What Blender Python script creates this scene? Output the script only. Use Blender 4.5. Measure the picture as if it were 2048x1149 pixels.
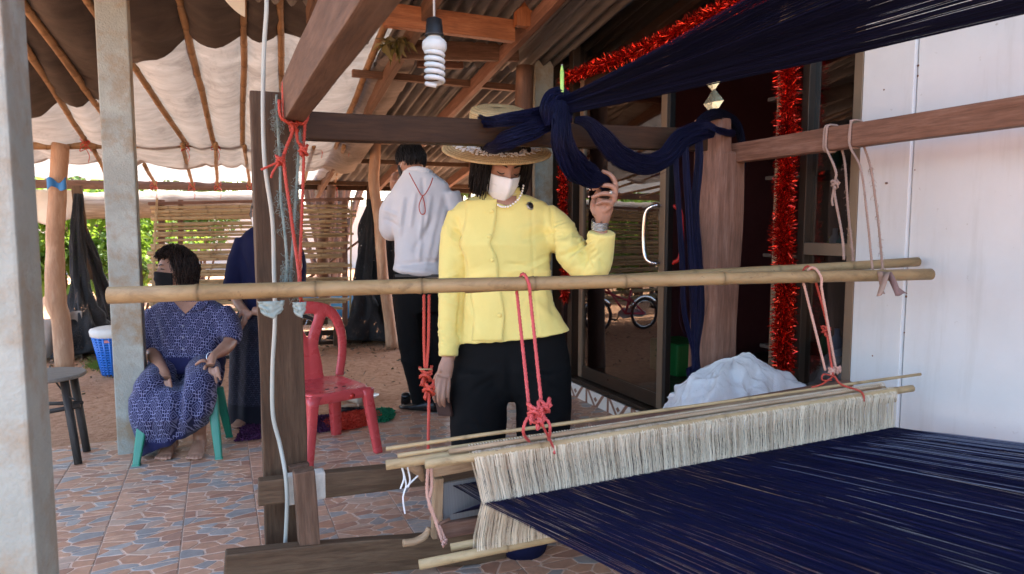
import bpy, bmesh, math, random
import numpy as np
from mathutils import Vector, Matrix, noise
from mathutils.bvhtree import BVHTree

scene = bpy.context.scene
for o in list(bpy.data.objects):
    bpy.data.objects.remove(o)
COL = scene.collection
R = math.radians
random.seed(7)

# ------------------------------------------------------------------ camera, sky, sun, exposure
CAM_H, FPX, PITCH, YAW = 1.25, 1340.0, R(5.0), R(23.57)
cam_d = bpy.data.cameras.new('camera')
cam_d.sensor_width = 36.0
cam_d.lens = FPX / 2048 * 36
cam_d.clip_start, cam_d.clip_end = 0.02, 600
cam_d.dof.use_dof = True
cam_d.dof.focus_distance = 2.9
cam_d.dof.aperture_fstop = 5.0
cam = bpy.data.objects.new('camera', cam_d)
cam.location = (0, 0, CAM_H)
cam.rotation_euler = (math.pi / 2 - PITCH, 0, -YAW)
COL.objects.link(cam)
scene.camera = cam

SUN_EL, SUN_AZ = R(58), R(28)          # azimuth measured from +Y towards +X
world = bpy.data.worlds.new('World')
scene.world = world
world.use_nodes = True
wn = world.node_tree.nodes
wn.clear()
sky = wn.new('ShaderNodeTexSky')
sky.sky_type = 'NISHITA'
sky.sun_disc = False
sky.sun_elevation = SUN_EL
sky.sun_rotation = SUN_AZ
sky.dust_density = 3.0
sky.air_density = 1.0
sky.ozone_density = 1.0
bg = wn.new('ShaderNodeBackground')
bg.inputs['Strength'].default_value = 0.15
wo = wn.new('ShaderNodeOutputWorld')
world.node_tree.links.new(sky.outputs[0], bg.inputs[0])
world.node_tree.links.new(bg.outputs[0], wo.inputs[0])
sun_d = bpy.data.lights.new('sun', 'SUN')
sun_d.energy = 2.6
sun_d.angle = R(0.53)
sun_d.color = (1.0, 0.95, 0.87)
sun = bpy.data.objects.new('sun', sun_d)
sd = Vector((math.cos(SUN_EL) * math.sin(SUN_AZ), math.cos(SUN_EL) * math.cos(SUN_AZ), math.sin(SUN_EL)))
sun.rotation_euler = (-sd).to_track_quat('-Z', 'Y').to_euler()
sun.location = (0, 0, 20)
COL.objects.link(sun)
vs = scene.view_settings
vs.view_transform = 'Standard'
vs.look = 'None'
vs.exposure = 3.12
vs.gamma = 1.0
scene.render.engine = 'CYCLES'
cy = scene.cycles
cy.use_denoising = True
cy.max_bounces = 10
cy.diffuse_bounces = 6
cy.glossy_bounces = 4
cy.transparent_max_bounces = 16
cy.transmission_bounces = 6
cy.caustics_reflective = False
cy.caustics_refractive = False
cy.sample_clamp_indirect = 8.0

# ------------------------------------------------------------------ geometry helpers
_fw = Vector((math.sin(YAW) * math.cos(PITCH), math.cos(YAW) * math.cos(PITCH), -math.sin(PITCH)))
_rt = Vector((math.cos(YAW), -math.sin(YAW), 0))
_up = _rt.cross(_fw)
CAM = Vector((0, 0, CAM_H))
FWH = Vector((math.sin(YAW), math.cos(YAW), 0))      # level view direction

def ray(x, y):
    return _fw + _rt * ((x - 1024) / FPX) + _up * ((574.5 - y) / FPX)

def W(x, y, D=None, X=None, Y=None, Z=None):
    """point of the place seen at a photo pixel, at a known depth D or on a known plane"""
    r = ray(x, y)
    if D is not None: t = D
    elif X is not None: t = X / r.x
    elif Y is not None: t = Y / r.y
    else: t = (Z - CAM_H) / r.z
    return CAM + r * t

def WP(x, y, n, d):
    r = ray(x, y); n = Vector(n)
    return CAM + r * ((d - n.dot(CAM)) / n.dot(r))

def proj(p):
    d = Vector(p) - CAM
    z = d.dot(_fw)
    return 1024 + FPX * d.dot(_rt) / z, 574.5 - FPX * d.dot(_up) / z

def tag(o, label=None, cat=None, group=None, kind=None):
    if label: o['label'] = label
    if cat: o['category'] = cat
    if group: o['group'] = group
    if kind: o['kind'] = kind
    return o

def par(o, p):
    if p is not None:
        o.parent = p
        o.matrix_parent_inverse = p.matrix_basis.inverted()
    return o

def thing(name, label, cat, loc=(0, 0, 0), group=None):
    o = bpy.data.objects.new(name, None)
    o.empty_display_size = 0.1
    o.location = loc
    COL.objects.link(o)
    return tag(o, label, cat, group)

def mesh(name, verts, faces, mat, parent=None, smooth=False, origin=None, mw=None):
    """verts in world space (or local if mw given)"""
    me = bpy.data.meshes.new(name)
    if mw is None:
        if origin is None:
            origin = sum((Vector(v) for v in verts), Vector()) / max(1, len(verts))
        origin = Vector(origin)
        me.from_pydata([tuple(Vector(v) - origin) for v in verts], [], faces)
        mw = Matrix.Translation(origin)
    else:
        me.from_pydata([tuple(v) for v in verts], [], faces)
    me.update()
    if smooth:
        me.polygons.foreach_set('use_smooth', [True] * len(me.polygons))
    mats = mat if isinstance(mat, (list, tuple)) else [mat]
    for m in mats:
        me.materials.append(m)
    o = bpy.data.objects.new(name, me)
    o.matrix_basis = mw
    COL.objects.link(o)
    return par(o, parent)

def frame_x(a, b, roll=0.0):
    a, b = Vector(a), Vector(b)
    x = (b - a).normalized()
    up = Vector((0, 0, 1)) if abs(x.z) < 0.95 else Vector((0, 1, 0))
    y = up.cross(x).normalized()
    z = x.cross(y)
    m = Matrix((x, y, z)).transposed().to_4x4()
    if roll:
        m = m @ Matrix.Rotation(roll, 4, 'X')
    m.translation = (a + b) / 2
    return m

def bar(name, a, b, w, h, mat, parent=None, bevel=0.004, roll=0.0, rough=0.0, segs=1, taper=1.0):
    """a squared timber from a to b, w across (level), h upright; grain along local X"""
    L = (Vector(b) - Vector(a)).length
    bm = bmesh.new()
    rings = []
    sd_ = random.random() * 100
    for i in range(segs + 1):
        t = i / segs
        k = 1 + (taper - 1) * t
        ring = []
        for (sy, sz) in ((-1, -1), (1, -1), (1, 1), (-1, 1)):
            j = Vector((0, 0, 0))
            if rough:
                j = noise.noise_vector(Vector((t * L * 4 + sd_, sy * 3, sz * 5))) * rough
            ring.append(bm.verts.new((-L / 2 + L * t, sy * w / 2 * k + j.y, sz * h / 2 * k + j.z)))
        rings.append(ring)
    for i in range(segs):
        for k in range(4):
            bm.faces.new((rings[i][k], rings[i][(k + 1) % 4], rings[i + 1][(k + 1) % 4], rings[i + 1][k]))
    bm.faces.new(rings[0][::-1]); bm.faces.new(rings[-1])
    bmesh.ops.recalc_face_normals(bm, faces=bm.faces)
    if bevel:
        es = [e for e in bm.edges if len(e.link_faces) == 2 and e.calc_face_angle(0) > 0.6]
        bmesh.ops.bevel(bm, geom=es, offset=bevel, segments=2, affect='EDGES', profile=0.6)
    me = bpy.data.meshes.new(name)
    bm.to_mesh(me); bm.free()
    me.materials.append(mat)
    o = bpy.data.objects.new(name, me)
    o.matrix_basis = frame_x(a, b, roll)
    COL.objects.link(o)
    return par(o, parent)

def box(name, lo, hi, mat, parent=None, bevel=0.003):
    lo, hi = Vector(lo), Vector(hi)
    c = (lo + hi) / 2; s = hi - lo
    ax = max(range(3), key=lambda i: s[i])
    e = Vector((0, 0, 0)); e[ax] = s[ax] / 2
    if ax == 0: return bar(name, c - e, c + e, s.y, s.z, mat, parent, bevel)
    if ax == 1: return bar(name, c - e, c + e, s.x, s.z, mat, parent, bevel)
    # upright: frame_x uses up=Y -> local y = Y x Z = X
    return bar(name, c - e, c + e, s.x, s.y, mat, parent, bevel)

def catmull(pts, n=8):
    pts = [Vector(p) for p in pts]
    if len(pts) < 3:
        return [pts[0].lerp(pts[-1], i / n) for i in range(n + 1)]
    out = []
    P = [pts[0] * 2 - pts[1]] + pts + [pts[-1] * 2 - pts[-2]]
    for i in range(1, len(P) - 2):
        p0, p1, p2, p3 = P[i - 1], P[i], P[i + 1], P[i + 2]
        for k in range(n):
            t = k / n
            out.append(0.5 * ((2 * p1) + (p2 - p0) * t + (2 * p0 - 5 * p1 + 4 * p2 - p3) * t * t + (3 * p1 - p0 - 3 * p2 + p3) * t ** 3))
    out.append(pts[-1])
    return out

def lerpl(vals, t):
    f = t * (len(vals) - 1)
    i = min(int(f), len(vals) - 2)
    return vals[i] + (vals[i + 1] - vals[i]) * (f - i)

def frames(pts, hint=None):
    n = len(pts)
    T = []
    for i in range(n):
        a = pts[max(0, i - 1)]; b = pts[min(n - 1, i + 1)]
        d = b - a
        T.append(d.normalized() if d.length > 1e-9 else Vector((0, 0, 1)))
    h = Vector(hint) if hint is not None else (Vector((0, 0, 1)) if abs(T[0].z) < 0.9 else Vector((1, 0, 0)))
    u = (h - T[0] * h.dot(T[0])).normalized()
    F = []
    for i in range(n):
        u = u - T[i] * u.dot(T[i])
        if u.length < 1e-6:
            u = T[i].orthogonal()
        u.normalize()
        F.append((u.copy(), T[i].cross(u).normalized()))
    return F

def tube_geo(pts, rad, n=8, flat=1.0, hint=None, cap=True, fr=None):
    """verts, faces of a swept tube; rad scalar/list; flat = second radius over first"""
    pts = [Vector(p) for p in pts]
    m = len(pts)
    F = fr or frames(pts, hint)
    V, Fa = [], []
    for i, p in enumerate(pts):
        t = i / max(1, m - 1)
        r = rad if isinstance(rad, (int, float)) else lerpl(rad, t)
        f = flat if isinstance(flat, (int, float)) else lerpl(flat, t)
        for k in range(n):
            a = 2 * math.pi * k / n
            V.append(p + F[i][0] * (math.cos(a) * r) + F[i][1] * (math.sin(a) * r * f))
    for i in range(m - 1):
        for k in range(n):
            Fa.append((i * n + k, i * n + (k + 1) % n, (i + 1) * n + (k + 1) % n, (i + 1) * n + k))
    if cap:
        Fa.append(tuple(range(n))[::-1])
        Fa.append(tuple((m - 1) * n + k for k in range(n)))
    return V, Fa

def merge(geos):
    V, Fa = [], []
    for v, f in geos:
        b = len(V)
        V.extend(v)
        Fa.extend(tuple(i + b for i in q) for q in f)
    return V, Fa

def tube(name, pts, rad, mat, parent=None, n=8, sub=0, flat=1.0, hint=None, smooth=True, local=False):
    if sub:
        pts = catmull(pts, sub)
    v, f = tube_geo(pts, rad, n, flat, hint)
    if local:
        mw = frame_x(pts[0], pts[-1]); inv = mw.inverted()
        return mesh(name, [inv @ Vector(p) for p in v], f, mat, parent, smooth, mw=mw)
    return mesh(name, v, f, mat, parent, smooth)

def bamboo(name, a, b, r0, r1, mat, parent=None, gap=0.3, n=12, bend=0.0, wob=0.004):
    a, b = Vector(a), Vector(b)
    L = (b - a).length
    st = [0.0]
    x = gap * random.uniform(0.4, 0.8)
    nodes_ = []
    while x < L - 0.03:
        nodes_.append(x); x += gap * random.uniform(0.85, 1.2)
    prof = [(0, 1)]
    for q in nodes_:
        prof += [(q - 0.016, 0.985), (q - 0.006, 1.07), (q - 0.001, 1.10), (q + 0.002, 0.97), (q + 0.006, 1.06), (q + 0.018, 0.99)]
    prof += [(L, 1)]
    prof.sort()
    mw = frame_x(a, b)
    pts, rad, nodev = [], [], []
    s0 = random.random() * 50
    for (q, k) in prof:
        nodev += [max(0.0, 1 - min([abs(q - z) for z in nodes_] + [1]) / .012)] * n
        t = q / L
        w = noise.noise_vector(Vector((q * 1.5 + s0, 0, 0))) * wob
        pts.append(Vector((q - L / 2, w.y + bend * 0, w.z - bend * math.sin(math.pi * t))))
        rad.append((r0 + (r1 - r0) * t) * k)
    V, Fa = [], []
    for i, p in enumerate(pts):
        for k in range(n):
            an = 2 * math.pi * k / n
            V.append(p + Vector((0, math.cos(an) * rad[i], math.sin(an) * rad[i])))
    m = len(pts)
    for i in range(m - 1):
        for k in range(n):
            Fa.append((i * n + k, i * n + (k + 1) % n, (i + 1) * n + (k + 1) % n, (i + 1) * n + k))
    Fa.append(tuple(range(n))[::-1]); Fa.append(tuple((m - 1) * n + k for k in range(n)))
    o = mesh(name, V, Fa, mat, parent, True, mw=mw)
    at = o.data.attributes.new('node', 'FLOAT', 'POINT')
    at.data.foreach_set('value', nodev)
    return o

def rope_geo(pts, r, sub=6, pitch=7.0, strands=3, n=5):
    P = catmull(pts, sub) if sub else [Vector(p) for p in pts]
    # resample evenly
    d = [0.0]
    for i in range(1, len(P)):
        d.append(d[-1] + (P[i] - P[i - 1]).length)
    L = d[-1]
    m = max(4, min(260, int(L / (r * 1.5))))
    Q, j = [], 0
    for i in range(m + 1):
        s = L * i / m
        while j < len(d) - 2 and d[j + 1] < s: j += 1
        t = (s - d[j]) / max(1e-9, d[j + 1] - d[j])
        Q.append(P[j].lerp(P[j + 1], t))
    F = frames(Q)
    geos = []
    for k in range(strands):
        S = []
        for i, p in enumerate(Q):
            a = 2 * math.pi * k / strands + (L * i / m) / (r * pitch) * 2 * math.pi
            S.append(p + F[i][0] * math.cos(a) * r * 0.52 + F[i][1] * math.sin(a) * r * 0.52)
        geos.append(tube_geo(S, r * 0.56, n))
    return merge(geos)

def rope(name, pts, r, mat, parent=None, sub=6, **kw):
    v, f = rope_geo(pts, r, sub, **kw)
    return mesh(name, v, f, mat, parent, True)

def knot_geo(c, s, r, turns=3, seed=0):
    rnd = random.Random(seed)
    c = Vector(c)
    pts = []
    for i in range(turns * 7 + 1):
        a = i / 7 * 2 * math.pi
        pts.append(c + Vector((math.cos(a) * s * rnd.uniform(.6, 1), math.sin(a * 1.31 + .7) * s * rnd.uniform(.5, .9), (i / (turns * 7) - .5) * s * 2.2 + math.sin(a * 1.7) * s * .5)))
    return rope_geo(pts, r, 4)

def lathe_geo(prof, n=24, cap=True):
    V, Fa = [], []
    for (r, z) in prof:
        for k in range(n):
            a = 2 * math.pi * k / n
            V.append(Vector((r * math.cos(a), r * math.sin(a), z)))
    for i in range(len(prof) - 1):
        for k in range(n):
            Fa.append((i * n + k, i * n + (k + 1) % n, (i + 1) * n + (k + 1) % n, (i + 1) * n + k))
    if cap:
        Fa.append(tuple(range(n))[::-1]); Fa.append(tuple((len(prof) - 1) * n + k for k in range(n)))
    return V, Fa

def lathe(name, prof, mat, parent=None, mw=None, n=24, cap=True, smooth=True):
    v, f = lathe_geo(prof, n, cap)
    return mesh(name, v, f, mat, parent, smooth, mw=mw or Matrix())

def axis_frame(loc, z, x=None):
    z = Vector(z).normalized()
    x = Vector(x) if x is not None else z.orthogonal()
    x = (x - z * x.dot(z)).normalized()
    y = z.cross(x)
    m = Matrix((x, y, z)).transposed().to_4x4()
    m.translation = Vector(loc)
    return m

def grid_geo(nu, nv, fn):
    V = [Vector(fn(i / nu, j / nv)) for j in range(nv + 1) for i in range(nu + 1)]
    Fa = [(j * (nu + 1) + i, j * (nu + 1) + i + 1, (j + 1) * (nu + 1) + i + 1, (j + 1) * (nu + 1) + i) for j in range(nv) for i in range(nu)]
    return V, Fa

def solidify(o, t):
    m = o.modifiers.new('thickness', 'SOLIDIFY')
    m.thickness = t; m.offset = 0
    return o

def ribbons(name, paths, width, mat, parent=None, n=3, smooth=False, widths=None, attr=None):
    """many thin n-sided threads joined in one mesh; paths = arrays of points (same count)"""
    P = np.array([[tuple(p) for p in q] for q in paths], float)
    N, m, _ = P.shape
    T = np.zeros_like(P)
    T[:, 1:-1] = P[:, 2:] - P[:, :-2]
    T[:, 0] = P[:, 1] - P[:, 0]; T[:, -1] = P[:, -1] - P[:, -2]
    T /= np.maximum(1e-9, np.linalg.norm(T, axis=2, keepdims=True))
    h = np.array([0.31, 0.2, 0.93])
    h = np.broadcast_to(h, T.shape)
    U = np.cross(T, h); U /= np.maximum(1e-9, np.linalg.norm(U, axis=2, keepdims=True))
    Vv = np.cross(T, U)
    wd = np.full(N, width) if widths is None else np.array(widths)
    wd = wd[:, None, None] * 0.5
    verts = np.zeros((N, m, n, 3))
    for k in range(n):
        a = 2 * math.pi * k / n
        verts[:, :, k] = P + (U * math.cos(a) + Vv * math.sin(a)) * wd
    idx = np.arange(N * m * n).reshape(N, m, n)
    fs = []
    for k in range(n):
        k2 = (k + 1) % n
        q = np.stack([idx[:, :-1, k], idx[:, :-1, k2], idx[:, 1:, k2], idx[:, 1:, k]], -1)
        fs.append(q.reshape(-1, 4))
    fs = np.concatenate(fs)
    me = bpy.data.meshes.new(name)
    vv = verts.reshape(-1, 3)
    c = vv.mean(0)
    me.vertices.add(len(vv)); me.vertices.foreach_set('co', (vv - c).ravel())
    me.loops.add(len(fs) * 4); me.loops.foreach_set('vertex_index', fs.ravel())
    me.polygons.add(len(fs)); me.polygons.foreach_set('loop_start', np.arange(len(fs)) * 4)
    if smooth: me.polygons.foreach_set('use_smooth', [True] * len(fs))
    if attr is not None:
        at = me.attributes.new('var', 'FLOAT', 'POINT')
        at.data.foreach_set('value', np.repeat(np.array(attr), m * n))
    me.update(calc_edges=True)
    me.materials.append(mat)
    o = bpy.data.objects.new(name, me)
    o.location = c
    COL.objects.link(o)
    return par(o, parent)

def set_attr(o, name, vals):
    at = o.data.attributes.new(name, 'FLOAT', 'POINT')
    at.data.foreach_set('value', list(vals))

# ------------------------------------------------------------------ material helpers
class NT:
    def __init__(s, name):
        s.m = bpy.data.materials.new(name)
        s.m.use_nodes = True
        s.t = s.m.node_tree
        s.t.nodes.clear()
        s.out = s.t.nodes.new('ShaderNodeOutputMaterial')
    def n(s, ty, **kw):
        nd = s.t.nodes.new('ShaderNode' + ty)
        for k, v in kw.items():
            setattr(nd, k, v)
        return nd
    def put(s, sock, v):
        if isinstance(v, bpy.types.NodeSocket): s.t.links.new(v, sock)
        else: sock.default_value = v
    def math(s, op, a, b=0.0, c=None, clamp=False):
        nd = s.n('Math', operation=op, use_clamp=clamp)
        s.put(nd.inputs[0], a); s.put(nd.inputs[1], b)
        if c is not None: s.put(nd.inputs[2], c)
        return nd.outputs[0]
    def mix(s, f, a, b, blend='MIX'):
        nd = s.n('MixRGB', blend_type=blend)
        s.put(nd.inputs[0], f); s.put(nd.inputs[1], a); s.put(nd.inputs[2], b)
        return nd.outputs[0]
    def ramp(s, f, stops):
        nd = s.n('ValToRGB')
        e = nd.color_ramp.elements
        while len(e) < len(stops): e.new(0.5)
        for el, (p, c) in zip(e, stops):
            el.position = p
            el.color = c if len(c) == 4 else (*c, 1)
        s.put(nd.inputs[0], f)
        return nd.outputs[0]
    def coords(s, stretch=(1, 1, 1), rnd=True, kind='Object'):
        tc = s.n('TexCoord')
        mp = s.n('Mapping')
        s.put(mp.inputs['Vector'], tc.outputs[kind])
        mp.inputs['Scale'].default_value = stretch
        if rnd:
            oi = s.n('ObjectInfo')
            cx = s.n('CombineXYZ')
            r = s.math('MULTIPLY', oi.outputs['Random'], 37.0)
            for i in range(3): s.put(cx.inputs[i], r)
            s.put(mp.inputs['Location'], cx.outputs[0])
        return mp.outputs[0]
    def noise(s, vec, scale, detail=4, rough=0.55, dist=0.0):
        nd = s.n('TexNoise')
        s.put(nd.inputs['Vector'], vec)
        nd.inputs['Scale'].default_value = scale
        nd.inputs['Detail'].default_value = detail
        nd.inputs['Roughness'].default_value = rough
        nd.inputs['Distortion'].default_value = dist
        return nd.outputs['Fac']
    def bump(s, h, strength, dist=0.01, normal=None):
        nd = s.n('Bump')
        nd.inputs['Strength'].default_value = strength
        nd.inputs['Distance'].default_value = dist
        s.put(nd.inputs['Height'], h)
        if normal is not None: s.put(nd.inputs['Normal'], normal)
        return nd.outputs[0]
    def bsdf(s, col, rough=0.6, metal=0.0, spec=0.5, normal=None, **kw):
        b = s.n('BsdfPrincipled')
        s.put(b.inputs['Base Color'], (*col, 1) if isinstance(col, tuple) and len(col) == 3 else col)
        s.put(b.inputs['Roughness'], rough)
        b.inputs['Metallic'].default_value = metal
        b.inputs['Specular IOR Level'].default_value = spec
        if normal is not None: s.put(b.inputs['Normal'], normal)
        for k, v in kw.items():
            s.put(b.inputs[k.replace('_', ' ')], v)
        return b.outputs[0]
    def done(s, sh):
        s.t.links.new(sh, s.out.inputs['Surface'])
        return s.m
    def mixs(s, f, a, b):
        nd = s.n('MixShader')
        s.put(nd.inputs[0], f); s.t.links.new(a, nd.inputs[1]); s.t.links.new(b, nd.inputs[2])
        return nd.outputs[0]

def c4(c): return (*c, 1)

def mat(name, a, b=None, rough=0.6, scale=6, bump=0.15, bscale=80, stretch=(1, 1, 1), metal=0.0, spec=0.4, trans=0.0, c=None, dirt=None, **kw):
    """general surface: two or three tones by noise, fine relief, optional translucency"""
    t = NT(name)
    vec = t.coords(stretch)
    b = b or tuple(x * 0.8 for x in a)
    f = t.noise(vec, scale, 5, 0.6)
    stops = [(0.3, c4(a)), (0.7, c4(b))]
    if c: stops = [(0.25, c4(a)), (0.5, c4(b)), (0.72, c4(c))]
    col = t.ramp(f, stops)
    if dirt:
        d = t.noise(t.coords((1, 1, 1)), dirt[1], 6, 0.7)
        col = t.mix(t.ramp(d, [(dirt[2], (0, 0, 0)), (dirt[2] + 0.18, (1, 1, 1))]), col, c4(dirt[0]))
    nm = t.bump(t.noise(vec, bscale, 4, 0.6), bump, 0.01) if bump else None
    rg = t.math('ADD', t.math('MULTIPLY', t.noise(vec, scale * 2, 3), 0.25), rough - 0.12, clamp=True)
    sh = t.bsdf(col, rg, metal, spec, nm, **kw)
    if trans:
        tr = t.n('BsdfTranslucent')
        t.put(tr.inputs['Color'], col)
        if nm is not None: t.put(tr.inputs['Normal'], nm)
        sh = t.mixs(trans, sh, tr.outputs[0])
    return t.done(sh)

def wood(name, a, b, c, rough=0.62, grain=1.0, bump=0.35):
    """weathered timber with grain along local X, cracks and stains"""
    t = NT(name)
    v1 = t.coords((0.09, 1, 1)); v2 = t.coords((1, 1, 1))
    g = t.noise(v1, 42 * grain, 6, 0.65, 0.3)
    g2 = t.noise(v1, 140 * grain, 4, 0.6)
    st = t.noise(v2, 5, 5, 0.6)
    col = t.ramp(g, [(0.28, c4(a)), (0.5, c4(b)), (0.72, c4(c))])
    col = t.mix(t.math('MULTIPLY', t.ramp(g2, [(0.35, (1, 1, 1)), (0.55, (0, 0, 0))]), 0.35), col, c4(tuple(x * 0.45 for x in a)))
    col = t.mix(t.ramp(st, [(0.35, (0, 0, 0)), (0.75, (0.6, 0.6, 0.6))]), col, c4(tuple(x * 0.55 for x in b)))
    nm = t.bump(t.math('ADD', t.math('MULTIPLY', g2, 0.6), g), bump, 0.006)
    rg = t.math('ADD', t.math('MULTIPLY', g, 0.3), rough - 0.15)
    return t.done(t.bsdf(col, rg, 0, 0.2, nm))

def bamboo_mat(name, a, b, c):
    t = NT(name)
    v1 = t.coords((0.06, 1, 1)); v2 = t.coords((0.6, 1, 1))
    g = t.noise(v1, 90, 4, 0.6)
    s = t.noise(v2, 7, 5, 0.65)
    col = t.mix(t.math('MULTIPLY', g, 0.5), t.ramp(s, [(0.3, c4(a)), (0.52, c4(b)), (0.75, c4(c))]), c4(tuple(x * 0.75 for x in b)))
    sp = t.noise(t.coords((1, 1, 1)), 45, 3, 0.7)
    col = t.mix(t.ramp(sp, [(0.66, (0, 0, 0)), (0.74, (0.7, 0.7, 0.7))]), col, (0.10, 0.06, 0.035, 1))
    nd = t.n('Attribute', attribute_name='node').outputs['Fac']
    blot = t.noise(t.coords((0.35, 1, 1)), 16, 5, 0.7, 0.8)
    col = t.mix(t.ramp(blot, [(.50, (0, 0, 0)), (.66, (.55, .55, .55))]), col, c4(tuple(x * 0.5 for x in a)))
    col = t.mix(t.math('MULTIPLY', nd, .6), col, c4(tuple(x * 0.45 for x in a)))
    nm = t.bump(g, 0.2, 0.004)
    return t.done(t.bsdf(col, 0.5, 0, 0.3, nm))

def leaf_mat(name, a, b, trans=0.45):
    t = NT(name)
    at = t.n('Attribute', attribute_name='var')
    col = t.mix(at.outputs['Fac'], c4(a), c4(b))
    sh = t.bsdf(col, 0.45, 0, 0.4)
    tr = t.n('BsdfTranslucent')
    t.put(tr.inputs['Color'], t.mix(0.4, col, (0.30, 0.38, 0.03, 1)))
    return t.done(t.mixs(trans, sh, tr.outputs[0]))

def thread_mat(name, a, b, rough=0.75, sheen=0.0, trans=0.0):
    t = NT(name)
    at = t.n('Attribute', attribute_name='var')
    col = t.mix(at.outputs['Fac'], c4(a), c4(b))
    sh = t.bsdf(col, rough, 0, 0.12)
    if trans:
        tr = t.n('BsdfTranslucent'); t.put(tr.inputs['Color'], col)
        sh = t.mixs(trans, sh, tr.outputs[0])
    return t.done(sh)

M = {}
M['wood_dark'] = wood('dark_weathered_timber', (0.024, 0.011, 0.0055), (0.046, 0.022, 0.0105), (0.070, 0.037, 0.019))
M['wood_post'] = wood('grey_brown_post_timber', (0.046, 0.024, 0.013), (0.086, 0.048, 0.027), (0.128, 0.078, 0.047))
M['wood_mid'] = wood('brown_timber', (0.085, 0.045, 0.027), (0.15, 0.082, 0.051), (0.22, 0.13, 0.086))
M['wood_red'] = wood('reddish_timber', (0.12, 0.058, 0.036), (0.205, 0.105, 0.07), (0.29, 0.165, 0.118))
M['wood_grey'] = wood('grey_brown_timber', (0.068, 0.037, 0.020), (0.118, 0.069, 0.039), (0.168, 0.108, 0.065))
M['wood_light'] = wood('pale_timber', (0.26, 0.16, 0.085), (0.40, 0.26, 0.15), (0.50, 0.35, 0.22))
M['wood_orange'] = wood('orange_stained_timber', (0.20, 0.068, 0.025), (0.30, 0.108, 0.042), (0.37, 0.155, 0.07), 0.5)
M['trunk'] = mat('debarked_trunk', (0.46, 0.27, 0.15), (0.32, 0.175, 0.095), 0.6, 9, 0.5, 60, (1, 1, 0.25), c=(0.56, 0.37, 0.23))
M['trunk_dark'] = mat('dark_trunk', (0.16, 0.075, 0.042), (0.10, 0.05, 0.03), 0.65, 9, 0.5, 60, (1, 1, 0.25), c=(0.22, 0.12, 0.075))
M['bamboo'] = bamboo_mat('dry_bamboo', (0.24, 0.145, 0.062), (0.34, 0.22, 0.10), (0.41, 0.285, 0.14))
M['bamboo_pale'] = bamboo_mat('pale_bamboo', (0.31, 0.20, 0.095), (0.43, 0.30, 0.15), (0.50, 0.37, 0.21))
M['bamboo_brown'] = bamboo_mat('browned_bamboo', (0.17, 0.085, 0.036), (0.28, 0.155, 0.067), (0.37, 0.22, 0.105))
M['concrete'] = mat('stained_concrete', (0.355, 0.365, 0.315), (0.29, 0.295, 0.25), 0.85, 4, 0.4, 90, c=(0.40, 0.41, 0.355), dirt=((0.27, 0.20, 0.125), 5, 0.47))
M['red_rope'] = mat('red_nylon_rope', (0.46, 0.055, 0.03), (0.38, 0.045, 0.025), 0.5, 30, 0.1, 300)
M['pink_rope'] = mat('coral_pink_rope', (0.58, 0.085, 0.08), (0.48, 0.065, 0.06), 0.5, 30, 0.1, 300)
M['faded_rope'] = mat('faded_pink_rope', (0.62, 0.36, 0.28), (0.52, 0.28, 0.21), 0.7, 30, 0.2, 300)
M['brown_rope'] = mat('frayed_brown_rope', (0.26, 0.18, 0.14), (0.36, 0.24, 0.19), 0.85, 25, 0.3, 200)
M['teal_rope'] = mat('frayed_teal_rope', (0.15, 0.19, 0.165), (0.24, 0.27, 0.235), 0.85, 25, 0.3, 200)
M['cable'] = mat('white_cable', (0.40, 0.41, 0.36), (0.34, 0.35, 0.31), 0.35, 5, 0.0)
def plaster_mat():
    t = NT('white_painted_board')
    tc = t.n('TexCoord'); geo = t.n('NewGeometry')
    mp = t.n('Mapping'); t.put(mp.inputs['Vector'], geo.outputs['Position']); mp.inputs['Scale'].default_value = (1, 1, .10)
    n0 = t.noise(geo.outputs['Position'], 2.2, 6, .65); st = t.noise(mp.outputs[0], 9, 6, .7); sp = t.noise(geo.outputs['Position'], 26, 4, .7)
    col = t.ramp(n0, [(.3, (.655, .65, .635, 1)), (.7, (.585, .58, .565, 1))])
    col = t.mix(t.ramp(st, [(.52, (0, 0, 0)), (.74, (.5, .5, .5))]), col, (.46, .44, .40, 1))
    col = t.mix(t.ramp(sp, [(.68, (0, 0, 0)), (.74, (.8, .8, .8))]), col, (.40, .36, .31, 1))
    return t.done(t.bsdf(col, .5, 0, .3, t.bump(t.noise(geo.outputs['Position'], 140, 4, .6), .12, .004)))
M['plaster'] = plaster_mat()
M['bronze'] = mat('bronze_aluminium', (0.055, 0.038, 0.028), (0.045, 0.032, 0.024), 0.32, 5, 0.02, 60, metal=0.6)
M['bronze_light'] = mat('tan_aluminium', (0.20, 0.145, 0.10), (0.17, 0.125, 0.085), 0.34, 5, 0.02, 60, metal=0.4)
M['chrome'] = mat('polished_steel', (0.75, 0.74, 0.72), (0.7, 0.69, 0.67), 0.16, 5, 0.0, metal=1.0)
M['black'] = mat('black_plastic', (0.008, 0.008, 0.0085), (0.01, 0.01, 0.01), 0.45, 8, 0.05, 90)
# ------------------------------------------------------------------ ground and tiled floor
def soil():
    t = NT('red_earth')
    v = t.coords((1, 1, 1), rnd=False)
    a = t.noise(v, 1.3, 5, 0.6); b = t.noise(v, 22, 6, 0.7)
    col = t.ramp(b, [(0.3, (0.30, 0.145, 0.08, 1)), (0.5, (0.50, 0.27, 0.155, 1)), (0.7, (0.60, 0.36, 0.225, 1))])
    col = t.mix(t.ramp(a, [(0.45, (0, 0, 0)), (0.7, (0.5, 0.5, 0.5))]), col, (0.32, 0.17, 0.10, 1))
    nm = t.bump(t.math('ADD', t.noise(v, 60, 6, 0.75), b), 0.7, 0.025)
    return t.done(t.bsdf(col, 0.95, 0, 0.1, nm))

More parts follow.
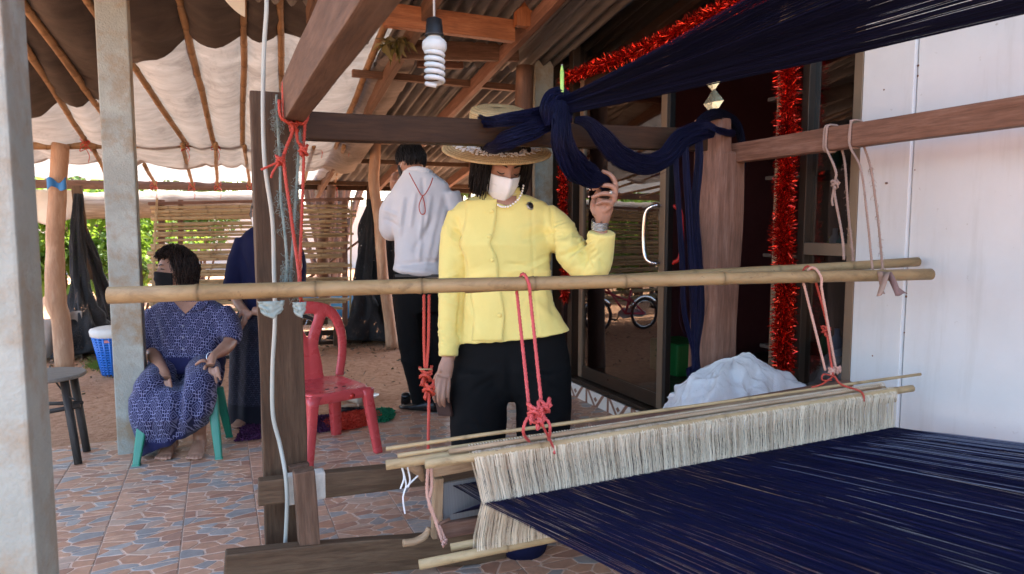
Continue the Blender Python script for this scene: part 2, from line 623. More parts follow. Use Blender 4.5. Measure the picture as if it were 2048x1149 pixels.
xs = [-300, -120, -50, -20, -9] + list(np.arange(-6, 6.01, 0.08)) + [9, 20, 50, 120, 300]
ys = [-300, -100, -30, -8, 0, 4.2, 4.44] + list(np.arange(4.5, 11.01, 0.08)) + [13, 18, 30, 60, 130, 300]
V = []
for y in ys:
    for x in xs:
        z = -0.09
        if y > 4.47:
            p = Vector((x, y, 0))
            z = -0.035 + 0.02 * noise.noise(p * 1.1) + 0.012 * noise.noise(p * 4.1) + 0.010 * max(0, noise.noise(p * 11))
            if y > 8.5: z += min(0.12, 0.05 * (y - 8.5))
        V.append((x, y, z))
nx = len(xs)
Fa = [(j * nx + i, j * nx + i + 1, (j + 1) * nx + i + 1, (j + 1) * nx + i) for j in range(len(ys) - 1) for i in range(nx - 1)]
ground = mesh('ground', V, Fa, soil(), smooth=True, origin=(0, 0, 0))
tag(ground, 'bare red earth yard beyond the tiled porch floor', kind='structure')

def tile_mat():
    t = NT('printed_stone_tile')
    at = t.n('Attribute', attribute_name='tone')
    v = t.coords((1, 1, 1))
    n1 = t.noise(v, 26, 5, 0.65)
    col = t.ramp(at.outputs['Fac'], [(0.0, (0.52, 0.37, 0.275, 1)), (0.02, (0.52, 0.37, 0.275, 1)), (0.03, (0.34, 0.17, 0.10, 1)),
                                     (0.26, (0.43, 0.24, 0.15, 1)), (0.42, (0.28, 0.14, 0.09, 1)), (0.56, (0.42, 0.27, 0.185, 1)),
                                     (0.70, (0.24, 0.205, 0.18, 1)), (0.85, (0.235, 0.215, 0.195, 1)), (1.0, (0.32, 0.28, 0.245, 1))])
    col = t.mix(0.5, col, t.ramp(n1, [(0.25, (1.0, 0.95, 0.92, 1)), (0.75, (2.1, 1.95, 1.85, 1))]), 'MULTIPLY')
    dirt = t.noise(t.coords((1, 1, 1), rnd=True), 9, 4)
    rg = t.math('ADD', t.math('MULTIPLY', dirt, 0.25), 0.30)
    return t.done(t.bsdf(col, rg, 0, 0.45, t.bump(n1, 0.05, 0.004)))

def clip_poly(poly, n, d):
    out = []
    for i in range(len(poly)):
        a, b = poly[i], poly[(i + 1) % len(poly)]
        da, db = a[0] * n[0] + a[1] * n[1] - d, b[0] * n[0] + b[1] * n[1] - d
        if da <= 0: out.append(a)
        if (da < 0) != (db < 0):
            t = da / (da - db)
            out.append((a[0] + (b[0] - a[0]) * t, a[1] + (b[1] - a[1]) * t))
    return out

def tile_mesh(seed, S=0.2915):
    rnd = random.Random(seed)
    h = S / 2 - 0.0022
    pts = []
    SX = .58      # stones are drawn out sideways
    tries = 0
    while len(pts) < 22 and tries < 4000:
        tries += 1
        p = (rnd.uniform(-h * SX, h * SX), rnd.uniform(-h, h))
        if all((p[0] - q[0]) ** 2 + (p[1] - q[1]) ** 2 > (0.040 if len(pts) < 13 else 0.024) ** 2 for q in pts): pts.append(p)
    V, Fa, tone = [], [], []
    b = [(-h, -h), (h, -h), (h, h), (-h, h)]
    for x, y in b: V.append((x, y, -0.0015)); tone.append(0)
    for x, y in b: V.append((x, y, -0.010)); tone.append(0)
    Fa += [(0, 1, 2, 3), (0, 4, 5, 1), (1, 5, 6, 2), (2, 6, 7, 3), (3, 7, 4, 0)]
    for p in pts:
        poly = [(-h * SX, -h), (h * SX, -h), (h * SX, h), (-h * SX, h)]
        for q in pts:
            if q is p: continue
            n = (q[0] - p[0], q[1] - p[1]); m = ((q[0] + p[0]) / 2, (q[1] + p[1]) / 2)
            L = math.hypot(*n); n = (n[0] / L, n[1] / L)
            poly = clip_poly(poly, n, n[0] * m[0] + n[1] * m[1] - 0.0019)
            if len(poly) < 3: break
        if len(poly) < 3: continue
        poly = [(q[0] / SX, q[1]) for q in poly]
        tn = rnd.uniform(0.05, 0.62) if rnd.random() < 0.76 else rnd.uniform(0.72, 1.0)
        cx = sum(q[0] for q in poly) / len(poly); cy_ = sum(q[1] for q in poly) / len(poly)
        pj = []
        for i, q in enumerate(poly):      # break each straight side a little
            r2 = poly[(i + 1) % len(poly)]
            pj.append(q)
            L = math.hypot(r2[0] - q[0], r2[1] - q[1])
            if L > 0.03:
                k = rnd.uniform(.35, .65); off = rnd.uniform(-.0035, .001)
                nx_, ny_ = (r2[1] - q[1]) / L, -(r2[0] - q[0]) / L
                pj.append((q[0] + (r2[0] - q[0]) * k + nx_ * off, q[1] + (r2[1] - q[1]) * k + ny_ * off))
        pc_ = []
        for i, q in enumerate(pj):      # worn, rounded corners
            r2 = pj[(i + 1) % len(pj)]
            pc_ += [(q[0] * .78 + r2[0] * .22, q[1] * .78 + r2[1] * .22), (q[0] * .22 + r2[0] * .78, q[1] * .22 + r2[1] * .78)]
        pj = pc_
        b0 = len(V)
        for q in pj: V.append((q[0], q[1], -0.0014)); tone.append(tn)
        for q in pj: V.append((q[0] + (cx - q[0]) * .03, q[1] + (cy_ - q[1]) * .03, 0.0)); tone.append(tn)
        m = len(pj)
        for i in range(m): Fa.append((b0 + i, b0 + (i + 1) % m, b0 + m + (i + 1) % m, b0 + m + i))
        Fa.append(tuple(b0 + m + i for i in range(m)))
    me = bpy.data.meshes.new('tile')
    me.from_pydata(V, [], Fa)
    a = me.attributes.new('tone', 'FLOAT', 'POINT'); a.data.foreach_set('value', tone)
    me.materials.append(TILE)
    return me

TILE = tile_mat()
M['grout'] = mat('tan_grout', (0.42, 0.29, 0.21), (0.33, 0.22, 0.16), 0.8, 12, 0.2, 200)
floor = box('floor', (-4.0, -3.0, -0.12), (2.62, 4.493, -0.0024), M['grout'], bevel=0.0)
tag(floor, 'porch floor of printed stone pattern tiles', kind='structure')
T_S = 0.2915
tms = [tile_mesh(100 + i) for i in range(12)]
tx0, ty0 = -0.472, 4.49
rt = random.Random(3)
for i in range(-5, 10):
    for j in range(0, 12):
        cx, cy_ = tx0 + (i + .5) * T_S, ty0 - (j + .5) * T_S
        u, v = proj((cx, cy_, 0))
        if u < -120 or u > 2000 or v > 1400 or cx > 2.36: continue
        o = bpy.data.objects.new('tile', tms[rt.randrange(12)])
        o.matrix_basis = Matrix.Translation((cx, cy_, rt.uniform(-.0006, .0006))) @ Matrix.Rotation(rt.choice((0, math.pi)), 4, 'Z')
        COL.objects.link(o); par(o, floor)

# ------------------------------------------------------------------ house front with glass doors
FX = 2.47
def yat(px, X=FX): return W(px, 457, X=X).y
house = thing('house', 'white boarded house front with dark bronze glass doors', 'house', (FX, 2.5, 0))
Y_w0, Y_p0, Y_p1, Y_f1 = -2.2, yat(1817), yat(1718), yat(1700)
box('wall_panel', (FX, 0.62, 0), (FX + .06, Y_p0 - .004, 3.3), M['plaster'], house, .006)
box('wall_panel', (FX, -0.60, 0), (FX + .06, 0.612, 3.3), M['plaster'], house, .006)
box('wall_panel', (FX, Y_w0, 0), (FX + .06, -0.608, 3.3), M['plaster'], house, .006)
box('pilaster', (FX - .014, Y_p0, 0), (FX + .11, Y_p1, 3.3), M['plaster'], house, .003)
tube('rust_stain_nail', [(FX - .013, (Y_p0 + Y_p1) / 2 - .02, 1.43), (FX - .022, (Y_p0 + Y_p1) / 2 - .02, 1.43)], .004, M['wood_red'], house)
rs_ = random.Random(4)
M['rust'] = mat('rust_spots', (.22, .10, .05), (.14, .07, .04), .9, 30, .2)
for i in range(7):
    zz = rs_.uniform(.75, 2.1); yy = Y_p0 + rs_.gauss(-.004, .004)
    lathe('rust_spot', [(.001, 0), (rs_.uniform(.002, .005), .0005), (.001, .0012)], M['rust'], house, axis_frame((FX - .0006, yy - .004, zz), (-1, 0, 0)), 8)
for i, (px, py) in enumerate(((1745, 712), (1768, 180))):
    q_ = W(px, py, X=FX - .014 if px < 1815 else FX)
    lathe('nail_head', [(.001, 0), (.0035, .0004), (.0028, .0014), (.001, .0016)], M['rust'], house, axis_frame(q_, (-1, 0, 0)), 8)
# column at the far corner
box('corner_column', (2.28, 4.78, 0), (2.44, 4.95, 3.1), M['concrete'], house, .006)
# raised step with patterned riser tiles
def riser_mat():
    t = NT('brown_white_riser_tile')
    tc = t.n('TexCoord'); sx = t.n('SeparateXYZ'); t.put(sx.inputs[0], tc.outputs['Object'])
    u = t.math('DIVIDE', sx.outputs[0], 0.29)
    v = t.math('DIVIDE', sx.outputs[2], 0.11)
    fu = t.math('FRACT', t.math('ADD', u, 40.5))
    d = t.math('ABSOLUTE', t.math('SUBTRACT', fu, 0.5))
    x1 = t.math('ABSOLUTE', t.math('SUBTRACT', d, t.math('ADD', t.math('MULTIPLY', v, 0.35), 0.2)))
    s1 = t.math('LESS_THAN', x1, 0.06)
    s2 = t.math('LESS_THAN', t.math('ABSOLUTE', t.math('SUBTRACT', fu, 0.93)), 0.045)
    s3 = t.math('LESS_THAN', t.math('ADD', d, t.math('ABSOLUTE', t.math('MULTIPLY', v, .5))), 0.09)
    s = t.math('MAXIMUM', t.math('MAXIMUM', s1, s2), s3)
    n_ = t.noise(tc.outputs['Object'], 30, 4)
    col = t.mix(s, (0.68, 0.62, 0.55, 1), (0.20, 0.085, 0.05, 1))
    col = t.mix(t.math('MULTIPLY', n_, 0.25), col, (0.35, 0.26, 0.2, 1))
    return t.done(t.bsdf(col, 0.3, 0, 0.45))
M['riser'] = riser_mat()
M['room_floor'] = mat('dark_room_tile', (0.10, 0.07, 0.055), (0.07, 0.05, 0.04), 0.35, 6, 0.05)
box('step', (2.40, Y_p1 + .02, 0.0), (6.2, 4.74, 0.098), M['room_floor'], house, .004)
y = 4.73
while y > 2.0:
    bar('riser_tile', (2.394, y - .286, .05), (2.394, y, .05), .012, .098, M['riser'], house, .001); y -= .29
# frames
FH = 2.33
def fpost(px0, px1, X0, X1, m, z1=3.2, name='door_frame', z0=.10):
    a, b = sorted((yat(px0), yat(px1)))
    return box(name, (X0, a, z0), (X1, b, z1), M[m], house, .003)
fpost(1102, 1110, 2.43, 2.53, 'bronze')
fpost(1143, 1151, 2.44, 2.53, 'bronze')
fpost(1700, 1717.5, 2.455, 2.54, 'bronze_light')
fpost(1598, 1612, 2.46, 2.52, 'bronze')
fpost(1545, 1556, 2.47, 2.53, 'bronze_light')
box('transom', (2.44, Y_p1 + .06, FH), (2.54, 4.76, FH + .07), M['bronze'], house)
box('head_frame', (2.44, Y_p1 + .06, 3.12), (2.54, 4.76, 3.2), M['bronze'], house)
box('mid_rail', (2.46, yat(1700), 1.13), (2.52, yat(1612), 1.185), M['bronze_light'], house)
box('sill', (2.41, Y_p1 + .06, .10), (2.56, 4.76, .125), M['bronze'], house)
M['glass'] = None
def glass_mat():
    t = NT('door_glass')
    fr = t.n('Fresnel'); fr.inputs['IOR'].default_value = 1.52
    f = t.math('MULTIPLY', fr.outputs[0], 0.16, clamp=True)
    g = t.n('BsdfGlossy'); g.inputs['Roughness'].default_value = 0.004; g.inputs['Color'].default_value = (1, 1, 1, 1)
    tr = t.n('BsdfTransparent'); tr.inputs['Color'].default_value = (0.30, 0.30, 0.30, 1)
    return t.done(t.mixs(f, tr.outputs[0], g.outputs[0]))
M['glass'] = glass_mat()
def pane(y0, y1, z0, z1, X, parent, name='glass_pane'):
    return mesh(name, [(X, y0, z0), (X, y1, z0), (X, y1, z1), (X, y0, z1)], [(0, 1, 2, 3)], M['glass'], parent)
# sliding leaf, slid open
leaf_a, leaf_b = yat(1329), yat(1158)
door = box('sliding_door', (2.47, leaf_a, .13), (2.50, leaf_a + .055, FH), M['bronze_light'], house)
tag(door, 'bronze framed sliding glass door leaf with a curved steel handle')
box('stile', (2.47, leaf_b - .055, .13), (2.50, leaf_b, FH), M['bronze_light'], door)
box('bottom_rail', (2.472, leaf_a + .056, .13), (2.498, leaf_b - .056, .22), M['bronze'], door)
box('top_rail', (2.472, leaf_a + .056, FH - .07), (2.498, leaf_b - .056, FH), M['bronze'], door)
box('stile_edge', (2.472, leaf_a - .03, .13), (2.512, leaf_a - .002, FH), M['black'], door)
pane(leaf_a + .05, leaf_b - .05, .2, FH - .06, 2.485, door)
hy = leaf_a + .04
ha = W(1322, 412, X=2.46); hb = W(1322, 527, X=2.46)
tube('handle', [(2.475, hy, ha.z), (2.43, hy + .015, ha.z), (2.405, hy + .06, ha.z - .04), (2.40, hy + .075, (ha.z + hb.z) / 2), (2.405, hy + .06, hb.z + .04), (2.43, hy + .015, hb.z), (2.475, hy, hb.z)], .0135, M['chrome'], door, 10, 6)
M['handle_red'] = mat('red_handle_sleeve', (.5, .02, .015), (.4, .02, .015), .4)
tube('back_handle', [(2.515, hy - .06, ha.z), (2.55, hy - .09, ha.z - .04), (2.555, hy - .10, (ha.z + hb.z) / 2), (2.55, hy - .09, hb.z + .04), (2.515, hy - .06, hb.z)], .013, [M['handle_red']], door, 10, 6)
pane(leaf_b + .02, 4.74, .13, FH, 2.52, house)
pane(Y_p1 + .06, 4.74, FH + .07, 3.12, 2.50, house)
pane(yat(1700), yat(1612), .13, FH, 2.495, house)
# the room behind
M['maroon'] = mat('maroon_wall_paint', (0.085, 0.022, 0.024), (0.07, 0.018, 0.02), 0.7, 3, 0.05)
M['mustard'] = mat('mustard_wall_paint', (0.40, 0.28, 0.06), (0.34, 0.24, 0.05), 0.7, 3, 0.05)
box('room_back_wall', (5.6, .9, .1), (5.7, 6.2, 3.2), M['maroon'], house)
box('room_side_wall', (2.56, .8, .1), (5.7, .9, 3.2), M['maroon'], house)
box('room_far_wall', (2.56, 4.735, .0), (5.6, 4.9, 3.2), M['maroon'], house)
box('room_ceiling', (2.40, .8, 3.22), (5.7, 4.9, 3.3), M['maroon'], house)
box('mustard_panel', (5.56, W(1545, 400, X=5.56).y, .95), (5.595, W(1478, 400, X=5.56).y, 2.0), M['mustard'], house)
# green crate and shelf goods inside
M['green_p'] = mat('green_plastic', (.02, .22, .05), (.015, .17, .04), .4, 5, .05)
gc = W(1356, 735, X=3.3)
b = box('crate', (3.2, gc.y - .12, .102), (3.5, gc.y + .25, .36), M['green_p'], None, .02)
tag(b, 'green plastic crate on the dim room floor behind the door', 'crate')
M['shelf'] = mat('dark_shelf', (.05, .035, .03), (.04, .03, .025), .6)
sh = thing('shelf_unit', 'dim shelf unit behind the narrow glass panel next to the white wall', 'shelf', (2.8, 2.1, .1))
ya, yb = yat(1700, 2.75), yat(1600, 2.75) + .12
for z in (.14, .62, 1.10, 1.50, 1.9): box('shelf_board', (2.62, ya - .25, z), (2.92, yb, z + .02), M['shelf'], sh)
box('back_board', (2.92, ya - .25, .102), (2.935, yb, 2.1), M['shelf'], sh)
for k, (px, z, hh, cname, colr) in enumerate([(1668, 1.12, .09, 'lime', (.35, .42, .04)), (1676, 1.12, .13, 'white', (.6, .6, .62)), (1690, 1.12, .11, 'teal', (.05, .3, .32)), (1665, .64, .12, 'dark green', (.03, .16, .05)), (1688, .64, .13, 'pale blue', (.2, .35, .6)), (1655, .16, .10, 'red', (.4, .03, .04)), (1672, 1.52, .12, 'dull green', (.04, .12, .05))]):
    pp = W(px, 480, X=2.72)
    o = lathe('bottle', [(.001, 0), (.024, 0), (.026, .01), (.026, hh * .6), (.012, hh * .78), (.012, hh), (.001, hh)], mat(cname.replace(' ', '_') + '_bottle', colr, None, .35), None, Matrix.Translation((2.70, pp.y, z + .001)), 14)
    tag(o, f'{cname} bottle standing on a dim shelf behind the narrow glass panel', 'bottle', 'bottles on the dim shelf')

# ------------------------------------------------------------------ concrete pillars
p1 = box('concrete_pillar', (-.50, 1.27, -.004), (-.29, 1.42, 3.3), M['concrete'], None, .006)
tag(p1, 'grey concrete pillar nearest the camera, cut by the left edge of the picture', 'pillar')
p2 = box('concrete_pillar', (-.555, 4.18, -.004), (-.405, 4.33, 2.62), M['concrete'], None, .007)
tag(p2, 'stained concrete pillar standing behind the seated woman', 'pillar')

# ------------------------------------------------------------------ corrugated roof on timbers
def roof_z(y): return 3.295 - .17 * y
def roof_mat():
    t = NT('weathered_corrugated_sheet')
    v = t.coords((1, .25, 1))
    n1 = t.noise(v, 5, 5, .65); n2 = t.noise(t.coords((1, 1, 1)), 30, 4)
    col = t.ramp(n1, [(.3, (.27, .26, .245, 1)), (.5, (.17, .157, .143, 1)), (.68, (.085, .068, .056, 1))])
    col = t.mix(t.math('MULTIPLY', n2, .4), col, (.20, .185, .17, 1))
    return t.done(t.bsdf(col, .5, .3, .4))
M['roofing'] = roof_mat()
roof = thing('porch_roof', 'sloping corrugated porch roof on orange brown timber rafters', 'roof', (1.5, 4.2, 2.5))
def sheet(x0, x1, y0, y1, lift):
    n = int((x1 - x0) / .0095)
    V = []
    for y in (y0, (y0 + y1) / 2, y1):
        for i in range(n + 1):
            x = x0 + (x1 - x0) * i / n
            V.append((x, y, roof_z(y) + lift + .024 * math.sin(2 * math.pi * x / .095)))
    Fa = [(j * (n + 1) + i, j * (n + 1) + i + 1, (j + 1) * (n + 1) + i + 1, (j + 1) * (n + 1) + i) for j in range(2) for i in range(n)]
    o = mesh('corrugated_sheet', V, Fa, M['roofing'], roof, True)
    solidify(o, .002)
xx = -1.70
k = 0
while xx < 3.3:
    x1 = xx + .70
    rows = [(.7, 2.35), (2.2, 4.34 if xx < .85 else 4.95)] + ([(4.8, 7.1), (6.95, 9.25)] if xx > .85 else [])
    for j, (a, b) in enumerate(rows): sheet(xx, x1 + .05, a, b, .016 * j + .004 * (k % 2) + .028)
    xx = x1; k += 1
for x in (-1.5, -.5, .55, 1.20, 1.90, 2.75):
    y1 = 9.15 if x > 1 else 4.3
    bar('rafter', (x, .9, roof_z(.9) - .045), (x, y1, roof_z(y1) - .045), .05, .10, M['wood_red' if x > 1.5 else 'wood_mid'], roof, rough=.004, segs=6)
for y, m, hh in ((1.0, 'wood_orange', .06), (1.9, 'wood_orange', .06), (2.9, 'wood_orange', .06), (5.15, 'wood_mid', .05), (6.3, 'wood_mid', .05), (7.55, 'wood_grey', .05), (8.6, 'wood_grey', .05)):
    x0 = -1.7 if y < 4.9 else .95
    bar('purlin', (x0, y, roof_z(y) - .02), (3.3, y, roof_z(y) - .02), .05, hh, M[m], roof, rough=.004, segs=6)
tb = W(900, 8, Y=4.1)
bar('tie_beam', (.95, 4.1, roof_z(4.1) - .075), (1.80, 4.1, roof_z(4.1) - .075), .06, .135, M['wood_orange'], roof, rough=.003, segs=4)
pc = W(1040, 35, Y=4.08)
box('king_post', (pc.x - .055, 4.0, pc.z - .075), (pc.x + .05, 4.06, 2.95), M['wood_orange'], roof)
la, lb = W(800, 100, Y=4.55), W(1035, 106, Y=4.55)
bar('lower_tie_beam', la, lb, .05, .125, M['wood_mid'], roof, rough=.004, segs=4)
bar('eave_beam', (W(590, 372, Y=8.95).x, 8.95, 1.80), (3.4, 8.95, 1.80), .07, .11, M['wood_dark'], roof, rough=.006, segs=6)
bar('short_beam', W(835, 128, Y=4.9), W(925, 132, Y=4.9), .05, .05, M['wood_red'], roof)
lp = W(1047, 240, Y=4.72)
tube('log_post', [(lp.x - .01, 4.72, -.03), (lp.x + .01, 4.72, .9), (lp.x - .005, 4.72, 1.8), (lp.x + .012, 4.72, 2.47)], [.075, .07, .072, .068], M['trunk_dark'], roof, 12, 5)

# ------------------------------------------------------------------ tarp canopy on bamboo
CN, CD = (0, .246, 1), 3.722
def can_z(y): return CD - .246 * y if y < 7 else 2.0 - .13 * (y - 7)
raft = [((20, 42), (175, 290)), ((45, 0), (250, 292)), ((178, 0), (372, 288)), ((360, 0), (428, 290)), ((488, 0), (485, 285)), ((560, 0), (566, 292)), ((790, 0), (672, 292))]
rends = []
for i, (a, b) in enumerate(raft):
    A, B = WP(*a, CN, CD), WP(*b, CN, CD)
    d = (A - B)
    A = A + d * (.06 if i else .3)
    B = B - d * .02
    A.z -= .012; B.z += .0
    rends.append((A, B))
    o = bamboo('bamboo_rafter', A, B, .027 if i not in (4, 5) else .023, .022, M['bamboo_brown'], None, .28, 10, wob=.012)
    tag(o, ['leftmost bamboo rafter slanting under the dark tarp beside the near pillar', 'bamboo rafter ending behind the left side of the stained pillar', 'bamboo rafter crossing behind the stained pillar and out to its right', 'curved bamboo rafter under the pale tarp, second left of the loom post', 'upright looking bamboo rafter just left of the white cable', 'bamboo rafter right of the white cable, behind the big loom beam', 'bamboo rafter right of the big loom beam beside the tarp edge'][i], 'bamboo pole', 'bamboo rafters of the canopy')
def raft_x(y):
    return [a.x + (b.x - a.x) * ((y - a.y) / (b.y - a.y)) for a, b in rends]
def sag_z(x, y, amp):
    xs_ = sorted([raft_x(y)[0] - .9, raft_x(y)[0] - .45] + raft_x(y) + [raft_x(y)[-1] + .4])
    for i in range(len(xs_) - 1):
        if xs_[i] <= x <= xs_[i + 1]:
            t = (x - xs_[i]) / max(.05, xs_[i + 1] - xs_[i])
            w = min(1, (xs_[i + 1] - xs_[i]) / .3) * (.75 + .7 * noise.noise(Vector((i * 3.1, y * .9, 2))))
            return -amp * w * math.sin(math.pi * t) ** .8
    return 0
def tarp_pt(x, y, amp, lift):
    p = Vector((x, y, 0))
    z = can_z(y) + .022 + lift + sag_z(x, y, amp)
    z += .022 * noise.noise(Vector((x * 2.6 + y * 2.1, y * 5.5 - x * 2.5, 1.3))) + .013 * noise.noise(Vector((x * 6 + y * 5, y * 13 - x * 6, 7))) + .010 * (abs(noise.noise(Vector((x * 4 + y * 1.5, y * 4 - x * 4, 11)))) - .3)
    return Vector((x, y, z))
def tarp_mat(name, a, b, tr, sc=3):
    t = NT(name)
    v = t.coords((1, 3.2, 1), rnd=False)
    n1 = t.noise(v, sc, 6, .68, .6)
    n2 = t.noise(t.coords((1, 1, 1), rnd=False), 220, 2)
    col = t.ramp(n1, [(.33, c4(a)), (.68, c4(b))])
    st_ = t.noise(t.coords((1, 1, 1), rnd=False), 2.2, 6, .75, 1.2)
    col = t.mix(t.ramp(st_, [(.52, (0, 0, 0)), (.70, (.6, .6, .6))]), col, c4(tuple(x * .5 for x in b)))
    nm = t.bump(t.math('ADD', t.math('MULTIPLY', n2, .25), n1), .35, .02)
    sh = t.bsdf(col, .7, 0, .2, nm)
    q = t.n('BsdfTranslucent'); t.put(q.inputs['Color'], col); t.put(q.inputs['Normal'], nm)
    return t.done(t.mixs(tr, sh, q.outputs[0]))
M['tarp_pale'] = tarp_mat('pale_sack_tarp', (.35, .31, .275), (.235, .20, .172), .12)
M['tarp_white'] = tarp_mat('white_plastic_sheet', (.55, .55, .53), (.40, .39, .37), .22)
M['tarp_black'] = tarp_mat('black_brown_tarp', (.045, .036, .030), (.075, .056, .045), .04)
EDGE = sorted((WP(*q, CN, CD).x, WP(*q, CN, CD).y) for q in ((55, 222), (130, 200), (205, 196), (285, 90), (370, 75), (480, 66), (570, 66)))
EDGE = [(-3.2, EDGE[0][1])] + EDGE + [(2.2, EDGE[-1][1])]
def edge_y(x):      # where the dark tarp stops over the pale one
    for (x0, y0), (x1, y1) in zip(EDGE, EDGE[1:]):
        if x <= x1: return y0 + (y1 - y0) * (x - x0) / max(1e-6, x1 - x0)
    return EDGE[-1][1]
_e0, _e1 = WP(842, 100, CN, CD), WP(772, 232, CN, CD)
def right_x(y): return _e0.x + (_e1.x - _e0.x) * (y - _e0.y) / (_e1.y - _e0.y) + .02 * math.sin(y * 5)
v, f = grid_geo(90, 60, lambda a, b: tarp_pt(-3.0 + (right_x(4.12 + b * 3.64) + 3.0) * a, 4.12 + b * 3.64, .085, 0))
o = mesh('pale_tarp', v, f, M['tarp_pale'], None, True)
tag(o, 'pale beige sack tarp sagging between the bamboo rafters', 'tarp')
v, f = grid_geo(90, 50, lambda a, b: tarp_pt(-3.0 + 4.0 * a, 4.12 + max(.1, edge_y(-3 + 4. * a) - 4.12) * b, .10, -.012))
o = mesh('dark_tarp', v, f, M['tarp_black'], None, True)
tag(o, 'dark brown black tarp over the upper left of the canopy', 'tarp')
def low_pt(a, b):
    x = -3.0 + 4.35 * a; y = 7.70 + 1.22 * b
    p = tarp_pt(x, y, .05, .03)
    p.z += .03 * b
    return p
v, f = grid_geo(80, 24, low_pt)
o = mesh('plastic_sheet', v, f, M['tarp_white'], None, True)
tag(o, 'thin white plastic sheet at the low outer end of the canopy', 'plastic sheet')
v, f = grid_geo(20, 20, lambda a, b: W(405 + 85 * a, -60 + (60 + 34 + 0) * b * (.25 + .75 * a), D=3.2) + Vector((0, 0, .01 * math.sin(a * 6))))
o = mesh('cloth_flap', v, f, mat('cream_sack_cloth', (.62, .56, .42), (.52, .46, .34), .8, 6, .2, 200, trans=.3), None, True)
tag(o, 'cream cloth flap hanging from the dark tarp at the top edge', 'cloth')
# cross pole, beam and posts that carry it
A, B = W(30, 293, Y=7.0), W(812, 283, Y=6.98)
o = bamboo('bamboo_cross_pole', A, B, .034, .029, M['bamboo_brown'], None, .42, 12)
tag(o, 'long level bamboo pole that carries the canopy rafters', 'bamboo pole')
o = bar('timber_beam', W(-40, 367, Y=9.0), W(515, 374, Y=9.0), .06, .10, M['wood_mid'], None, rough=.005, segs=8)
tag(o, 'low brown timber beam behind the plastic sheet, crossing behind the pillar', 'beam')
for (a, b, lab) in (((188, 300), (222, 372), 'left'), ((290, 330), (312, 372), 'second from the left'), ((365, 290), (385, 372), 'third from the left'), ((432, 288), (434, 372), 'fourth from the left'), ((490, 292), (500, 372), 'fifth from the left, beside the loom post'), ((628, 292), (606, 372), 'right of the frayed teal rope'), ((688, 292), (668, 372), 'rightmost, before the corrugated roof')):
    A, B = WP(*a, CN, CD - .05), W(*b, Y=8.9)
    o = bamboo('bamboo_stick', A, B, .02, .016, M['bamboo_brown'], None, .3, 8, wob=.01)
    tag(o, 'thin bamboo stick under the plastic sheet, ' + lab, 'bamboo stick', 'bamboo sticks under the plastic sheet')
def trunk(name, px, r, m, lab, seg=6):
    pts = [Vector(q) for q in px]
    P = catmull(pts, seg)
    V, Fa = tube_geo(P, r, 12)
    s = random.random() * 30
    V = [v + noise.noise_vector(v * 5 + Vector((s, 0, 0))) * .009 for v in V]
    o = mesh(name, V, Fa, M[m], None, True)
    return tag(o, lab, 'wooden post')
trunk('trunk_post', [W(130, 742, Y=6.96), W(122, 640, Y=6.96), W(112, 600, Y=6.96), W(110, 500, Y=6.96), W(114, 400, Y=6.96), W(122, 288, Y=6.96)], [.075, .072, .082, .07, .07, .065], 'trunk', 'pale debarked trunk post on the far left in front of the shrubs')
trunk('trunk_post', [W(784, 697, Y=6.98), W(776, 620, Y=6.98), W(765, 540, Y=6.98), W(758, 450, Y=6.98), W(748, 360, Y=6.98), W(752, 280, Y=6.98)], [.068, .06, .058, .055, .058, .052], 'trunk', 'slim debarked trunk post left of the man in the white shirt')
trunk('trunk_post', [W(648, 640, Y=8.1), W(650, 560, Y=8.1), W(645, 500, Y=8.1), W(655, 440, Y=8.1), W(664, 372, Y=8.1)], [.07, .07, .066, .06, .055], 'trunk_dark', 'dark crooked trunk post just right of the bamboo slat panel')
trunk('trunk_post', [W(742, 640, Y=8.4), W(738, 500, Y=8.4), W(742, 372, Y=8.4)], [.05, .05, .05], 'trunk_dark', 'thin dark post half hidden behind the slim debarked trunk')
o = bar('timber_board', W(176, 560, Y=8.3), W(153, 372, Y=8.3), .10, .04, M['wood_grey'], None, rough=.004, segs=4)
tag(o, 'grey timber board wrapped by black netting left of the pillar', 'board')
# ties of red cord, blue rag
for i, (x, y, Y) in enumerate(((172, 292, 6.96), (371, 292, 6.96), (431, 290, 6.96), (308, 372, 8.9), (384, 374, 8.9), (436, 374, 8.9), (500, 372, 8.9), (636, 287, 6.9), (690, 284, 6.9), (668, 372, 8.9))):
    c = W(x, y, Y=Y)
    g = [knot_geo(c + Vector((0, -.04, 0)), .045, .004, 3, i)]
    g.append(rope_geo([c + Vector((0, -.05, -.02)), c + Vector((.03, -.06, -.09)), c + Vector((.02, -.06, -.15))], .003, 4))
    o = mesh('cord_tie', *merge(g), M['red_rope'], None, True)
    tag(o, 'red cord tie ' + ['at the left end of the cross pole', 'on the cross pole right of the pillar', 'on the cross pole left of the loom post', 'on the low beam just right of the pillar', 'on the low beam, second right of the pillar', 'on the low beam, third right of the pillar', 'on the low beam beside the loom post', 'on the cross pole right of the loom post', 'on the cross pole under the loom beam', 'on the low timber right of the teal rope'][i], 'cord tie', 'red cord ties')
c = W(116, 370, Y=6.9)
v, f = grid_geo(12, 8, lambda a, b: c + Vector(((a - .5) * .14, -.05 - .02 * math.sin(a * 9), (b - .5) * .05 * (1 + abs(a - .5) * 2) + .02 * math.sin(a * 7))))
o = solidify(mesh('rag', v, f, mat('blue_rag', (.05, .22, .48), (.04, .16, .36), .8), None, True), .004)
tag(o, 'blue rag knotted round the pale trunk post', 'rag')
# ------------------------------------------------------------------ loom frame
loom = thing('loom', 'old timber frame loom of rough posts and beams beside the house', 'loom', (.2, 2.44, 0))
YP = 2.44
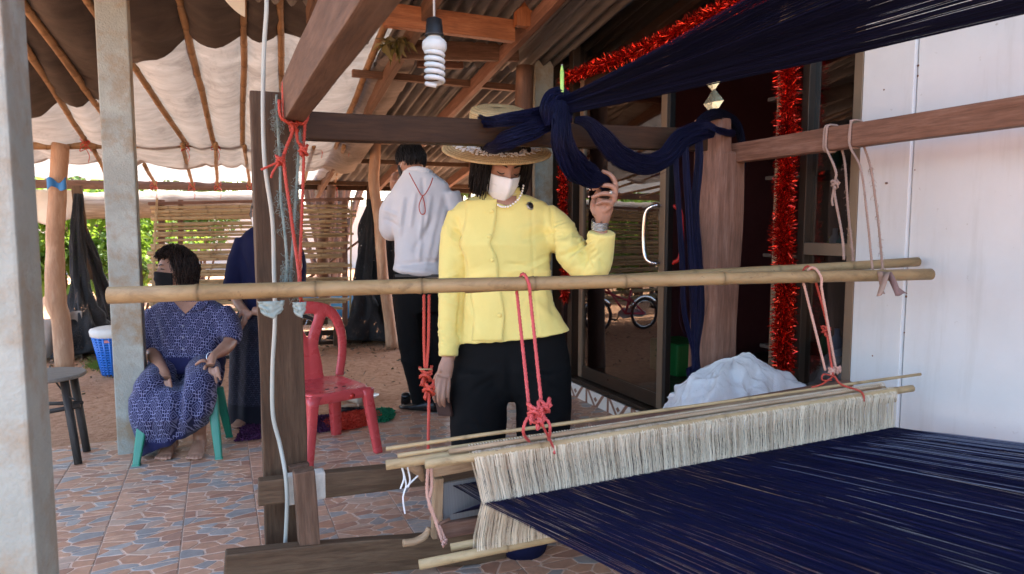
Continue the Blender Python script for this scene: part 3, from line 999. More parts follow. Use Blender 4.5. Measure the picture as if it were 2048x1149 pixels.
# far left post: broad face towards the camera
a, b = W(500, 180, Y=YP), W(600, 700, Y=YP)
pl = W(520, 700, Y=YP).x; pr = W(609, 700, Y=YP).x
post = bar('post', ((pl + pr) / 2, YP + .035, .02), ((pl + pr) / 2 - .004, YP + .035, a.z), pr - pl, .07, M['wood_post'], loom, .006, rough=.006, segs=10)
# right post, wide slab with a bright arris
q0, q1, q2 = W(1402, 420, Y=YP).x, W(1428, 420, Y=YP).x, W(1480, 420, Y=YP).x
zt = W(1428, 236, Y=YP).z
def slab_post():
    zs = [0.0, .3, .6, .8, 1.0, 1.2, 1.35, 1.5, 1.585, 1.60, zt]
    V, Fa = [], []
    for z in zs:
        w = .004 * math.sin(z * 9)
        rgt = q2 + .012 * math.sin(z * 5 + 1) - (.075 if z > 1.59 else 0)
        lft = q0 + w + (.0 if z > 1.59 else 0)
        mid = q1 + .006 * math.sin(z * 4)
        V += [(lft, YP + .04, z), (mid, YP - .035, z), (rgt, YP - .015, z), (rgt + .02, YP + .06, z), (lft + .02, YP + .09, z)]
    n = 5
    for j in range(len(zs) - 1):
        for k in range(n): Fa.append((j * n + k, j * n + (k + 1) % n, (j + 1) * n + (k + 1) % n, (j + 1) * n + k))
    Fa.append(tuple(range(n))[::-1]); Fa.append(tuple((len(zs) - 1) * n + k for k in range(n)))
    mw = frame_x((0, 0, 0), (0, 0, 1)); mw.translation = Vector((q1, YP, .9)); inv = mw.inverted()
    o = mesh('post', [inv @ Vector(v) for v in V], Fa, M['wood_red'], loom, False, mw=mw)
    m = o.modifiers.new('b', 'BEVEL'); m.width = .006; m.segments = 2; m.limit_method = 'ANGLE'; m.angle_limit = .5
slab_post()
# top cross beam between the posts
bz0 = W(620, 249, Y=YP - .03); bz1 = W(1440, 283, Y=YP - .03)
bar('cross_beam', (pr - .02, YP + .035, bz0.z), (q1 + .02, YP + .035, bz1.z + .01), .055, .098, M['wood_dark'], loom, .005, rough=.004, segs=8)
# left side beam running towards the camera
bar('side_beam', (.245, -1.2, 1.665), (.238, YP - .04, 1.665), .064, .135, M['wood_mid'], loom, .006, rough=.004, segs=14)
# right side beam
bar('side_beam', (2.19, -1.0, 1.598), (2.19, W(1445, 310, X=2.19).y, 1.593), .05, .088, M['wood_red'], loom, .006, rough=.003, segs=12)
# the two posts nearer than the camera, and the back bar that carries the warp
for x in (.24, 2.20): bar('post', (x, -1.15, 0), (x, -1.15, 1.9), .10, .07, M['wood_mid'], loom, .005, rough=.004, segs=6)
bar('warp_bar', (.10, -.95, .92), (2.3, -.95, .92), .06, .06, M['wood_mid'], loom, .01)
# lower left rails
bl, br_ = W(516, 983, Y=YP - .07), W(960, 935, Y=YP - .07)
bar('lower_rail', bl, br_, .045, .088, M['wood_grey'], loom, .005, rough=.006, segs=8)
plk0, plk1 = W(448, 1140, Y=YP - .16), W(1010, 1085, Y=YP - .16)
bar('floor_plank', plk0, plk1, .05, .125, M['wood_grey'], loom, .006, rough=.008, segs=10)
bar('floor_plank', (plk1.x + .04, YP - .12, plk1.z), (2.25, YP - .12, plk1.z), .05, .10, M['wood_mid'], loom, .006, rough=.006, segs=8)
sp = W(607, 940, Y=YP - .15)
bar('stub_post', (W(618, 1149, Y=YP - .15).x + .01, YP - .15, 0), (sp.x, YP - .15, sp.z), .066, .05, M['wood_mid'], loom, .005, rough=.005, segs=5)
sp2 = W(597, 928, Y=YP - .02)
bar('wedge', (sp2.x + .01, YP - .025, sp2.z - .14), (sp2.x, YP - .025, sp2.z), .07, .03, M['wood_mid'], loom, .004)
M['cloth_tie'] = mat('off_white_cloth_tie', (.62, .57, .49), (.48, .43, .36), .8, 20, .3, 120)
for px in (582, 638):
    c = W(px, 977 if px < 600 else 968, Y=YP - .075)
    bar('cloth_wrap', c + Vector((-.020, 0, 0)), c + Vector((.020, 0, 0)), .052, .098, M['cloth_tie'], loom, .008, rough=.004, segs=4)

# ------------------------------------------------------------------ bamboo poles hung over the loom
A, B = W(217, 592, Y=2.16), W(1862, 549, Y=1.60)
o = bamboo('bamboo_pole', A, B, .0240, .0205, M['bamboo'], None, .30, 20, bend=-.004, wob=.005)
tag(o, 'long bamboo pole hanging level across the front of the loom', 'bamboo pole')
POLE = (A, B)
A, B = W(930, 577, Y=2.12), W(1836, 524, Y=1.72)
o = bamboo('bamboo_pole', A, B, .0185, .0175, M['bamboo'], None, .33, 16, wob=.004)
tag(o, 'second slimmer bamboo pole just behind the right half of the long one', 'bamboo pole')

# ------------------------------------------------------------------ heddles, reed, warp
TL, TR = W(945, 914, Y=1.80), W(1786, 783, Y=1.60)
EL, ER = W(967, 1009, Y=1.78), W(1788, 857, Y=1.58)
BL = W(952, 1108, Y=1.80); BR = BL + (ER - EL) + Vector((0, 0, .0))
def heddle_thread_paths(N, dy, seed, x0=0.0, x1=1.0, cl=.003):
    rnd = random.Random(seed)
    P, Wd, At = [], [], []
    for i in range(N):
        s = x0 + (x1 - x0) * (i + rnd.uniform(-.5, .5)) / N
        s = min(1, max(0, s))
        c = noise.noise(Vector((s * 38, seed, 0))) * cl + noise.noise(Vector((s * 110, seed, 3))) * cl * .7
        off = Vector((0, dy, 0))
        top = TL.lerp(TR, s) + off + Vector((rnd.uniform(-.002, .002), 0, rnd.uniform(-.001, .002)))
        eye = EL.lerp(ER, s) + off * .3 + Vector((c * .6 + rnd.uniform(-.002, .002), 0, rnd.uniform(-.004, .004)))
        bot = BL.lerp(BR, s) + off + Vector((rnd.uniform(-.003, .003), 0, 0))
        bow = Vector((c * 2.2, -.006 + rnd.uniform(-.005, .004), 0))
        pts = [top + Vector((0, .012, -.004)), top + Vector((0, 0, .0155)), top + Vector((0, -.016, -.004)) + bow * .3,
               top.lerp(eye, .33) + bow, top.lerp(eye, .7) + bow * .8, eye,
               eye.lerp(bot, .35) - bow * .6, eye.lerp(bot, .75) - bow * .4, bot + Vector((0, -.012, 0)), bot + Vector((0, 0, -.014))]
        P.append(pts); Wd.append(rnd.uniform(.0010, .0020)); At.append(min(1, max(0, .5 + noise.noise(Vector((s * 60, seed, 9))) * .8 + rnd.uniform(-.35, .35))))
    return P, Wd, At
M['heddle_thread'] = thread_mat('cream_heddle_string', (.80, .68, .50), (.50, .385, .265), .8)
hd = thing('heddle_shaft', 'cream string heddle curtain on bamboo rods across the navy warp', 'heddle', (TL + TR) / 2)
P, Wd, At = heddle_thread_paths(1250, 0, 1)
tag(ribbons('heddle_strings', P, .0016, M['heddle_thread'], hd, 4, True, Wd, At), kind='stuff')
P, Wd, At = heddle_thread_paths(900, .045, 2, cl=.005)
tag(ribbons('heddle_strings', P, .0016, M['heddle_thread'], hd, 3, True, Wd, At), kind='stuff')
dx = (TR - TL).normalized()
bamboo('rod', TL - dx * .14, TR + dx * .085, .0135, .0125, M['bamboo_pale'], hd, .6, 12)
bamboo('rod', TL - dx * .24 + Vector((0, .05, -.002)), TR + dx * .02 + Vector((0, .05, -.006)), .0145, .0125, M['bamboo_pale'], hd, .6, 12)
bamboo('rod', W(772, 898, Y=1.9), W(1842, 749, Y=1.64), .0065, .0055, M['bamboo_pale'], hd, .5, 8)
bamboo('rod', W(795, 912, Y=1.88), W(1100, 868, Y=1.83), .007, .006, M['bamboo_pale'], hd, .5, 8)
bamboo('rod', TR + dx * -.35 + Vector((0, .03, -.045)), TR + dx * .045 + Vector((0, .03, -.042)), .011, .010, M['bamboo_brown'], hd, .6, 10)
bamboo('rod', BL - dx * .17 + Vector((0, -.002, 0)), BR + dx * .07, .0145, .0125, M['bamboo_pale'], hd, .6, 12)
bamboo('rod', BL - dx * .06 + Vector((0, .05, .008)), BR + dx * .03 + Vector((0, .05, .008)), .012, .011, M['bamboo_pale'], hd, .6, 12)
# cream binding along the top rod
P = []
for i in range(170):
    s = i / 170
    c = TL.lerp(TR, s) + Vector((0, .036, .018))
    P.append([c + Vector((.001, -.012, -.002)), c + Vector((.002, -.004, .006)), c + Vector((.003, .006, .005)), c + Vector((.004, .013, -.004))])
ribbons('string_binding', P, .004, M['heddle_thread'], hd, 3, True, None, [random.random() * .6 for _ in P])
bamboo('rod', TL + Vector((-.06, .036, .012)), TR + Vector((-.02, .036, .012)), .0085, .008, M['wood_light'], hd, .9, 8)

# beater with grey reed
bt = thing('beater', 'pale wood beater frame holding the grey reed behind the heddles', 'beater', W(900, 1000, Y=2.0))
YB = 1.98
t0, t1 = W(856, 930, Y=YB), W(1760, 800, Y=YB - .16)
bar('top_bar', W(862, 934, Y=YB), W(1655, 790, Y=YB - .2), .04, .062, M['wood_light'], bt, .008, rough=.003, segs=6)
bar('top_bar_cap', W(1180, 858, Y=YB + .05), W(1700, 768, Y=YB - .12), .045, .03, M['wood_red'], bt, .01, rough=.004, segs=6)
bar('upright', W(872, 1075, Y=YB), W(876, 955, Y=YB), .03, .03, M['wood_light'], bt, .004)
rl, rr = W(884, 1005, Y=YB), W(1700, 855, Y=YB - .2)
M['reed'] = mat('grey_reed', (.20, .20, .20), (.13, .13, .135), .5, 10, .4, 220, (60, 1, .2), metal=.3)
v0 = rl + Vector((0, 0, .062)); v1 = rr + Vector((0, 0, .062)); v2 = rr - Vector((0, 0, .06)); v3 = rl - Vector((0, 0, .06))
mw = frame_x(rl, rr)
Lr = (rr - rl).length
bar('reed', rl, rr, .012, .125, M['reed'], bt, .002)
bar('bottom_bar', W(872, 1062, Y=YB), W(1690, 905, Y=YB - .2), .04, .05, M['wood_red'], bt, .006, rough=.003, segs=6)
tube('hook', [W(806, 1087, Y=YB - .02), W(830, 1083, Y=YB - .02), W(850, 1072, Y=YB - .02), W(858, 1056, Y=YB - .02)], [.012, .012, .012, .008], M['wood_light'], bt, 8, 5)
tube('peg', [W(870, 1052, Y=YB - .05), W(900, 1038, Y=YB - .05)], .005, M['wood_red'], bt, 8)
tube('shoulder', [W(800, 916, Y=YB + .02), W(815, 926, Y=YB + .02), W(836, 940, Y=YB + .02), W(846, 962, Y=YB + .02)], [.014, .02, .018, .006], M['wood_light'], bt, 8, 5)

# warp
M['navy_thread'] = thread_mat('navy_cotton', (.0028, .0036, .026), (.0055, .0075, .050), .65)
LP, RP = W(1252, 1149, Y=1.16), W(2048, 889, Y=1.16)
def warp_paths(N, seed):
    rnd = random.Random(seed)
    P, Wd, At = [], [], []
    for i in range(N):
        s = (i + rnd.uniform(-.5, .5)) / N
        # clumps leave open slits between them
        g = noise.noise(Vector((s * 26, seed, 0))) * .009 + noise.noise(Vector((s * 75, seed, 1))) * .0055 + noise.noise(Vector((s * 190, seed, 2))) * .0025
        e = min(1, max(0, s)); b = min(1.01, max(-.01, s + g))
        E_ = EL.lerp(ER, e) + Vector((0, .01, rnd.uniform(-.003, .003)))
        Q = LP.lerp(RP, b) + Vector((0, 0, rnd.uniform(-.004, .004)))
        Z = EL.lerp(ER, e).lerp(Q, 3.4) + Vector((0, 0, -.03))
        rd = rl.lerp(rr, .02 + .96 * e) + Vector((0, 0, rnd.choice((-.045, .05))))
        P.append([rd, E_, E_.lerp(Q, .5) + Vector((0, 0, rnd.uniform(-.002, .002))), Q, Z])
        Wd.append(rnd.uniform(.0009, .0020)); At.append(rnd.random() ** 2)
    return P, Wd, At
P, Wd, At = warp_paths(1750, 4)
wp = ribbons('warp', P, .0014, M['navy_thread'], None, 3, True, Wd, At)
tag(wp, 'wide sheet of navy warp threads stretched towards the lower right', 'warp yarn', kind='stuff')
# pale slack threads among the navy ones
rnd = random.Random(12)
P = []
for i in range(46):
    s = min(1, max(0, rnd.gauss(.86, .12)))
    E_ = EL.lerp(ER, s); Q = LP.lerp(RP, s + rnd.uniform(-.004, .004)) + Vector((0, 0, .004))
    P.append([E_, E_.lerp(Q, .5) + Vector((0, 0, .003)), Q, EL.lerp(ER, s).lerp(Q, 3.4)])
M['pale_blue_thread'] = thread_mat('pale_blue_cotton', (.10, .12, .22), (.30, .32, .40), .6)
o = ribbons('pale_warp_threads', P, .0011, M['pale_blue_thread'], None, 3, True, None, [rnd.random() for _ in P])
tag(o, 'scattered paler threads lying along the right of the navy warp', 'warp yarn', kind='stuff')

# overhead warp fan from the knot
K = W(1118, 215, Y=YP - .13)
U1, U2 = W(1492, -8, D=1.75), W(2048, 2, D=1.72)
UA, UB = U1 + (U1 - K) * .9, U2 + (U2 - K) * .9
M['navy_dark'] = thread_mat('navy_yarn', (.0028, .0034, .015), (.0065, .0082, .036), .5)
def fan_paths(N, seed):
    rnd = random.Random(seed)
    P, Wd, At = [], [], []
    for i in range(N):
        s = (i + rnd.uniform(-.5, .5)) / N
        s2 = min(1, max(0, s + noise.noise(Vector((s * 18, 1, seed))) * .035 + noise.noise(Vector((s * 60, 2, seed))) * .012))
        B = UA.lerp(UB, s2)
        st = K + Vector(((s - .5) * .01, rnd.uniform(-.012, .012), (s - .5) * -.05 + rnd.uniform(-.006, .006)))
        P.append([st, st.lerp(B, .12) + Vector((0, 0, -.010)), st.lerp(B, .35) + Vector((0, 0, -.022)), st.lerp(B, .65) + Vector((0, 0, -.02)), B])
        Wd.append(rnd.uniform(.0013, .0026)); At.append(rnd.random() ** 2)
    return P, Wd, At
P, Wd, At = fan_paths(620, 5)
o = ribbons('overhead_warp', P, .002, M['navy_dark'], None, 3, True, Wd, At)
tag(o, 'navy warp yarn fanning out overhead from the knot to the upper right', 'warp yarn', kind='stuff')

def hank_geo(path, wid, N, seed, flat=.6, tw=1.5, sub=8, r=.0016, shape=1.0):
    rnd = random.Random(seed)
    Pc = catmull(path, sub)
    F = frames(Pc)
    m = len(Pc)
    P, At = [], []
    for i in range(N):
        a = rnd.uniform(0, 2 * math.pi); q = math.sqrt(rnd.random()) ** shape
        pts = []
        for j, p in enumerate(Pc):
            t = j / (m - 1)
            w = lerpl(wid, t)
            an = a + tw * t + .5 * noise.noise(Vector((t * 4, i * .37, seed)))
            qq = q * (1 + .25 * noise.noise(Vector((t * 5, i * .71, seed + 3))))
            pts.append(p + F[j][0] * (math.cos(an) * w * qq) + F[j][1] * (math.sin(an) * w * flat * qq))
        P.append(pts); At.append(rnd.random() ** 2)
    return P, At
def hank(name, path, wid, N, seed, matn='navy_dark', parent=None, wd=.0030, **kw):
    P, At = hank_geo(path, wid, int(N * 1.8), seed, **kw)
    rnd = random.Random(seed + 100)
    for i in range(N // 9):          # stray threads that stand off the bundle
        q = [Vector(p) for p in P[rnd.randrange(len(P))]]
        c = q[len(q) // 2]; a, b = sorted((rnd.random(), rnd.random()))
        o_ = Vector((rnd.gauss(0, 1), rnd.gauss(0, 1), rnd.gauss(-.4, 1))) * .012
        m = len(q)
        P.append([p + o_ * max(0, math.sin(math.pi * (j / (m - 1) - a) / max(.15, b - a))) if a < j / (m - 1) < b else p for j, p in enumerate(q)]); At.append(rnd.random())
    Wd = [wd * rnd.uniform(.5, 1.15) for _ in P[:-(N // 9)]] + [wd * .4] * (N // 9)
    return ribbons(name, P, wd, M[matn], parent, 4, True, Wd, At)
YK = YP - .10
# knot: two tails round the cross beam, the knot body, the hanging loop and the swag to the right post
kn = thing('yarn_hank', 'navy yarn hank knotted to the cross beam with a loop drooping to the hand', 'yarn', K)
bz = bz0.z
hank('tail', [W(1112, 222, Y=YK), W(1060, 232, Y=YK), W(1000, 241, Y=YK - .01), W(975, 245, Y=YK + .06), W(960, 240, Y=YK + .18)], [.03, .026, .022, .02, .02], 110, 21, 'navy_dark', kn)
hank('tail', [W(1110, 238, Y=YK - .02), W(1060, 262, Y=YK - .01), W(1012, 283, Y=YK), W(985, 297, Y=YK + .08), W(970, 290, Y=YK + .18)], [.03, .038, .032, .022, .02], 140, 22, 'navy_dark', kn)
hank('knot', [W(1098, 250, Y=YK - .05), W(1094, 220, Y=YK - .06), W(1108, 196, Y=YK - .05), W(1128, 194, Y=YK - .04), W(1134, 216, Y=YK - .05), W(1124, 244, Y=YK - .06), W(1104, 244, Y=YK - .07)], [.016, .03, .034, .03, .03, .03, .02], 170, 23, 'navy_dark', kn)
HP = W(1200, 362, Y=YK - .03)
hank('loop', [W(1122, 205, Y=YK - .06), W(1122, 250, Y=YK - .07), W(1128, 295, Y=YK - .07), W(1150, 333, Y=YK - .05), W(1178, 352, Y=YK - .03), HP, W(1222, 372, Y=YK)], [.034, .038, .046, .052, .046, .030, .022], 260, 24, 'navy_dark', kn)
hank('swag', [W(1150, 240, Y=YK + .02), W(1176, 246, Y=YK), W(1205, 276, Y=YK), W(1240, 312, Y=YK), W(1290, 330, Y=YK), W(1330, 316, Y=YK), W(1362, 280, Y=YK), W(1400, 262, Y=YK), W(1425, 262, Y=YK + .02)], [.012, .024, .038, .042, .042, .042, .046, .044, .03], 230, 25, 'navy_dark', kn)
# hank looped on the right post and strands hanging beside it
rh = thing('yarn_hank', 'black navy yarn hank looped over the top of the right loom post', 'yarn', W(1430, 250, Y=YK))
rp = [W(1395, 268, Y=YK), W(1405, 240, Y=YK + .01), W(1440, 228, Y=YK + .08), W(1475, 255, Y=YK + .16), W(1487, 310, Y=YK + .17), W(1483, 372, Y=YK + .17)]
M['black_yarn'] = thread_mat('near_black_yarn', (.003, .0033, .008), (.006, .007, .02), .6)
hank('loop', rp, [.02, .022, .026, .034, .02, .01], 150, 31, 'black_yarn', rh)
hank('front_band', [W(1385, 268, Y=YK), W(1410, 252, Y=YK - .02), W(1440, 262, Y=YK - .02), W(1468, 268, Y=YK + .1)], [.016, .014, .014, .016], 60, 36, 'navy_dark', rh)
hs = thing('yarn_strands', 'long navy yarn strands hanging down the left of the right loom post', 'yarn', W(1390, 500, Y=YK))
for i, (x0, x1, w) in enumerate(((1352, 1356, .012), (1372, 1376, .016), (1398, 1388, .020))):
    hank('strand', [W(x0, 272, Y=YK), W(x0, 330, Y=YK), W(x1 + 2, 420, Y=YK), W(x1 + 8, 520, Y=YK), W(x1 + 12, 620, Y=YK), W(1386 + 3 * i, 700, Y=YK), W(1388 + 4 * i, 762, Y=YK - .01)], [w * .8, w, w, w * 1.1, w, w * .9, w], 80, 41 + i, 'navy_dark', hs)
hank('strand_tail', [W(1385, 735, Y=YK), W(1392, 770, Y=YK), W(1415, 760, Y=YK - .02), W(1440, 744, Y=YK - .03), W(1465, 752, Y=YK - .04)], [.03, .034, .034, .03, .03], 160, 47, 'navy_dark', hs)

# pen stuck in the knot
pc = W(1124, 178, Y=YK - .05)
pen = thing('pen', 'light green pen stuck upright in the navy knot', 'pen', pc)
M['pen'] = mat('lime_plastic', (.42, .66, .16), (.38, .60, .14), .35)
ptop = W(1124, 128, Y=YK - .05); pbot = W(1124, 205, Y=YK - .05)
tube('barrel', [pbot, pbot.lerp(ptop, .8)], .0075, M['pen'], pen, 12)
tube('cone', [pbot.lerp(ptop, .8), pbot.lerp(ptop, .95)], [.0075, .003], M['pen'], pen, 12)
tube('tip', [pbot.lerp(ptop, .95), ptop], [.0022, .001], M['chrome'], pen, 8)

# ------------------------------------------------------------------ ropes
def rope_thing(name, lab, geos, m, group=None):
    o = mesh(name, *merge(geos), M[m], None, True)
    return tag(o, lab, 'rope', group)
def wrap(c, rx, rz, r, turns=2, ax=None, tilt=0):
    """coil round a beam lying along Y"""
    pts = []
    for i in range(turns * 8 + 1):
        a = i / 8 * 2 * math.pi
        sx = math.copysign(abs(math.cos(a)) ** .35, math.cos(a)); sz = math.copysign(abs(math.sin(a)) ** .35, math.sin(a))
        pts.append(Vector(c) + Vector((sx * rx, -.004 + i / 8 * r * 2.0 + tilt * sz, sz * rz)))
    return rope_geo(pts, r, 3)
YR = YP - .10
pl0 = W(603, 603, Y=2.03)
g = [wrap((.245, YR - .02, 1.665), .037, .072, .0062, 2)]
g.append(knot_geo(W(588, 254, Y=YR - .03), .014, .006, 3, 5))
g.append(rope_geo([W(558, 200, Y=YR - .06), W(562, 235, Y=YR - .06), W(586, 256, Y=YR - .05), W(571, 300, Y=YR - .06), W(568, 330, Y=YR - .07), W(583, 440, Y=2.22), W(597, 540, Y=2.1), W(601, 596, Y=2.09), W(605, 606, Y=2.12)], .0058))
g.append(rope_geo([W(592, 258, Y=YR - .04), W(596, 285, Y=YR - .05), W(607, 304, Y=YR - .04), W(604, 420, Y=2.24), W(600, 540, Y=2.14), W(602, 600, Y=2.12)], .0055))
g.append(rope_geo([W(610, 245, Y=YR - .01), W(608, 280, Y=YR - .02), W(606, 304, Y=YR - .04)], .0055))
g.append(knot_geo(W(607, 302, Y=YR - .05), .014, .0055, 3, 6))
g.append(knot_geo(W(560, 322, Y=YR - .07), .013, .0055, 3, 8))
g.append(rope_geo([W(558, 324, Y=YR - .08), W(540, 332, Y=YR - .08), W(522, 340, Y=YR - .08)], .004))
g.append(rope_geo([W(558, 326, Y=YR - .08), W(546, 344, Y=YR - .08), W(542, 356, Y=YR - .08)], .004))
rope_thing('rope', 'red rope knotted round the big side beam and holding the long pole at left', g, 'red_rope')
# frayed teal rope
def fray_geo(path, n, ln, seed):
    rnd = random.Random(seed)
    Pc = catmull(path, 10)
    out = []
    cl = [rnd.randrange(len(Pc)) for _ in range(9)]
    for i in range(n):
        p = Pc[min(len(Pc) - 1, max(0, rnd.choice(cl) + rnd.randrange(-2, 3)))]
        d = Vector((rnd.gauss(0, 1), rnd.gauss(0, .6), rnd.gauss(-.2, .6))).normalized() * ln * rnd.uniform(.25, .9)
        w = [Vector((rnd.gauss(0, 1), rnd.gauss(0, 1), rnd.gauss(0, 1))) * ln * .16 for _ in range(3)]
        out.append(tube_geo(catmull([p, p + d * .4 + w[0], p + d * .8 + w[1] + Vector((0, 0, -ln * .1)), p + d * .9 + w[2] + Vector((0, 0, -ln * .35))], 2), .0007, 3))
    return out
pa = [W(553, 190, Y=YR - .02), W(556, 260, Y=YR - .05), W(560, 330, Y=YR - .06), W(562, 400, Y=2.25), W(570, 470, Y=2.2), W(574, 540, Y=2.16), W(566, 590, Y=2.12)]
pb = [W(600, 262, Y=YR), W(597, 310, Y=YR - .04), W(590, 420, Y=2.25), W(585, 500, Y=2.2), W(582, 570, Y=2.15), W(598, 600, Y=2.12)]
g = [rope_geo(pa, .0048), rope_geo(pb, .0048)] + fray_geo(pa, 300, .03, 1) + fray_geo(pb, 240, .028, 2)
M['teal_cloth'] = mat('faded_teal_rag', (.25, .30, .27), (.34, .38, .34), .9, 25, .4, 160)
tr = rope_thing('frayed_rope', 'frayed grey teal rope hanging behind the red rope on the left', g, 'teal_rope')
def rag_geo(c, w, h, seed):
    return grid_geo(14, 12, lambda a, b: c + Vector(((a - .5) * w * (1 - .25 * b) + .006 * noise.noise(Vector((a * 3, b * 3, seed))), -.022 * math.cos((a - .5) * 2.6) - .012 * noise.noise(Vector((a * 5, b * 5, seed))), -b * h * (1 - .35 * abs(a - .5) * 2))))
for c, w, h in ((W(542, 602, Y=2.06), .075, .05), (W(598, 604, Y=2.05), .04, .045)):
    v, f = rag_geo(c, w, h, 3)
    par(solidify(mesh('rag_end', v, f, M['teal_cloth'], None, True), .004), tr)
# coral ropes from the pole to the heddle at centre
def pole_at(px):
    A, B = POLE
    best = min((abs(proj(A.lerp(B, t / 400))[0] - px), t / 400) for t in range(401))
    return A.lerp(B, best[1])
def drop(px, py, m, lab, knots, r=.0055, spread=.012, extra=None):
    p = pole_at(px)
    k = W(*py, Y=1.70)
    g = []
    loop = [k + Vector((-spread, .01, 0)), p + Vector((-.012, .028, -.02)), p + Vector((-.004, .012, .030)), p + Vector((.0, -.012, .030)), p + Vector((.004, -.032, 0)), p + Vector((.008, -.030, -.03)), k + Vector((spread, -.005, .01))]
    g.append(rope_geo([loop[0], loop[0].lerp(loop[1], .5), loop[1]], r))
    g.append(rope_geo(loop[1:6], r))
    g.append(rope_geo([loop[5], loop[5].lerp(loop[6], .5), loop[6]], r))
    for i, (dx_, dz_, s) in enumerate(knots): g.append(knot_geo(k + Vector((dx_, -.01, dz_)), s, r * 1.05, 3, int(px) + i))
    if extra: g += extra(k)
    return rope_thing('rope', lab, g, m)
def ex1(k):
    h = TL.lerp(TR, .145)
    return [rope_geo([k, k + Vector((-.035, -.01, -.02)), k + Vector((-.04, 0, -.06)), h + Vector((-.05, 0, .02))], .005),
            rope_geo([k, k + Vector((.03, -.02, -.03)), k + Vector((.035, -.02, -.06)), h + Vector((.01, -.01, .02))], .005),
            rope_geo([k, k + Vector((.012, -.02, -.04)), h + Vector((.02, -.02, .0)), h + Vector((.022, -.026, -.02))], .004)]
drop(1046, (1072, 822), 'pink_rope', 'coral pink rope from the pole to the heddle before the black trousers', [(-.01, 0, .02), (.022, .01, .018), (.006, -.03, .016)], .0058, .016, ex1)
def ex2(k):
    h = TL.lerp(TR, .895)
    return [rope_geo([k, k + Vector((.02, -.015, -.03)), h + Vector((.01, -.012, .02)), h + Vector((.016, -.02, -.012))], .004),
            rope_geo([k + Vector((-.01, 0, 0)), k + Vector((-.05, 0, .01)), k + Vector((-.055, 0, -.01)), k + Vector((-.01, 0, -.015))], .003),
            rope_geo([k, k + Vector((-.03, .02, -.03)), k + Vector((-.06, .04, -.045))], .003)]
drop(1627, (1662, 742), 'faded_rope', 'faded pink rope pair from the pole to the right end of the heddle', [(-.008, .0, .011), (.022, .002, .010)], .0048, .016)
p = pole_at(1642) + Vector((.02, .08, .02))
rope_thing('rope', 'red rope behind the faded pair, knotted halfway down to the heddle', [rope_geo([p + Vector((-.015, .015, -.02)), p + Vector((-.005, 0, .012)), p + Vector((.01, -.015, -.01)), W(1652, 640, Y=1.74), W(1656, 680, Y=1.73), W(1666, 752, Y=1.68)], .0045), knot_geo(W(1652, 662, Y=1.72), .014, .0042, 3, 77)] + ex2(W(1668, 752, Y=1.66)), 'red_rope')
# rope to the beater at x=850
t_ = W(852, 600, Y=2.14)
g = [rope_geo([W(848, 590, Y=2.16), W(848, 680, Y=2.14), W(850, 738, Y=2.12)], .0055), rope_geo([W(858, 590, Y=2.16), W(857, 680, Y=2.13), W(853, 740, Y=2.12)], .0055),
     knot_geo(W(852, 752, Y=2.12), .022, .006, 3, 9), knot_geo(W(858, 780, Y=2.11), .022, .006, 3, 10), rope_geo([W(858, 785, Y=2.11), W(857, 850, Y=2.05), W(856, 912, Y=2.0), W(854, 925, Y=1.99)], .0055)]
rope_thing('rope', 'red rope with a double knot dropping beside the yellow jacket to the beater', g, 'red_rope')
o = tube('stick', [W(838, 739, Y=2.1), W(864, 739, Y=2.1)], .0025, M['bamboo_pale'], None, 6)
tag(o, 'tiny bamboo stick thrust through the red rope by her hand', 'stick')
g = [rope_geo([W(862, 930, Y=1.94), W(863, 975, Y=1.93), W(858, 1010, Y=1.93), W(878, 1052, Y=1.93), W(892, 1085, Y=1.92)], .0055), rope_geo([W(856, 930, Y=1.93), W(854, 985, Y=1.93), W(862, 1015, Y=1.92), W(884, 1082, Y=1.92)], .0055), knot_geo(W(888, 1086, Y=1.92), .008, .0045, 2, 3)]
rope_thing('rope', 'faded pink rope looped under the left end of the beater', g, 'faded_rope')
M['white_string'] = mat('white_cotton_string', (.75, .74, .72), (.68, .67, .65), .8, 30, .1)
g = []
for pth in ([(802, 930), (808, 955), (801, 978)], [(803, 930), (812, 968), (808, 985), (806, 1000), (810, 1028)], [(815, 935), (820, 960), (816, 975)], [(836, 952), (822, 965), (812, 976)]):
    g.append(rope_geo([W(*q, Y=1.9) for q in pth], .0028, 5))
rope_thing('string', 'white cotton string dangling from the left end of the heddle rods', g, 'white_string')
# brown ropes over the right side beam
bx = 2.19
def beam_pt(px, z): return Vector((bx, W(px, 280, X=bx).y, z))
y1, y2 = W(1664, 280, X=bx).y, W(1712, 270, X=bx).y
g = [wrap((bx, y1, 1.597), .031, .05, .005, 2), rope_geo([(bx - .03, y1, 1.56), W(1672, 345, X=bx - .04), W(1668, 380, X=bx - .04), W(1684, 470, X=bx - .06), W(1688, 520, X=bx - .08)], .0052),
     rope_geo([(bx + .03, y1 - .02, 1.56), W(1690, 330, X=bx), W(1697, 430, X=bx), W(1706, 520, X=bx), W(1700, 540, X=bx - .02)], .0048), knot_geo(W(1670, 370, X=bx - .04), .014, .0045, 3, 14), rope_geo([W(1668, 375, X=bx - .05), W(1664, 400, X=bx - .05), W(1666, 412, X=bx - .05)], .0045)]
g += fray_geo([W(1690, 330, X=bx), W(1697, 430, X=bx), W(1706, 520, X=bx)], 50, .016, 5)
rope_thing('rope', 'frayed brown rope over the right side beam, nearer the red tinsel', g, 'brown_rope')
g = [wrap((bx, y2, 1.60), .031, .05, .0042, 1), rope_geo([(bx - .03, y2, 1.65), (bx - .032, y2, 1.56), W(1722, 340, X=bx - .03), W(1735, 440, X=bx - .04), W(1745, 540, X=bx - .06)], .0045),
     rope_geo([(bx + .03, y2 - .01, 1.56), W(1742, 340, X=bx), W(1756, 440, X=bx), W(1765, 535, X=bx - .02), W(1768, 548, X=bx - .06)], .0045)]
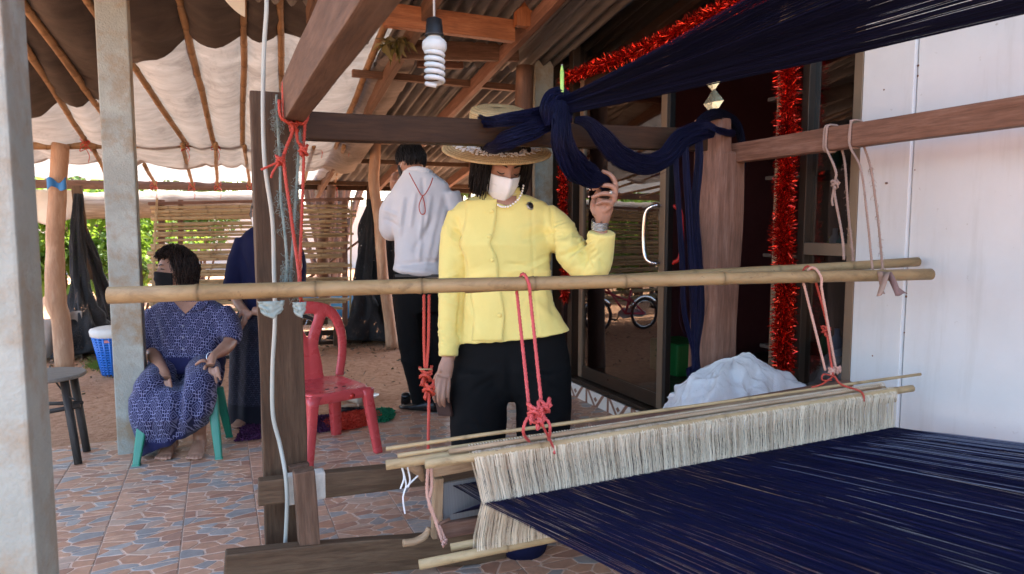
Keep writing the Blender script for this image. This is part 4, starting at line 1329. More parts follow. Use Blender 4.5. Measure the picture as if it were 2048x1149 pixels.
g += fray_geo([W(1742, 340, X=bx), W(1756, 440, X=bx), W(1765, 535, X=bx - .02)], 60, .018, 6)
o = rope_thing('rope', 'thin pinkish rope over the right side beam, nearer the white wall', g, 'brown_rope')
M['rag_tan'] = mat('tan_rag', (.36, .24, .17), (.30, .19, .15), .9, 20, .3, 150)
M['rag_mauve'] = mat('mauve_rag', (.25, .155, .14), (.20, .12, .11), .9, 20, .3, 150)
for px0, pxa, pxb, m in ((1768, 1744, 1776, 'rag_tan'), (1772, 1782, 1822, 'rag_mauve')):
    T0 = W(px0, 546, Y=1.60); L0 = W(pxa, 592, Y=1.58); R0 = W(pxb, 590, Y=1.58)
    v, f = grid_geo(10, 8, lambda a, b: T0.lerp(L0.lerp(R0, a), b ** .8) + Vector((0, -.02 * math.sin(a * 5 + b) - .006 * math.sin(a * 11), .004 * math.sin(a * 9))))
    par(solidify(mesh('rag_end', v, f, M[m], None, True), .003), o)

# ------------------------------------------------------------------ cable and lamp
g = catmull([W(532, -30, Y=2.30), W(533, 20, Y=2.30), W(528, 100, Y=2.32), W(526, 220, Y=2.34), W(530, 330, Y=2.34), W(545, 440, Y=2.35), W(548, 540, Y=2.36), W(550, 640, Y=2.36), W(545, 740, Y=2.36), W(546, 830, Y=2.36), W(560, 890, Y=2.36), W(571, 950, Y=2.33), W(574, 1010, Y=2.33), W(570, 1098, Y=2.36), W(566, 1115, Y=2.36)], 8)
o = tube('power_cable', g, .0068, M['cable'], None, 10)
tag(o, 'white power cable running down the left loom post', 'cable')
LD = 2.0
lamp = thing('spiral_lamp', 'white spiral energy saving lamp in a black holder on a thin cord', 'lamp', W(870, 100, D=LD))
top = W(868, -60, D=LD)
lc = W(869, 100, D=LD)
def lz(py): return W(870, py, D=LD).z
tube('cord', [Vector((lc.x, lc.y, roof_z(lc.y) - .0)), Vector((lc.x - .001, lc.y, 2.2)), Vector((lc.x, lc.y, lz(36)))], .0035, mat('grey_cord', (.5, .5, .48), None, .5), lamp, 8)
s = LD / FPX
mw = Matrix.Translation((lc.x, lc.y, 0))
hp = [(.001, lz(35)), (.006, lz(36)), (.012, lz(38)), (15 * s, lz(41)), (16 * s, lz(52)), (17 * s, lz(53)), (17 * s, lz(66)), (19 * s, lz(70)), (19.5 * s, lz(74)), (17 * s, lz(74.5)), (.001, lz(75))]
lathe('holder', [(r, z) for r, z in hp], M['black'], lamp, mw, 28)
M['lamp_white'] = mat('lamp_white_plastic', (.56, .56, .52), (.52, .52, .48), .35, 6, 0)
M['lamp_tube'] = mat('lamp_white_glass', (.60, .60, .58), (.57, .57, .55), .22, 4, 0)
bp = [(13.5 * s, lz(70)), (14 * s, lz(76)), (22 * s, lz(83)), (24 * s, lz(85)), (24 * s, lz(88)), (24.5 * s, lz(89)), (24.5 * s, lz(97)), (22 * s, lz(103)), (17 * s, lz(107)), (.001, lz(108))]
lathe('base', bp, M['lamp_white'], lamp, mw, 32)
pts = []
turns = 5
for i in range(turns * 16 + 1):
    a = i / 16 * 2 * math.pi + 2.6
    zt_ = i / (turns * 16)
    pts.append(Vector((lc.x + math.cos(a) * 16.5 * s, lc.y + math.sin(a) * 16.5 * s, lz(104) + (lz(166) - lz(104)) * zt_)))
pts += [Vector((lc.x + math.cos(a + .5) * 12 * s, lc.y + math.sin(a + .5) * 12 * s, lz(168.5))), Vector((lc.x + 2 * s, lc.y - 4 * s, lz(171)))]
tube('spiral_tube', pts, 4.9 * s, M['lamp_tube'], lamp, 10, 2)

# ------------------------------------------------------------------ tinsel garland
def tinsel_mat():
    t = NT('red_foil')
    at = t.n('Attribute', attribute_name='var')
    col = t.mix(at.outputs['Fac'], (.42, .008, .006, 1), (.72, .05, .02, 1))
    return t.done(t.bsdf(col, .14, .85, .6))
M['tinsel'] = tinsel_mat()
def tinsel_geo(path, rad, n, seed):
    rnd = random.Random(seed)
    Pc = catmull(path, 20)
    d = [0]
    for i in range(1, len(Pc)): d.append(d[-1] + (Pc[i] - Pc[i - 1]).length)
    V, Fa, A = [], [], []
    for i in range(n):
        s = rnd.random() * d[-1]
        j = max(k for k in range(0, len(d), 1) if d[k] <= s) if i % 50 == 0 else None
        k = int(s / d[-1] * (len(Pc) - 1.001))
        p = Pc[k].lerp(Pc[k + 1], rnd.random())
        dr = Vector((rnd.gauss(0, 1), rnd.gauss(0, 1), rnd.gauss(0, 1))).normalized()
        L = rad * rnd.uniform(.55, 1.12) * (1 + .22 * noise.noise(p * 9))
        w = dr.cross(Vector((rnd.gauss(0, 1), rnd.gauss(0, 1), rnd.gauss(0, 1)))).normalized() * rnd.uniform(.0014, .0026)
        b = len(V)
        st = p + dr * L * .12
        mid = p + dr * L * .6 + w.cross(dr) * rnd.uniform(-4, 4)
        end = p + dr * L
        V += [st - w, st + w, mid + w, mid - w, end + w * .7, end - w * .7]
        Fa += [(b, b + 1, b + 2, b + 3), (b + 3, b + 2, b + 4, b + 5)]
        A += [rnd.random()] * 6
    return V, Fa, A
GX = 2.415
for pth, r, n, lab in (([W(1128, 158, X=GX), W(1200, 132, X=GX), W(1300, 92, X=GX), W(1400, 40, X=GX), W(1490, 2, X=GX), W(1570, -45, X=GX)], .062, 9000, 'red tinsel garland along the top of the glass doors'),
                       ([W(1128, 155, X=GX), W(1128, 300, X=GX), W(1126, 420, X=GX), W(1132, 500, X=GX), W(1130, 600, X=GX)], .055, 5000, 'red tinsel garland hanging behind the yellow sleeve'),
                       ([W(1578, 60, X=GX), W(1575, 200, X=GX), W(1572, 350, X=GX), W(1566, 450, X=GX), W(1570, 550, X=GX), W(1566, 650, X=GX), W(1568, 735, X=GX)], .062, 9500, 'red tinsel garland hanging down the right side of the doorway')):
    V, Fa, A = tinsel_geo(pth, r, n, len(lab))
    o = mesh('tinsel_garland', V, Fa, M['tinsel'])
    set_attr(o, 'var', A)
    tag(o, lab, 'garland', 'red tinsel garlands')

# diamond mirror pendants
M['foil_green'] = mat('pale_green_mirror', (.55, .62, .50), (.42, .50, .40), .25, 9, .5, 30, metal=.8)
dm = thing('mirror_pendant', 'pale green mirror diamonds hanging one above the other in the doorway', 'pendant', W(1427, 180, X=2.5))
for py, hh in ((158, 24), (205, 26)):
    c = W(1427, py, X=2.5); k = c.x / 2.5 * (W(1427, 180, X=2.5) - CAM).length / FPX
    s = 24 * k; h = hh * k
    e1 = Vector((.15, -1, 0)).normalized()
    n = Vector((-1, -.15, 0)).normalized()
    V = [c + e1 * s, c + Vector((0, 0, h)), c - e1 * s, c - Vector((0, 0, h)), c + n * .012, c - n * .012]
    mesh('diamond', V, [(0, 1, 4), (1, 2, 4), (2, 3, 4), (3, 0, 4), (1, 0, 5), (2, 1, 5), (3, 2, 5), (0, 3, 5)], M['foil_green'], dm)
tube('pendant_thread', [W(1427, 130, X=2.5) + Vector((0, 0, .6)), W(1427, 135, X=2.5)], .001, M['black'], dm, 4)

# plastic bag
def bag_mat():
    t = NT('white_plastic_film')
    v = t.coords((1, 1, 1))
    n1 = t.noise(v, 14, 5, .6, 1.5)
    sh = t.bsdf((.95, .94, .92), .25, 0, .5, t.bump(n1, .35, .02))
    tr = t.n('BsdfTranslucent'); tr.inputs['Color'].default_value = (.95, .94, .92, 1)
    return t.done(t.mixs(.5, sh, tr.outputs[0]))
def bag():
    c = W(1478, 800, Y=2.30)
    L, Rr, T = W(1358, 832, Y=2.30), W(1604, 790, Y=2.30), W(1466, 716, Y=2.30)
    h = T.z - c.z + .12
    def fn(a, b):
        an = a * 2 * math.pi
        # b: 0 at the gathered top, 1 at the floor
        r = math.sin(min(1, b * 1.05) * math.pi * .5) ** .75
        ca, sa = math.cos(an), math.sin(an)
        pl = .11 * (.45 - abs(noise.noise(Vector((ca * 3.1, sa * 3.1, b * 1.1 + 4))))) * min(1, b * 4) * 2.2
        pl += .30 * (.35 - abs(noise.noise(Vector((ca * 1.4 + 3, sa * 1.4, b * 2.0))))) + .10 * (.3 - abs(noise.noise(Vector((ca * 3.6, sa * 3.6 + 5, b * 5)))))
        r *= 1 + pl
        z = h * (1 - b ** 1.15) + .05 * (.3 - abs(noise.noise(Vector((ca * 2 + 2, sa * 2, b * 3))))) * min(1, b * 3) + .02 * noise.noise(Vector((ca * 5, sa * 5, b * 7)))
        x = math.cos(an) * r * (Rr.x - L.x) * .52
        return Vector((T.x + (c.x - T.x) * b + x + .03 * b, c.y + math.sin(an) * r * .17, c.z - .12 + z))
    v, f = grid_geo(190, 90, fn)
    rb = random.Random(17)
    cr = []
    for k in range(22):          # crisp random creases, as crumpled film has
        d_ = Vector((rb.gauss(0, 1), rb.gauss(0, 1), rb.gauss(0, .8))).normalized()
        fq = rb.uniform(3, 13)
        cr.append((d_, fq, rb.random(), .085 / fq * rb.uniform(.4, 1)))
    out = []
    for p in v:
        rel = p - c
        nrm = Vector((rel.x * .5, rel.y * 2, rel.z + .1)).normalized()
        a = 0
        for d_, fq, ph, am in cr:
            q = (rel.dot(d_) * fq + ph + .25 * noise.noise(rel * 6)) % 1.0
            a += am * (abs(q - .5) * 2 - .5)
        out.append(p + nrm * a)
    return mesh('plastic_bag', out, f, bag_mat(), None, False)
tag(bag(), 'crumpled white plastic bag at the foot of the right loom post', 'plastic bag')
# ------------------------------------------------------------------ people
def loft_geo(rings, n=28):
    V, Fa = [], []
    for (c, a, b, e) in rings:
        for k in range(n):
            t = 2 * math.pi * k / n
            ct, st = math.cos(t), math.sin(t)
            V.append(c + a * math.copysign(abs(ct) ** (2 / e), ct) + b * math.copysign(abs(st) ** (2 / e), st))
    for i in range(len(rings) - 1):
        for k in range(n):
            Fa.append((i * n + k, i * n + (k + 1) % n, (i + 1) * n + (k + 1) % n, (i + 1) * n + k))
    Fa.append(tuple(range(n))[::-1]); Fa.append(tuple((len(rings) - 1) * n + k for k in range(n)))
    return V, Fa

def ring(x0, x1, y, D, dep, e=2.2, tilt=0.0, yaw=0.0):
    c = W((x0 + x1) / 2, y, D)
    k = D / FPX
    a = _rt * ((x1 - x0) / 2 * k) + Vector((0, 0, tilt * k))
    b = FWH * dep
    if yaw:
        m = Matrix.Rotation(yaw, 3, 'Z')
        a, b = m @ a, m @ b
    return (c, a, b, e)

def fuse(name, geos, voxel, mat_, parent, it=4, disp=None, cut=None):
    """union of closed shells as one continuous smooth skin"""
    v, f = merge(geos)
    me = bpy.data.meshes.new(name)
    me.from_pydata([tuple(p) for p in v], [], f)
    bm = bmesh.new(); bm.from_mesh(me)
    bmesh.ops.recalc_face_normals(bm, faces=bm.faces)
    bm.to_mesh(me); bm.free()
    o = bpy.data.objects.new(name, me); COL.objects.link(o)
    md = o.modifiers.new('r', 'REMESH'); md.mode = 'VOXEL'; md.voxel_size = voxel
    dg = bpy.context.evaluated_depsgraph_get()
    ne = bpy.data.meshes.new_from_object(o.evaluated_get(dg))
    o.modifiers.clear()
    o.data = ne
    bm = bmesh.new(); bm.from_mesh(ne)
    for _ in range(it):
        bmesh.ops.smooth_vert(bm, verts=bm.verts, factor=0.5, use_axis_x=True, use_axis_y=True, use_axis_z=True)
    bm.normal_update()
    if disp:
        bm.verts.ensure_lookup_table()
        nc = [disp(vv.co, vv.normal) for vv in bm.verts]
        for vv, c in zip(bm.verts, nc): vv.co = c
    bm.to_mesh(ne); bm.free()
    ne.polygons.foreach_set('use_smooth', [True] * len(ne.polygons))
    ne.materials.clear(); ne.materials.append(mat_)
    return par(o, parent)

def folds_fn(folds, fine=.0015, fscale=14, zones=()):
    def fn(co, n):
        x, y = proj(co)
        d = 0.0
        facing = n.dot((CAM - co).normalized())
        if facing > -.3:
            for (x0, y0, x1, y1, amp, w) in folds:
                dx_, dy_ = x1 - x0, y1 - y0
                L2 = dx_ * dx_ + dy_ * dy_
                t = ((x - x0) * dx_ + (y - y0) * dy_) / L2
                if t < -.25 or t > 1.25: continue
                tc = min(1, max(0, t))
                q = ((x - x0 - dx_ * tc) ** 2 + (y - y0 - dy_ * tc) ** 2) / (w * w)
                if q < 6: d += amp * math.exp(-q) * (math.sin(math.pi * (tc * .8 + .1)) ** .5)
        for (zx, zy, zr, amp, ux, uy, fq) in zones:      # crumpled patches: ridges running along (ux, uy)
            q = ((x - zx) ** 2 + (y - zy) ** 2) / (zr * zr)
            if q < 4:
                al = (x * ux + y * uy) * fq * .28; ac = (x * uy - y * ux) * fq
                nv = noise.noise(Vector((al, ac, zx * .1)))
                d += amp * math.exp(-q) * (.55 - 2.2 * abs(nv))
        d += fine * (noise.noise(co * fscale) + .5 * noise.noise(co * fscale * 2.3))
        return co + n * d
    return fn

def project(o_list):
    """returns a function pixel -> point on the surface seen there (with normal)"""
    trees = []
    for o in o_list:
        me = o.data
        mw = o.matrix_basis
        trees.append(BVHTree.FromPolygons([mw @ v.co for v in me.vertices], [tuple(p.vertices) for p in me.polygons]))
    def fn(x, y):
        r = ray(x, y).normalized()
        best = None
        for t in trees:
            h = t.ray_cast(CAM, r)
            if h[0] is not None and (best is None or h[3] < best[2]): best = (h[0], h[1], h[3])
        return best
    return fn

def face_frame(loc, yaw, pitch, roll=0.0, base=None):
    """y axis = where the face looks; yaw>0 turns to the right of the picture when facing the camera"""
    f = Vector(base) if base is not None else -FWH
    m = Matrix.Rotation(yaw, 3, 'Z')
    f = m @ f
    z = Vector((0, 0, 1))
    x = f.cross(z).normalized()
    q = Matrix.Rotation(-pitch, 3, x)
    f = q @ f; z = q @ z
    q = Matrix.Rotation(roll, 3, f)
    x = q @ x; z = q @ z
    mm = Matrix((x, f, z)).transposed().to_4x4()
    mm.translation = Vector(loc)
    return mm

def head_pt(d, s=1.0, grow=0.0):
    dx_, dy_, dz_ = d
    x, y, z = dx_ * (.074 + grow), dy_ * (.095 + grow), dz_ * (.116 + grow)
    if dz_ < 0:
        k = (-dz_)
        x *= 1 - .30 * k ** 1.6
        y *= 1 - .10 * k
        y += .012 * k
    if dy_ < 0: y *= 1.04
    if grow < .001:
        y_add = 0
        if dy_ > 0.2:
            y_add += .021 * math.exp(-((x / .011) ** 2 + ((z + .022) / .017) ** 2)) + .010 * math.exp(-((x / .009) ** 2 + ((z + .002) / .022) ** 2))
            for sx in (-1, 1):
                y_add -= .010 * math.exp(-(((x - sx * .032) / .018) ** 2 + ((z - .012) / .011) ** 2))
                y_add += .0065 * math.exp(-(((x - sx * .032) / .0125) ** 2 + ((z - .006) / .0085) ** 2))
            y_add += .0045 * math.exp(-(((abs(x) - .03) / .022) ** 2 + ((z - .030) / .008) ** 2))
            y_add += .006 * math.exp(-((x / .02) ** 2 + ((z + .062) / .009) ** 2))
            y_add += .007 * math.exp(-((x / .022) ** 2 + ((z + .098) / .014) ** 2))
        y += y_add
    return Vector((x, y, z)) * s

def head_geo(mw, s=1.0):
    V, Fa = [], []
    nu, nv = 56, 40
    for j in range(nv + 1):
        th = math.pi * (j + .001) / (nv + .002)
        for i in range(nu):
            ph = 2 * math.pi * i / nu
            d = (math.sin(th) * math.sin(ph), math.sin(th) * math.cos(ph), math.cos(th))
            V.append(mw @ head_pt(d, s))
    for j in range(nv):
        for i in range(nu):
            Fa.append((j * nu + i, (j + 1) * nu + i, (j + 1) * nu + (i + 1) % nu, j * nu + (i + 1) % nu))
    Fa.append(tuple(range(nu))); Fa.append(tuple(nv * nu + i for i in range(nu))[::-1])
    g = [(V, Fa)]
    for sx in (-1, 1):
        ev, ef = [], []
        for j in range(9):
            th = math.pi * (j + .01) / 8.02
            for i in range(12):
                ph = 2 * math.pi * i / 12
                ev.append(mw @ (Vector((sx * .076 + .009 * math.sin(th) * math.cos(ph), -.010 + .017 * math.sin(th) * math.sin(ph), -.008 + .031 * math.cos(th))) * s))
        for j in range(8):
            for i in range(12): ef.append((j * 12 + i, (j + 1) * 12 + i, (j + 1) * 12 + (i + 1) % 12, j * 12 + (i + 1) % 12))
        ef.append(tuple(range(12))); ef.append(tuple(96 + i for i in range(12))[::-1])
        g.append((ev, ef))
    return g

def hair(name, mw, mat_, parent, N, seed, th_end, th_start=0.02, face_gap=.9, grow=.012, wave=.004, hang=1.75, s=1.0, wd=.0045, fr=None, taper_in=0.0):
    """locks following the skull from the crown down; th_end(ph) = how far down each lock reaches (radians from crown)"""
    rnd = random.Random(seed)
    P, At, Wd = [], [], []
    for i in range(N):
        ph = rnd.uniform(-math.pi, math.pi)
        te = th_end(ph) * rnd.uniform(.80, 1.06)
        ts = rnd.uniform(th_start, max(th_start + .05, te * .72))
        g = grow * rnd.uniform(.2, 1.25)
        pts = []
        m = 9
        sw = rnd.uniform(-.12, .12)
        for k in range(m):
            t = k / (m - 1)
            th = ts + (te - ts) * t
            p2 = ph + sw * t + wave * 8 * noise.noise(Vector((t * 3 + math.sin(ph) * 3, math.cos(ph) * 3 + seed, i * .03)))
            thc = min(th, hang)
            d = (math.sin(thc) * math.sin(p2), math.sin(thc) * math.cos(p2), math.cos(thc))
            q = head_pt(d, s, .002 + g)
            if th > hang:
                q.z -= (th - hang) * .125 * s
                q.x *= 1 - taper_in * (th - hang); q.y *= 1 - taper_in * (th - hang)
            w = noise.noise_vector(Vector((t * 4 + math.sin(ph) * 3, math.cos(ph) * 4, i * .05 + seed))) * wave
            pts.append(mw @ (q + w))
        P.append(pts); At.append(rnd.random()); Wd.append(wd * rnd.uniform(.6, 1.3))
    return ribbons(name, P, wd, mat_, parent, 3, True, Wd, At)

def cap_geo(mw, th_end, grow=.006, s=1.0, nu=48, nv=24):
    V, Fa = [], []
    for j in range(nv + 1):
        for i in range(nu):
            ph = -math.pi + 2 * math.pi * i / nu
            th = max(.01, th_end(ph) * j / nv)
            d = (math.sin(th) * math.sin(ph), math.sin(th) * math.cos(ph), math.cos(th))
            q = head_pt(d, s, grow)
            q += noise.noise_vector(q * 60) * .003
            V.append(mw @ q)
    for j in range(nv):
        for i in range(nu): Fa.append((j * nu + i, (j + 1) * nu + i, (j + 1) * nu + (i + 1) % nu, j * nu + (i + 1) % nu))
    return V, Fa

def mask_patch(mw, z0, z1, ang, bul, s=1.0, ridge=0.0, nu=28, nv=16, pleats=0):
    def fn(a, b):
        u = a * 2 - 1
        t = u * ang
        zt = z0 - .012 * abs(u) ** 1.5; zb = z1 + .030 * abs(u) ** 1.6
        z = zt + (zb - zt) * b
        x = .0735 * math.sin(t) * (1 - .16 * b)
        y = (.099 - .012 * b) * math.cos(t) + bul * (1 - u * u) * math.sin(math.pi * min(1, b * .9 + .12)) ** .7 + ridge * math.exp(-(u / .12) ** 2) * (1 - b * .6)
        if pleats: y += .0022 * math.sin(b * math.pi * 2 * pleats) * (1 - u * u)
        return mw @ (Vector((x, y + .004, z)) * s)
    return grid_geo(nu, nv, fn)

def finger(pts, r0, r1): return tube_geo(catmull(pts, 4), [r0, r0 * 1.02, r0 * .9, r1 * 1.05, r1 * .8], 8)

def skin_mat(name, a, b):
    t = NT(name)
    v = t.coords((1, 1, 1))
    n1 = t.noise(v, 24, 5, .6)
    col = t.ramp(n1, [(.3, c4(a)), (.7, c4(b))])
    nm = t.bump(t.noise(v, 320, 3, .6), .12, .003)
    b_ = t.n('BsdfPrincipled')
    t.put(b_.inputs['Base Color'], col)
    b_.inputs['Roughness'].default_value = .48
    b_.inputs['Subsurface Weight'].default_value = .12
    b_.inputs['Subsurface Radius'].default_value = (.012, .005, .003)
    t.put(b_.inputs['Normal'], nm)
    return t.done(b_.outputs[0])
def cloth_mat(name, a, b, rough=.85, weave=900, bump=.12, sheen=.15, stretch=(1, 1, 1)):
    t = NT(name)
    v = t.coords(stretch)
    n1 = t.noise(v, 9, 5, .6)
    w1 = t.noise(t.coords((weave * .25, weave, weave * .2), rnd=False), 1.0, 2); w2 = t.noise(t.coords((weave * .2, weave * .2, weave), rnd=False), 1.0, 2)
    w = t.math('ADD', w1, w2)
    col = t.mix(t.math('MULTIPLY', w, .25), t.ramp(n1, [(.3, c4(a)), (.7, c4(b))]), c4(tuple(x * .72 for x in b)))
    return t.done(t.bsdf(col, rough, 0, .12, t.bump(w, bump, .002), Sheen_Weight=sheen))
def ikat_mat(name, sc, base, light, mid, contrast=1.0):
    t = NT(name)
    au = t.n('Attribute', attribute_name='pu').outputs['Fac']; av = t.n('Attribute', attribute_name='pv').outputs['Fac']
    jit = t.noise(t.coords((1, 1, 1), rnd=False), 300, 2)
    j = t.math('MULTIPLY', t.math('SUBTRACT', jit, .5), .10)
    u = t.math('ADD', t.math('MULTIPLY', au, sc), j); v = t.math('ADD', t.math('MULTIPLY', av, sc * .58), j)
    def cell(u, v):
        fu = t.math('ABSOLUTE', t.math('SUBTRACT', t.math('FRACT', u), .5)); fv = t.math('ABSOLUTE', t.math('SUBTRACT', t.math('FRACT', v), .5))
        return t.math('ADD', fu, fv)
    d = cell(u, v)                                     # big lozenges
    small = cell(t.math('MULTIPLY', t.math('ADD', u, v), 3.0), t.math('MULTIPLY', t.math('SUBTRACT', u, v), 3.0))
    band = t.math('LESS_THAN', t.math('ABSOLUTE', t.math('SUBTRACT', d, .5)), .15)
    hooks = t.math('LESS_THAN', t.math('ABSOLUTE', t.math('SUBTRACT', small, .46)), .10)
    w1 = t.math('MULTIPLY', band, hooks)
    r1 = t.math('LESS_THAN', t.math('ABSOLUTE', t.math('SUBTRACT', d, .24)), .035)
    d2 = cell(t.math('ADD', u, .5), t.math('ADD', v, .5))
    r2 = t.math('LESS_THAN', t.math('ABSOLUTE', t.math('SUBTRACT', d2, .24)), .035)
    r3 = t.math('LESS_THAN', t.math('ABSOLUTE', t.math('SUBTRACT', d, .10)), .025)
    r4 = t.math('LESS_THAN', t.math('ABSOLUTE', t.math('SUBTRACT', d2, .10)), .025)
    lit = t.math('MAXIMUM', w1, t.math('MULTIPLY', t.math('MAXIMUM', t.math('MAXIMUM', r1, r2), t.math('MAXIMUM', r3, r4)), .5))
    hem = t.n('Attribute', attribute_name='hem').outputs['Fac']
    lit = t.math('MULTIPLY', t.math('MULTIPLY', lit, contrast), t.math('SUBTRACT', 1.0, hem))
    n1 = t.noise(t.coords((1, 1, 1), rnd=False), 60, 4)
    col = t.mix(lit, t.mix(n1, c4(base), c4(mid)), c4(light))
    return t.done(t.bsdf(col, .8, 0, .2, t.bump(t.noise(t.coords((1, 1, 1), rnd=False), 700, 2), .15, .002), Sheen_Weight=.1))
def pattern_uv(o, hem=None, centre=None, rad=.16):
    pu, pv, hm = [], [], []
    for v in o.data.vertices:
        c = o.matrix_basis @ v.co
        x = (c - CAM).dot(_rt)
        pu.append(x); pv.append(c.z + (c - CAM).dot(FWH) * .6)
        hm.append(hem(c) if hem else 0.0)
    set_attr(o, 'pu', pu); set_attr(o, 'pv', pv); set_attr(o, 'hem', hm)

M['skin_a'] = skin_mat('warm_brown_skin', (.36, .19, .125), (.30, .15, .095))
M['skin_b'] = skin_mat('tanned_brown_skin', (.37, .195, .125), (.29, .145, .09))
M['hair_black'] = thread_mat('black_hair', (.008, .007, .007), (.022, .018, .016), .38)
M['hair_brown'] = thread_mat('dark_brown_hair', (.012, .009, .008), (.045, .028, .022), .42)
M['hair_shell'] = mat('black_hair_base', (.010, .009, .009), (.014, .012, .011), .6, 20, .3, 200)
M['mask_white'] = cloth_mat('white_mask_fabric', (.80, .79, .76), (.78, .77, .74), .8, 1500, .05)
M['mask_black'] = cloth_mat('black_mask_fabric', (.012, .012, .013), (.016, .016, .017), .8, 1500, .05)
M['yellow'] = cloth_mat('yellow_silk_suiting', (.86, .72, .24), (.81, .67, .21), .62, 1100, .10)
M['trousers'] = cloth_mat('black_trouser_cloth', (.0045, .0043, .0045), (.006, .0058, .006), .85, 1200, .08, .0)
M['shirt'] = cloth_mat('white_lilac_shirt_cotton', (.68, .67, .67), (.64, .63, .63), .85, 1200, .05)
M['straw'] = None
def straw_mat():
    t = NT('braided_straw')
    tc = t.n('TexCoord'); sx = t.n('SeparateXYZ'); t.put(sx.inputs[0], tc.outputs['Object'])
    rr_ = t.math('SQRT', t.math('ADD', t.math('POWER', sx.outputs[0], 2), t.math('POWER', sx.outputs[1], 2)))
    k = t.math('ADD', rr_, t.math('MULTIPLY', sx.outputs[2], 1.0))
    wv = t.math('SINE', t.math('MULTIPLY', k, 780.0))
    an = t.math('ARCTAN2', sx.outputs[1], sx.outputs[0])
    br = t.math('SINE', t.math('ADD', t.math('MULTIPLY', an, 170.0), t.math('MULTIPLY', k, 390.0)))
    n1 = t.noise(tc.outputs['Object'], 14, 4); n2 = t.noise(tc.outputs['Object'], 120, 3)
    h = t.math('ADD', wv, t.math('MULTIPLY', br, .5))
    col = t.ramp(t.math('ADD', t.math('MULTIPLY', n2, .6), t.math('MULTIPLY', n1, .4)), [(.3, (.42, .27, .115, 1)), (.55, (.58, .40, .19, 1)), (.75, (.68, .50, .27, 1))])
    col = t.mix(t.math('MULTIPLY', t.math('LESS_THAN', wv, -.6), .45), col, (.24, .14, .055, 1))
    return t.done(t.bsdf(col, .7, 0, .25, t.bump(h, .5, .004)))
M['straw'] = straw_mat()

def shoe_geo(mw, L=.27, w=.046, h=.075):
    R_ = []
    for (t, hw, top, e) in ((0, .6, .75, 2), (.04, .82, 1.0, 2.4), (.22, .88, .95, 2.6), (.42, .9, .72, 2.4), (.62, 1.02, .55, 2.3), (.82, .95, .42, 2.2), (.94, .68, .34, 2.1), (1, .3, .24, 2)):
        zc = top * h / 2
        R_.append((mw @ Vector((0, (t - .35) * L, zc)), mw.to_3x3() @ Vector((hw * w, 0, 0)), mw.to_3x3() @ Vector((0, 0, zc)), e))
    return loft_geo(R_, 18)

# ---- woman in the yellow jacket
D0 = 2.95
yw = thing('person', 'woman in a yellow jacket, straw hat and white mask standing behind the loom', 'person', Vector((W(1010, 600, D0).x, W(1010, 600, D0).y, 0)))
jr = [ring(968, 1040, 386, D0, .058), ring(944, 1066, 394, D0, .072), ring(917, 1092, 405, D0, .088), ring(904, 1103, 421, D0, .102), ring(899, 1107, 450, D0, .118),
      ring(904, 1108, 488, D0 - .008, .134), ring(913, 1104, 530, D0, .118), ring(923, 1102, 572, D0 + .005, .104), ring(921, 1111, 612, D0, .114), ring(917, 1127, 648, D0, .126, 2.2, 6), ring(914, 1140, 673, D0, .132, 2.2, 12)]
arm_l = [W(1088, 428, D0), W(1112, 455, D0 - .03), W(1142, 500, D0 - .09), W(1168, 530, D0 - .13), W(1190, 530, D0 - .16), W(1199, 500, D0 - .19), W(1204, 464, D0 - .22)]
arm_r = [W(920, 428, D0), W(908, 470, D0), W(902, 530, D0 - .005), W(900, 580, D0 - .015), W(898, 650, D0 - .04), W(897, 713, D0 - .06)]
k0 = D0 / FPX
g = [loft_geo(jr, 36), tube_geo(catmull(arm_l, 5), [26 * k0, 32 * k0, 34 * k0, 32 * k0, 31 * k0, 27 * k0, 25 * k0], 18), tube_geo(catmull(arm_r, 5), [25 * k0, 27 * k0, 25 * k0, 23 * k0, 21.5 * k0, 19.5 * k0], 18)]
yf = [(1108, 458, 1165, 442, .005, 5), (1110, 472, 1160, 462, -.006, 6), (1112, 486, 1158, 478, .006, 6), (1150, 478, 1176, 520, -.010, 7), (1125, 505, 1160, 488, .006, 6), (1138, 530, 1168, 498, .007, 6), (1128, 512, 1164, 494, -.006, 5), (1160, 550, 1176, 505, -.005, 5),
      (1102, 415, 1104, 470, -.007, 5), (1040, 460, 1090, 445, .004, 8), (1048, 478, 1098, 462, -.005, 8), (912, 440, 918, 500, -.008, 6), (930, 560, 985, 548, .004, 7), (928, 580, 990, 572, -.0035, 6), (1020, 545, 1090, 535, .003, 8), (1015, 528, 1060, 536, -.003, 6),
      (884, 560, 915, 548, .004, 5), (884, 575, 918, 566, -.004, 5), (886, 600, 915, 612, .004, 5), (884, 640, 912, 650, -.003, 6), (1060, 600, 1110, 640, .004, 9), (935, 610, 960, 670, .004, 10), (1100, 560, 1108, 640, -.004, 9), (895, 470, 915, 490, .004, 6), (930, 470, 945, 520, .003, 12), (950, 560, 955, 680, -.002, 3), (1062, 400, 1068, 560, -.0022, 3), (1066, 560, 1078, 680, -.002, 3), (940, 400, 935, 500, -.002, 3)]
yf = [(a, b, c, d, e * (1.15 if c > 1140 and b < 500 else 1.9), w_ * (1.1 if c > 1140 else .85)) for a, b, c, d, e, w_ in yf]
yf += [(908, 462, 922, 520, -.018, 4), (922, 515, 927, 570, -.022, 4), (926, 565, 917, 668, -.020, 4), (1104, 478, 1108, 545, -.014, 4)]
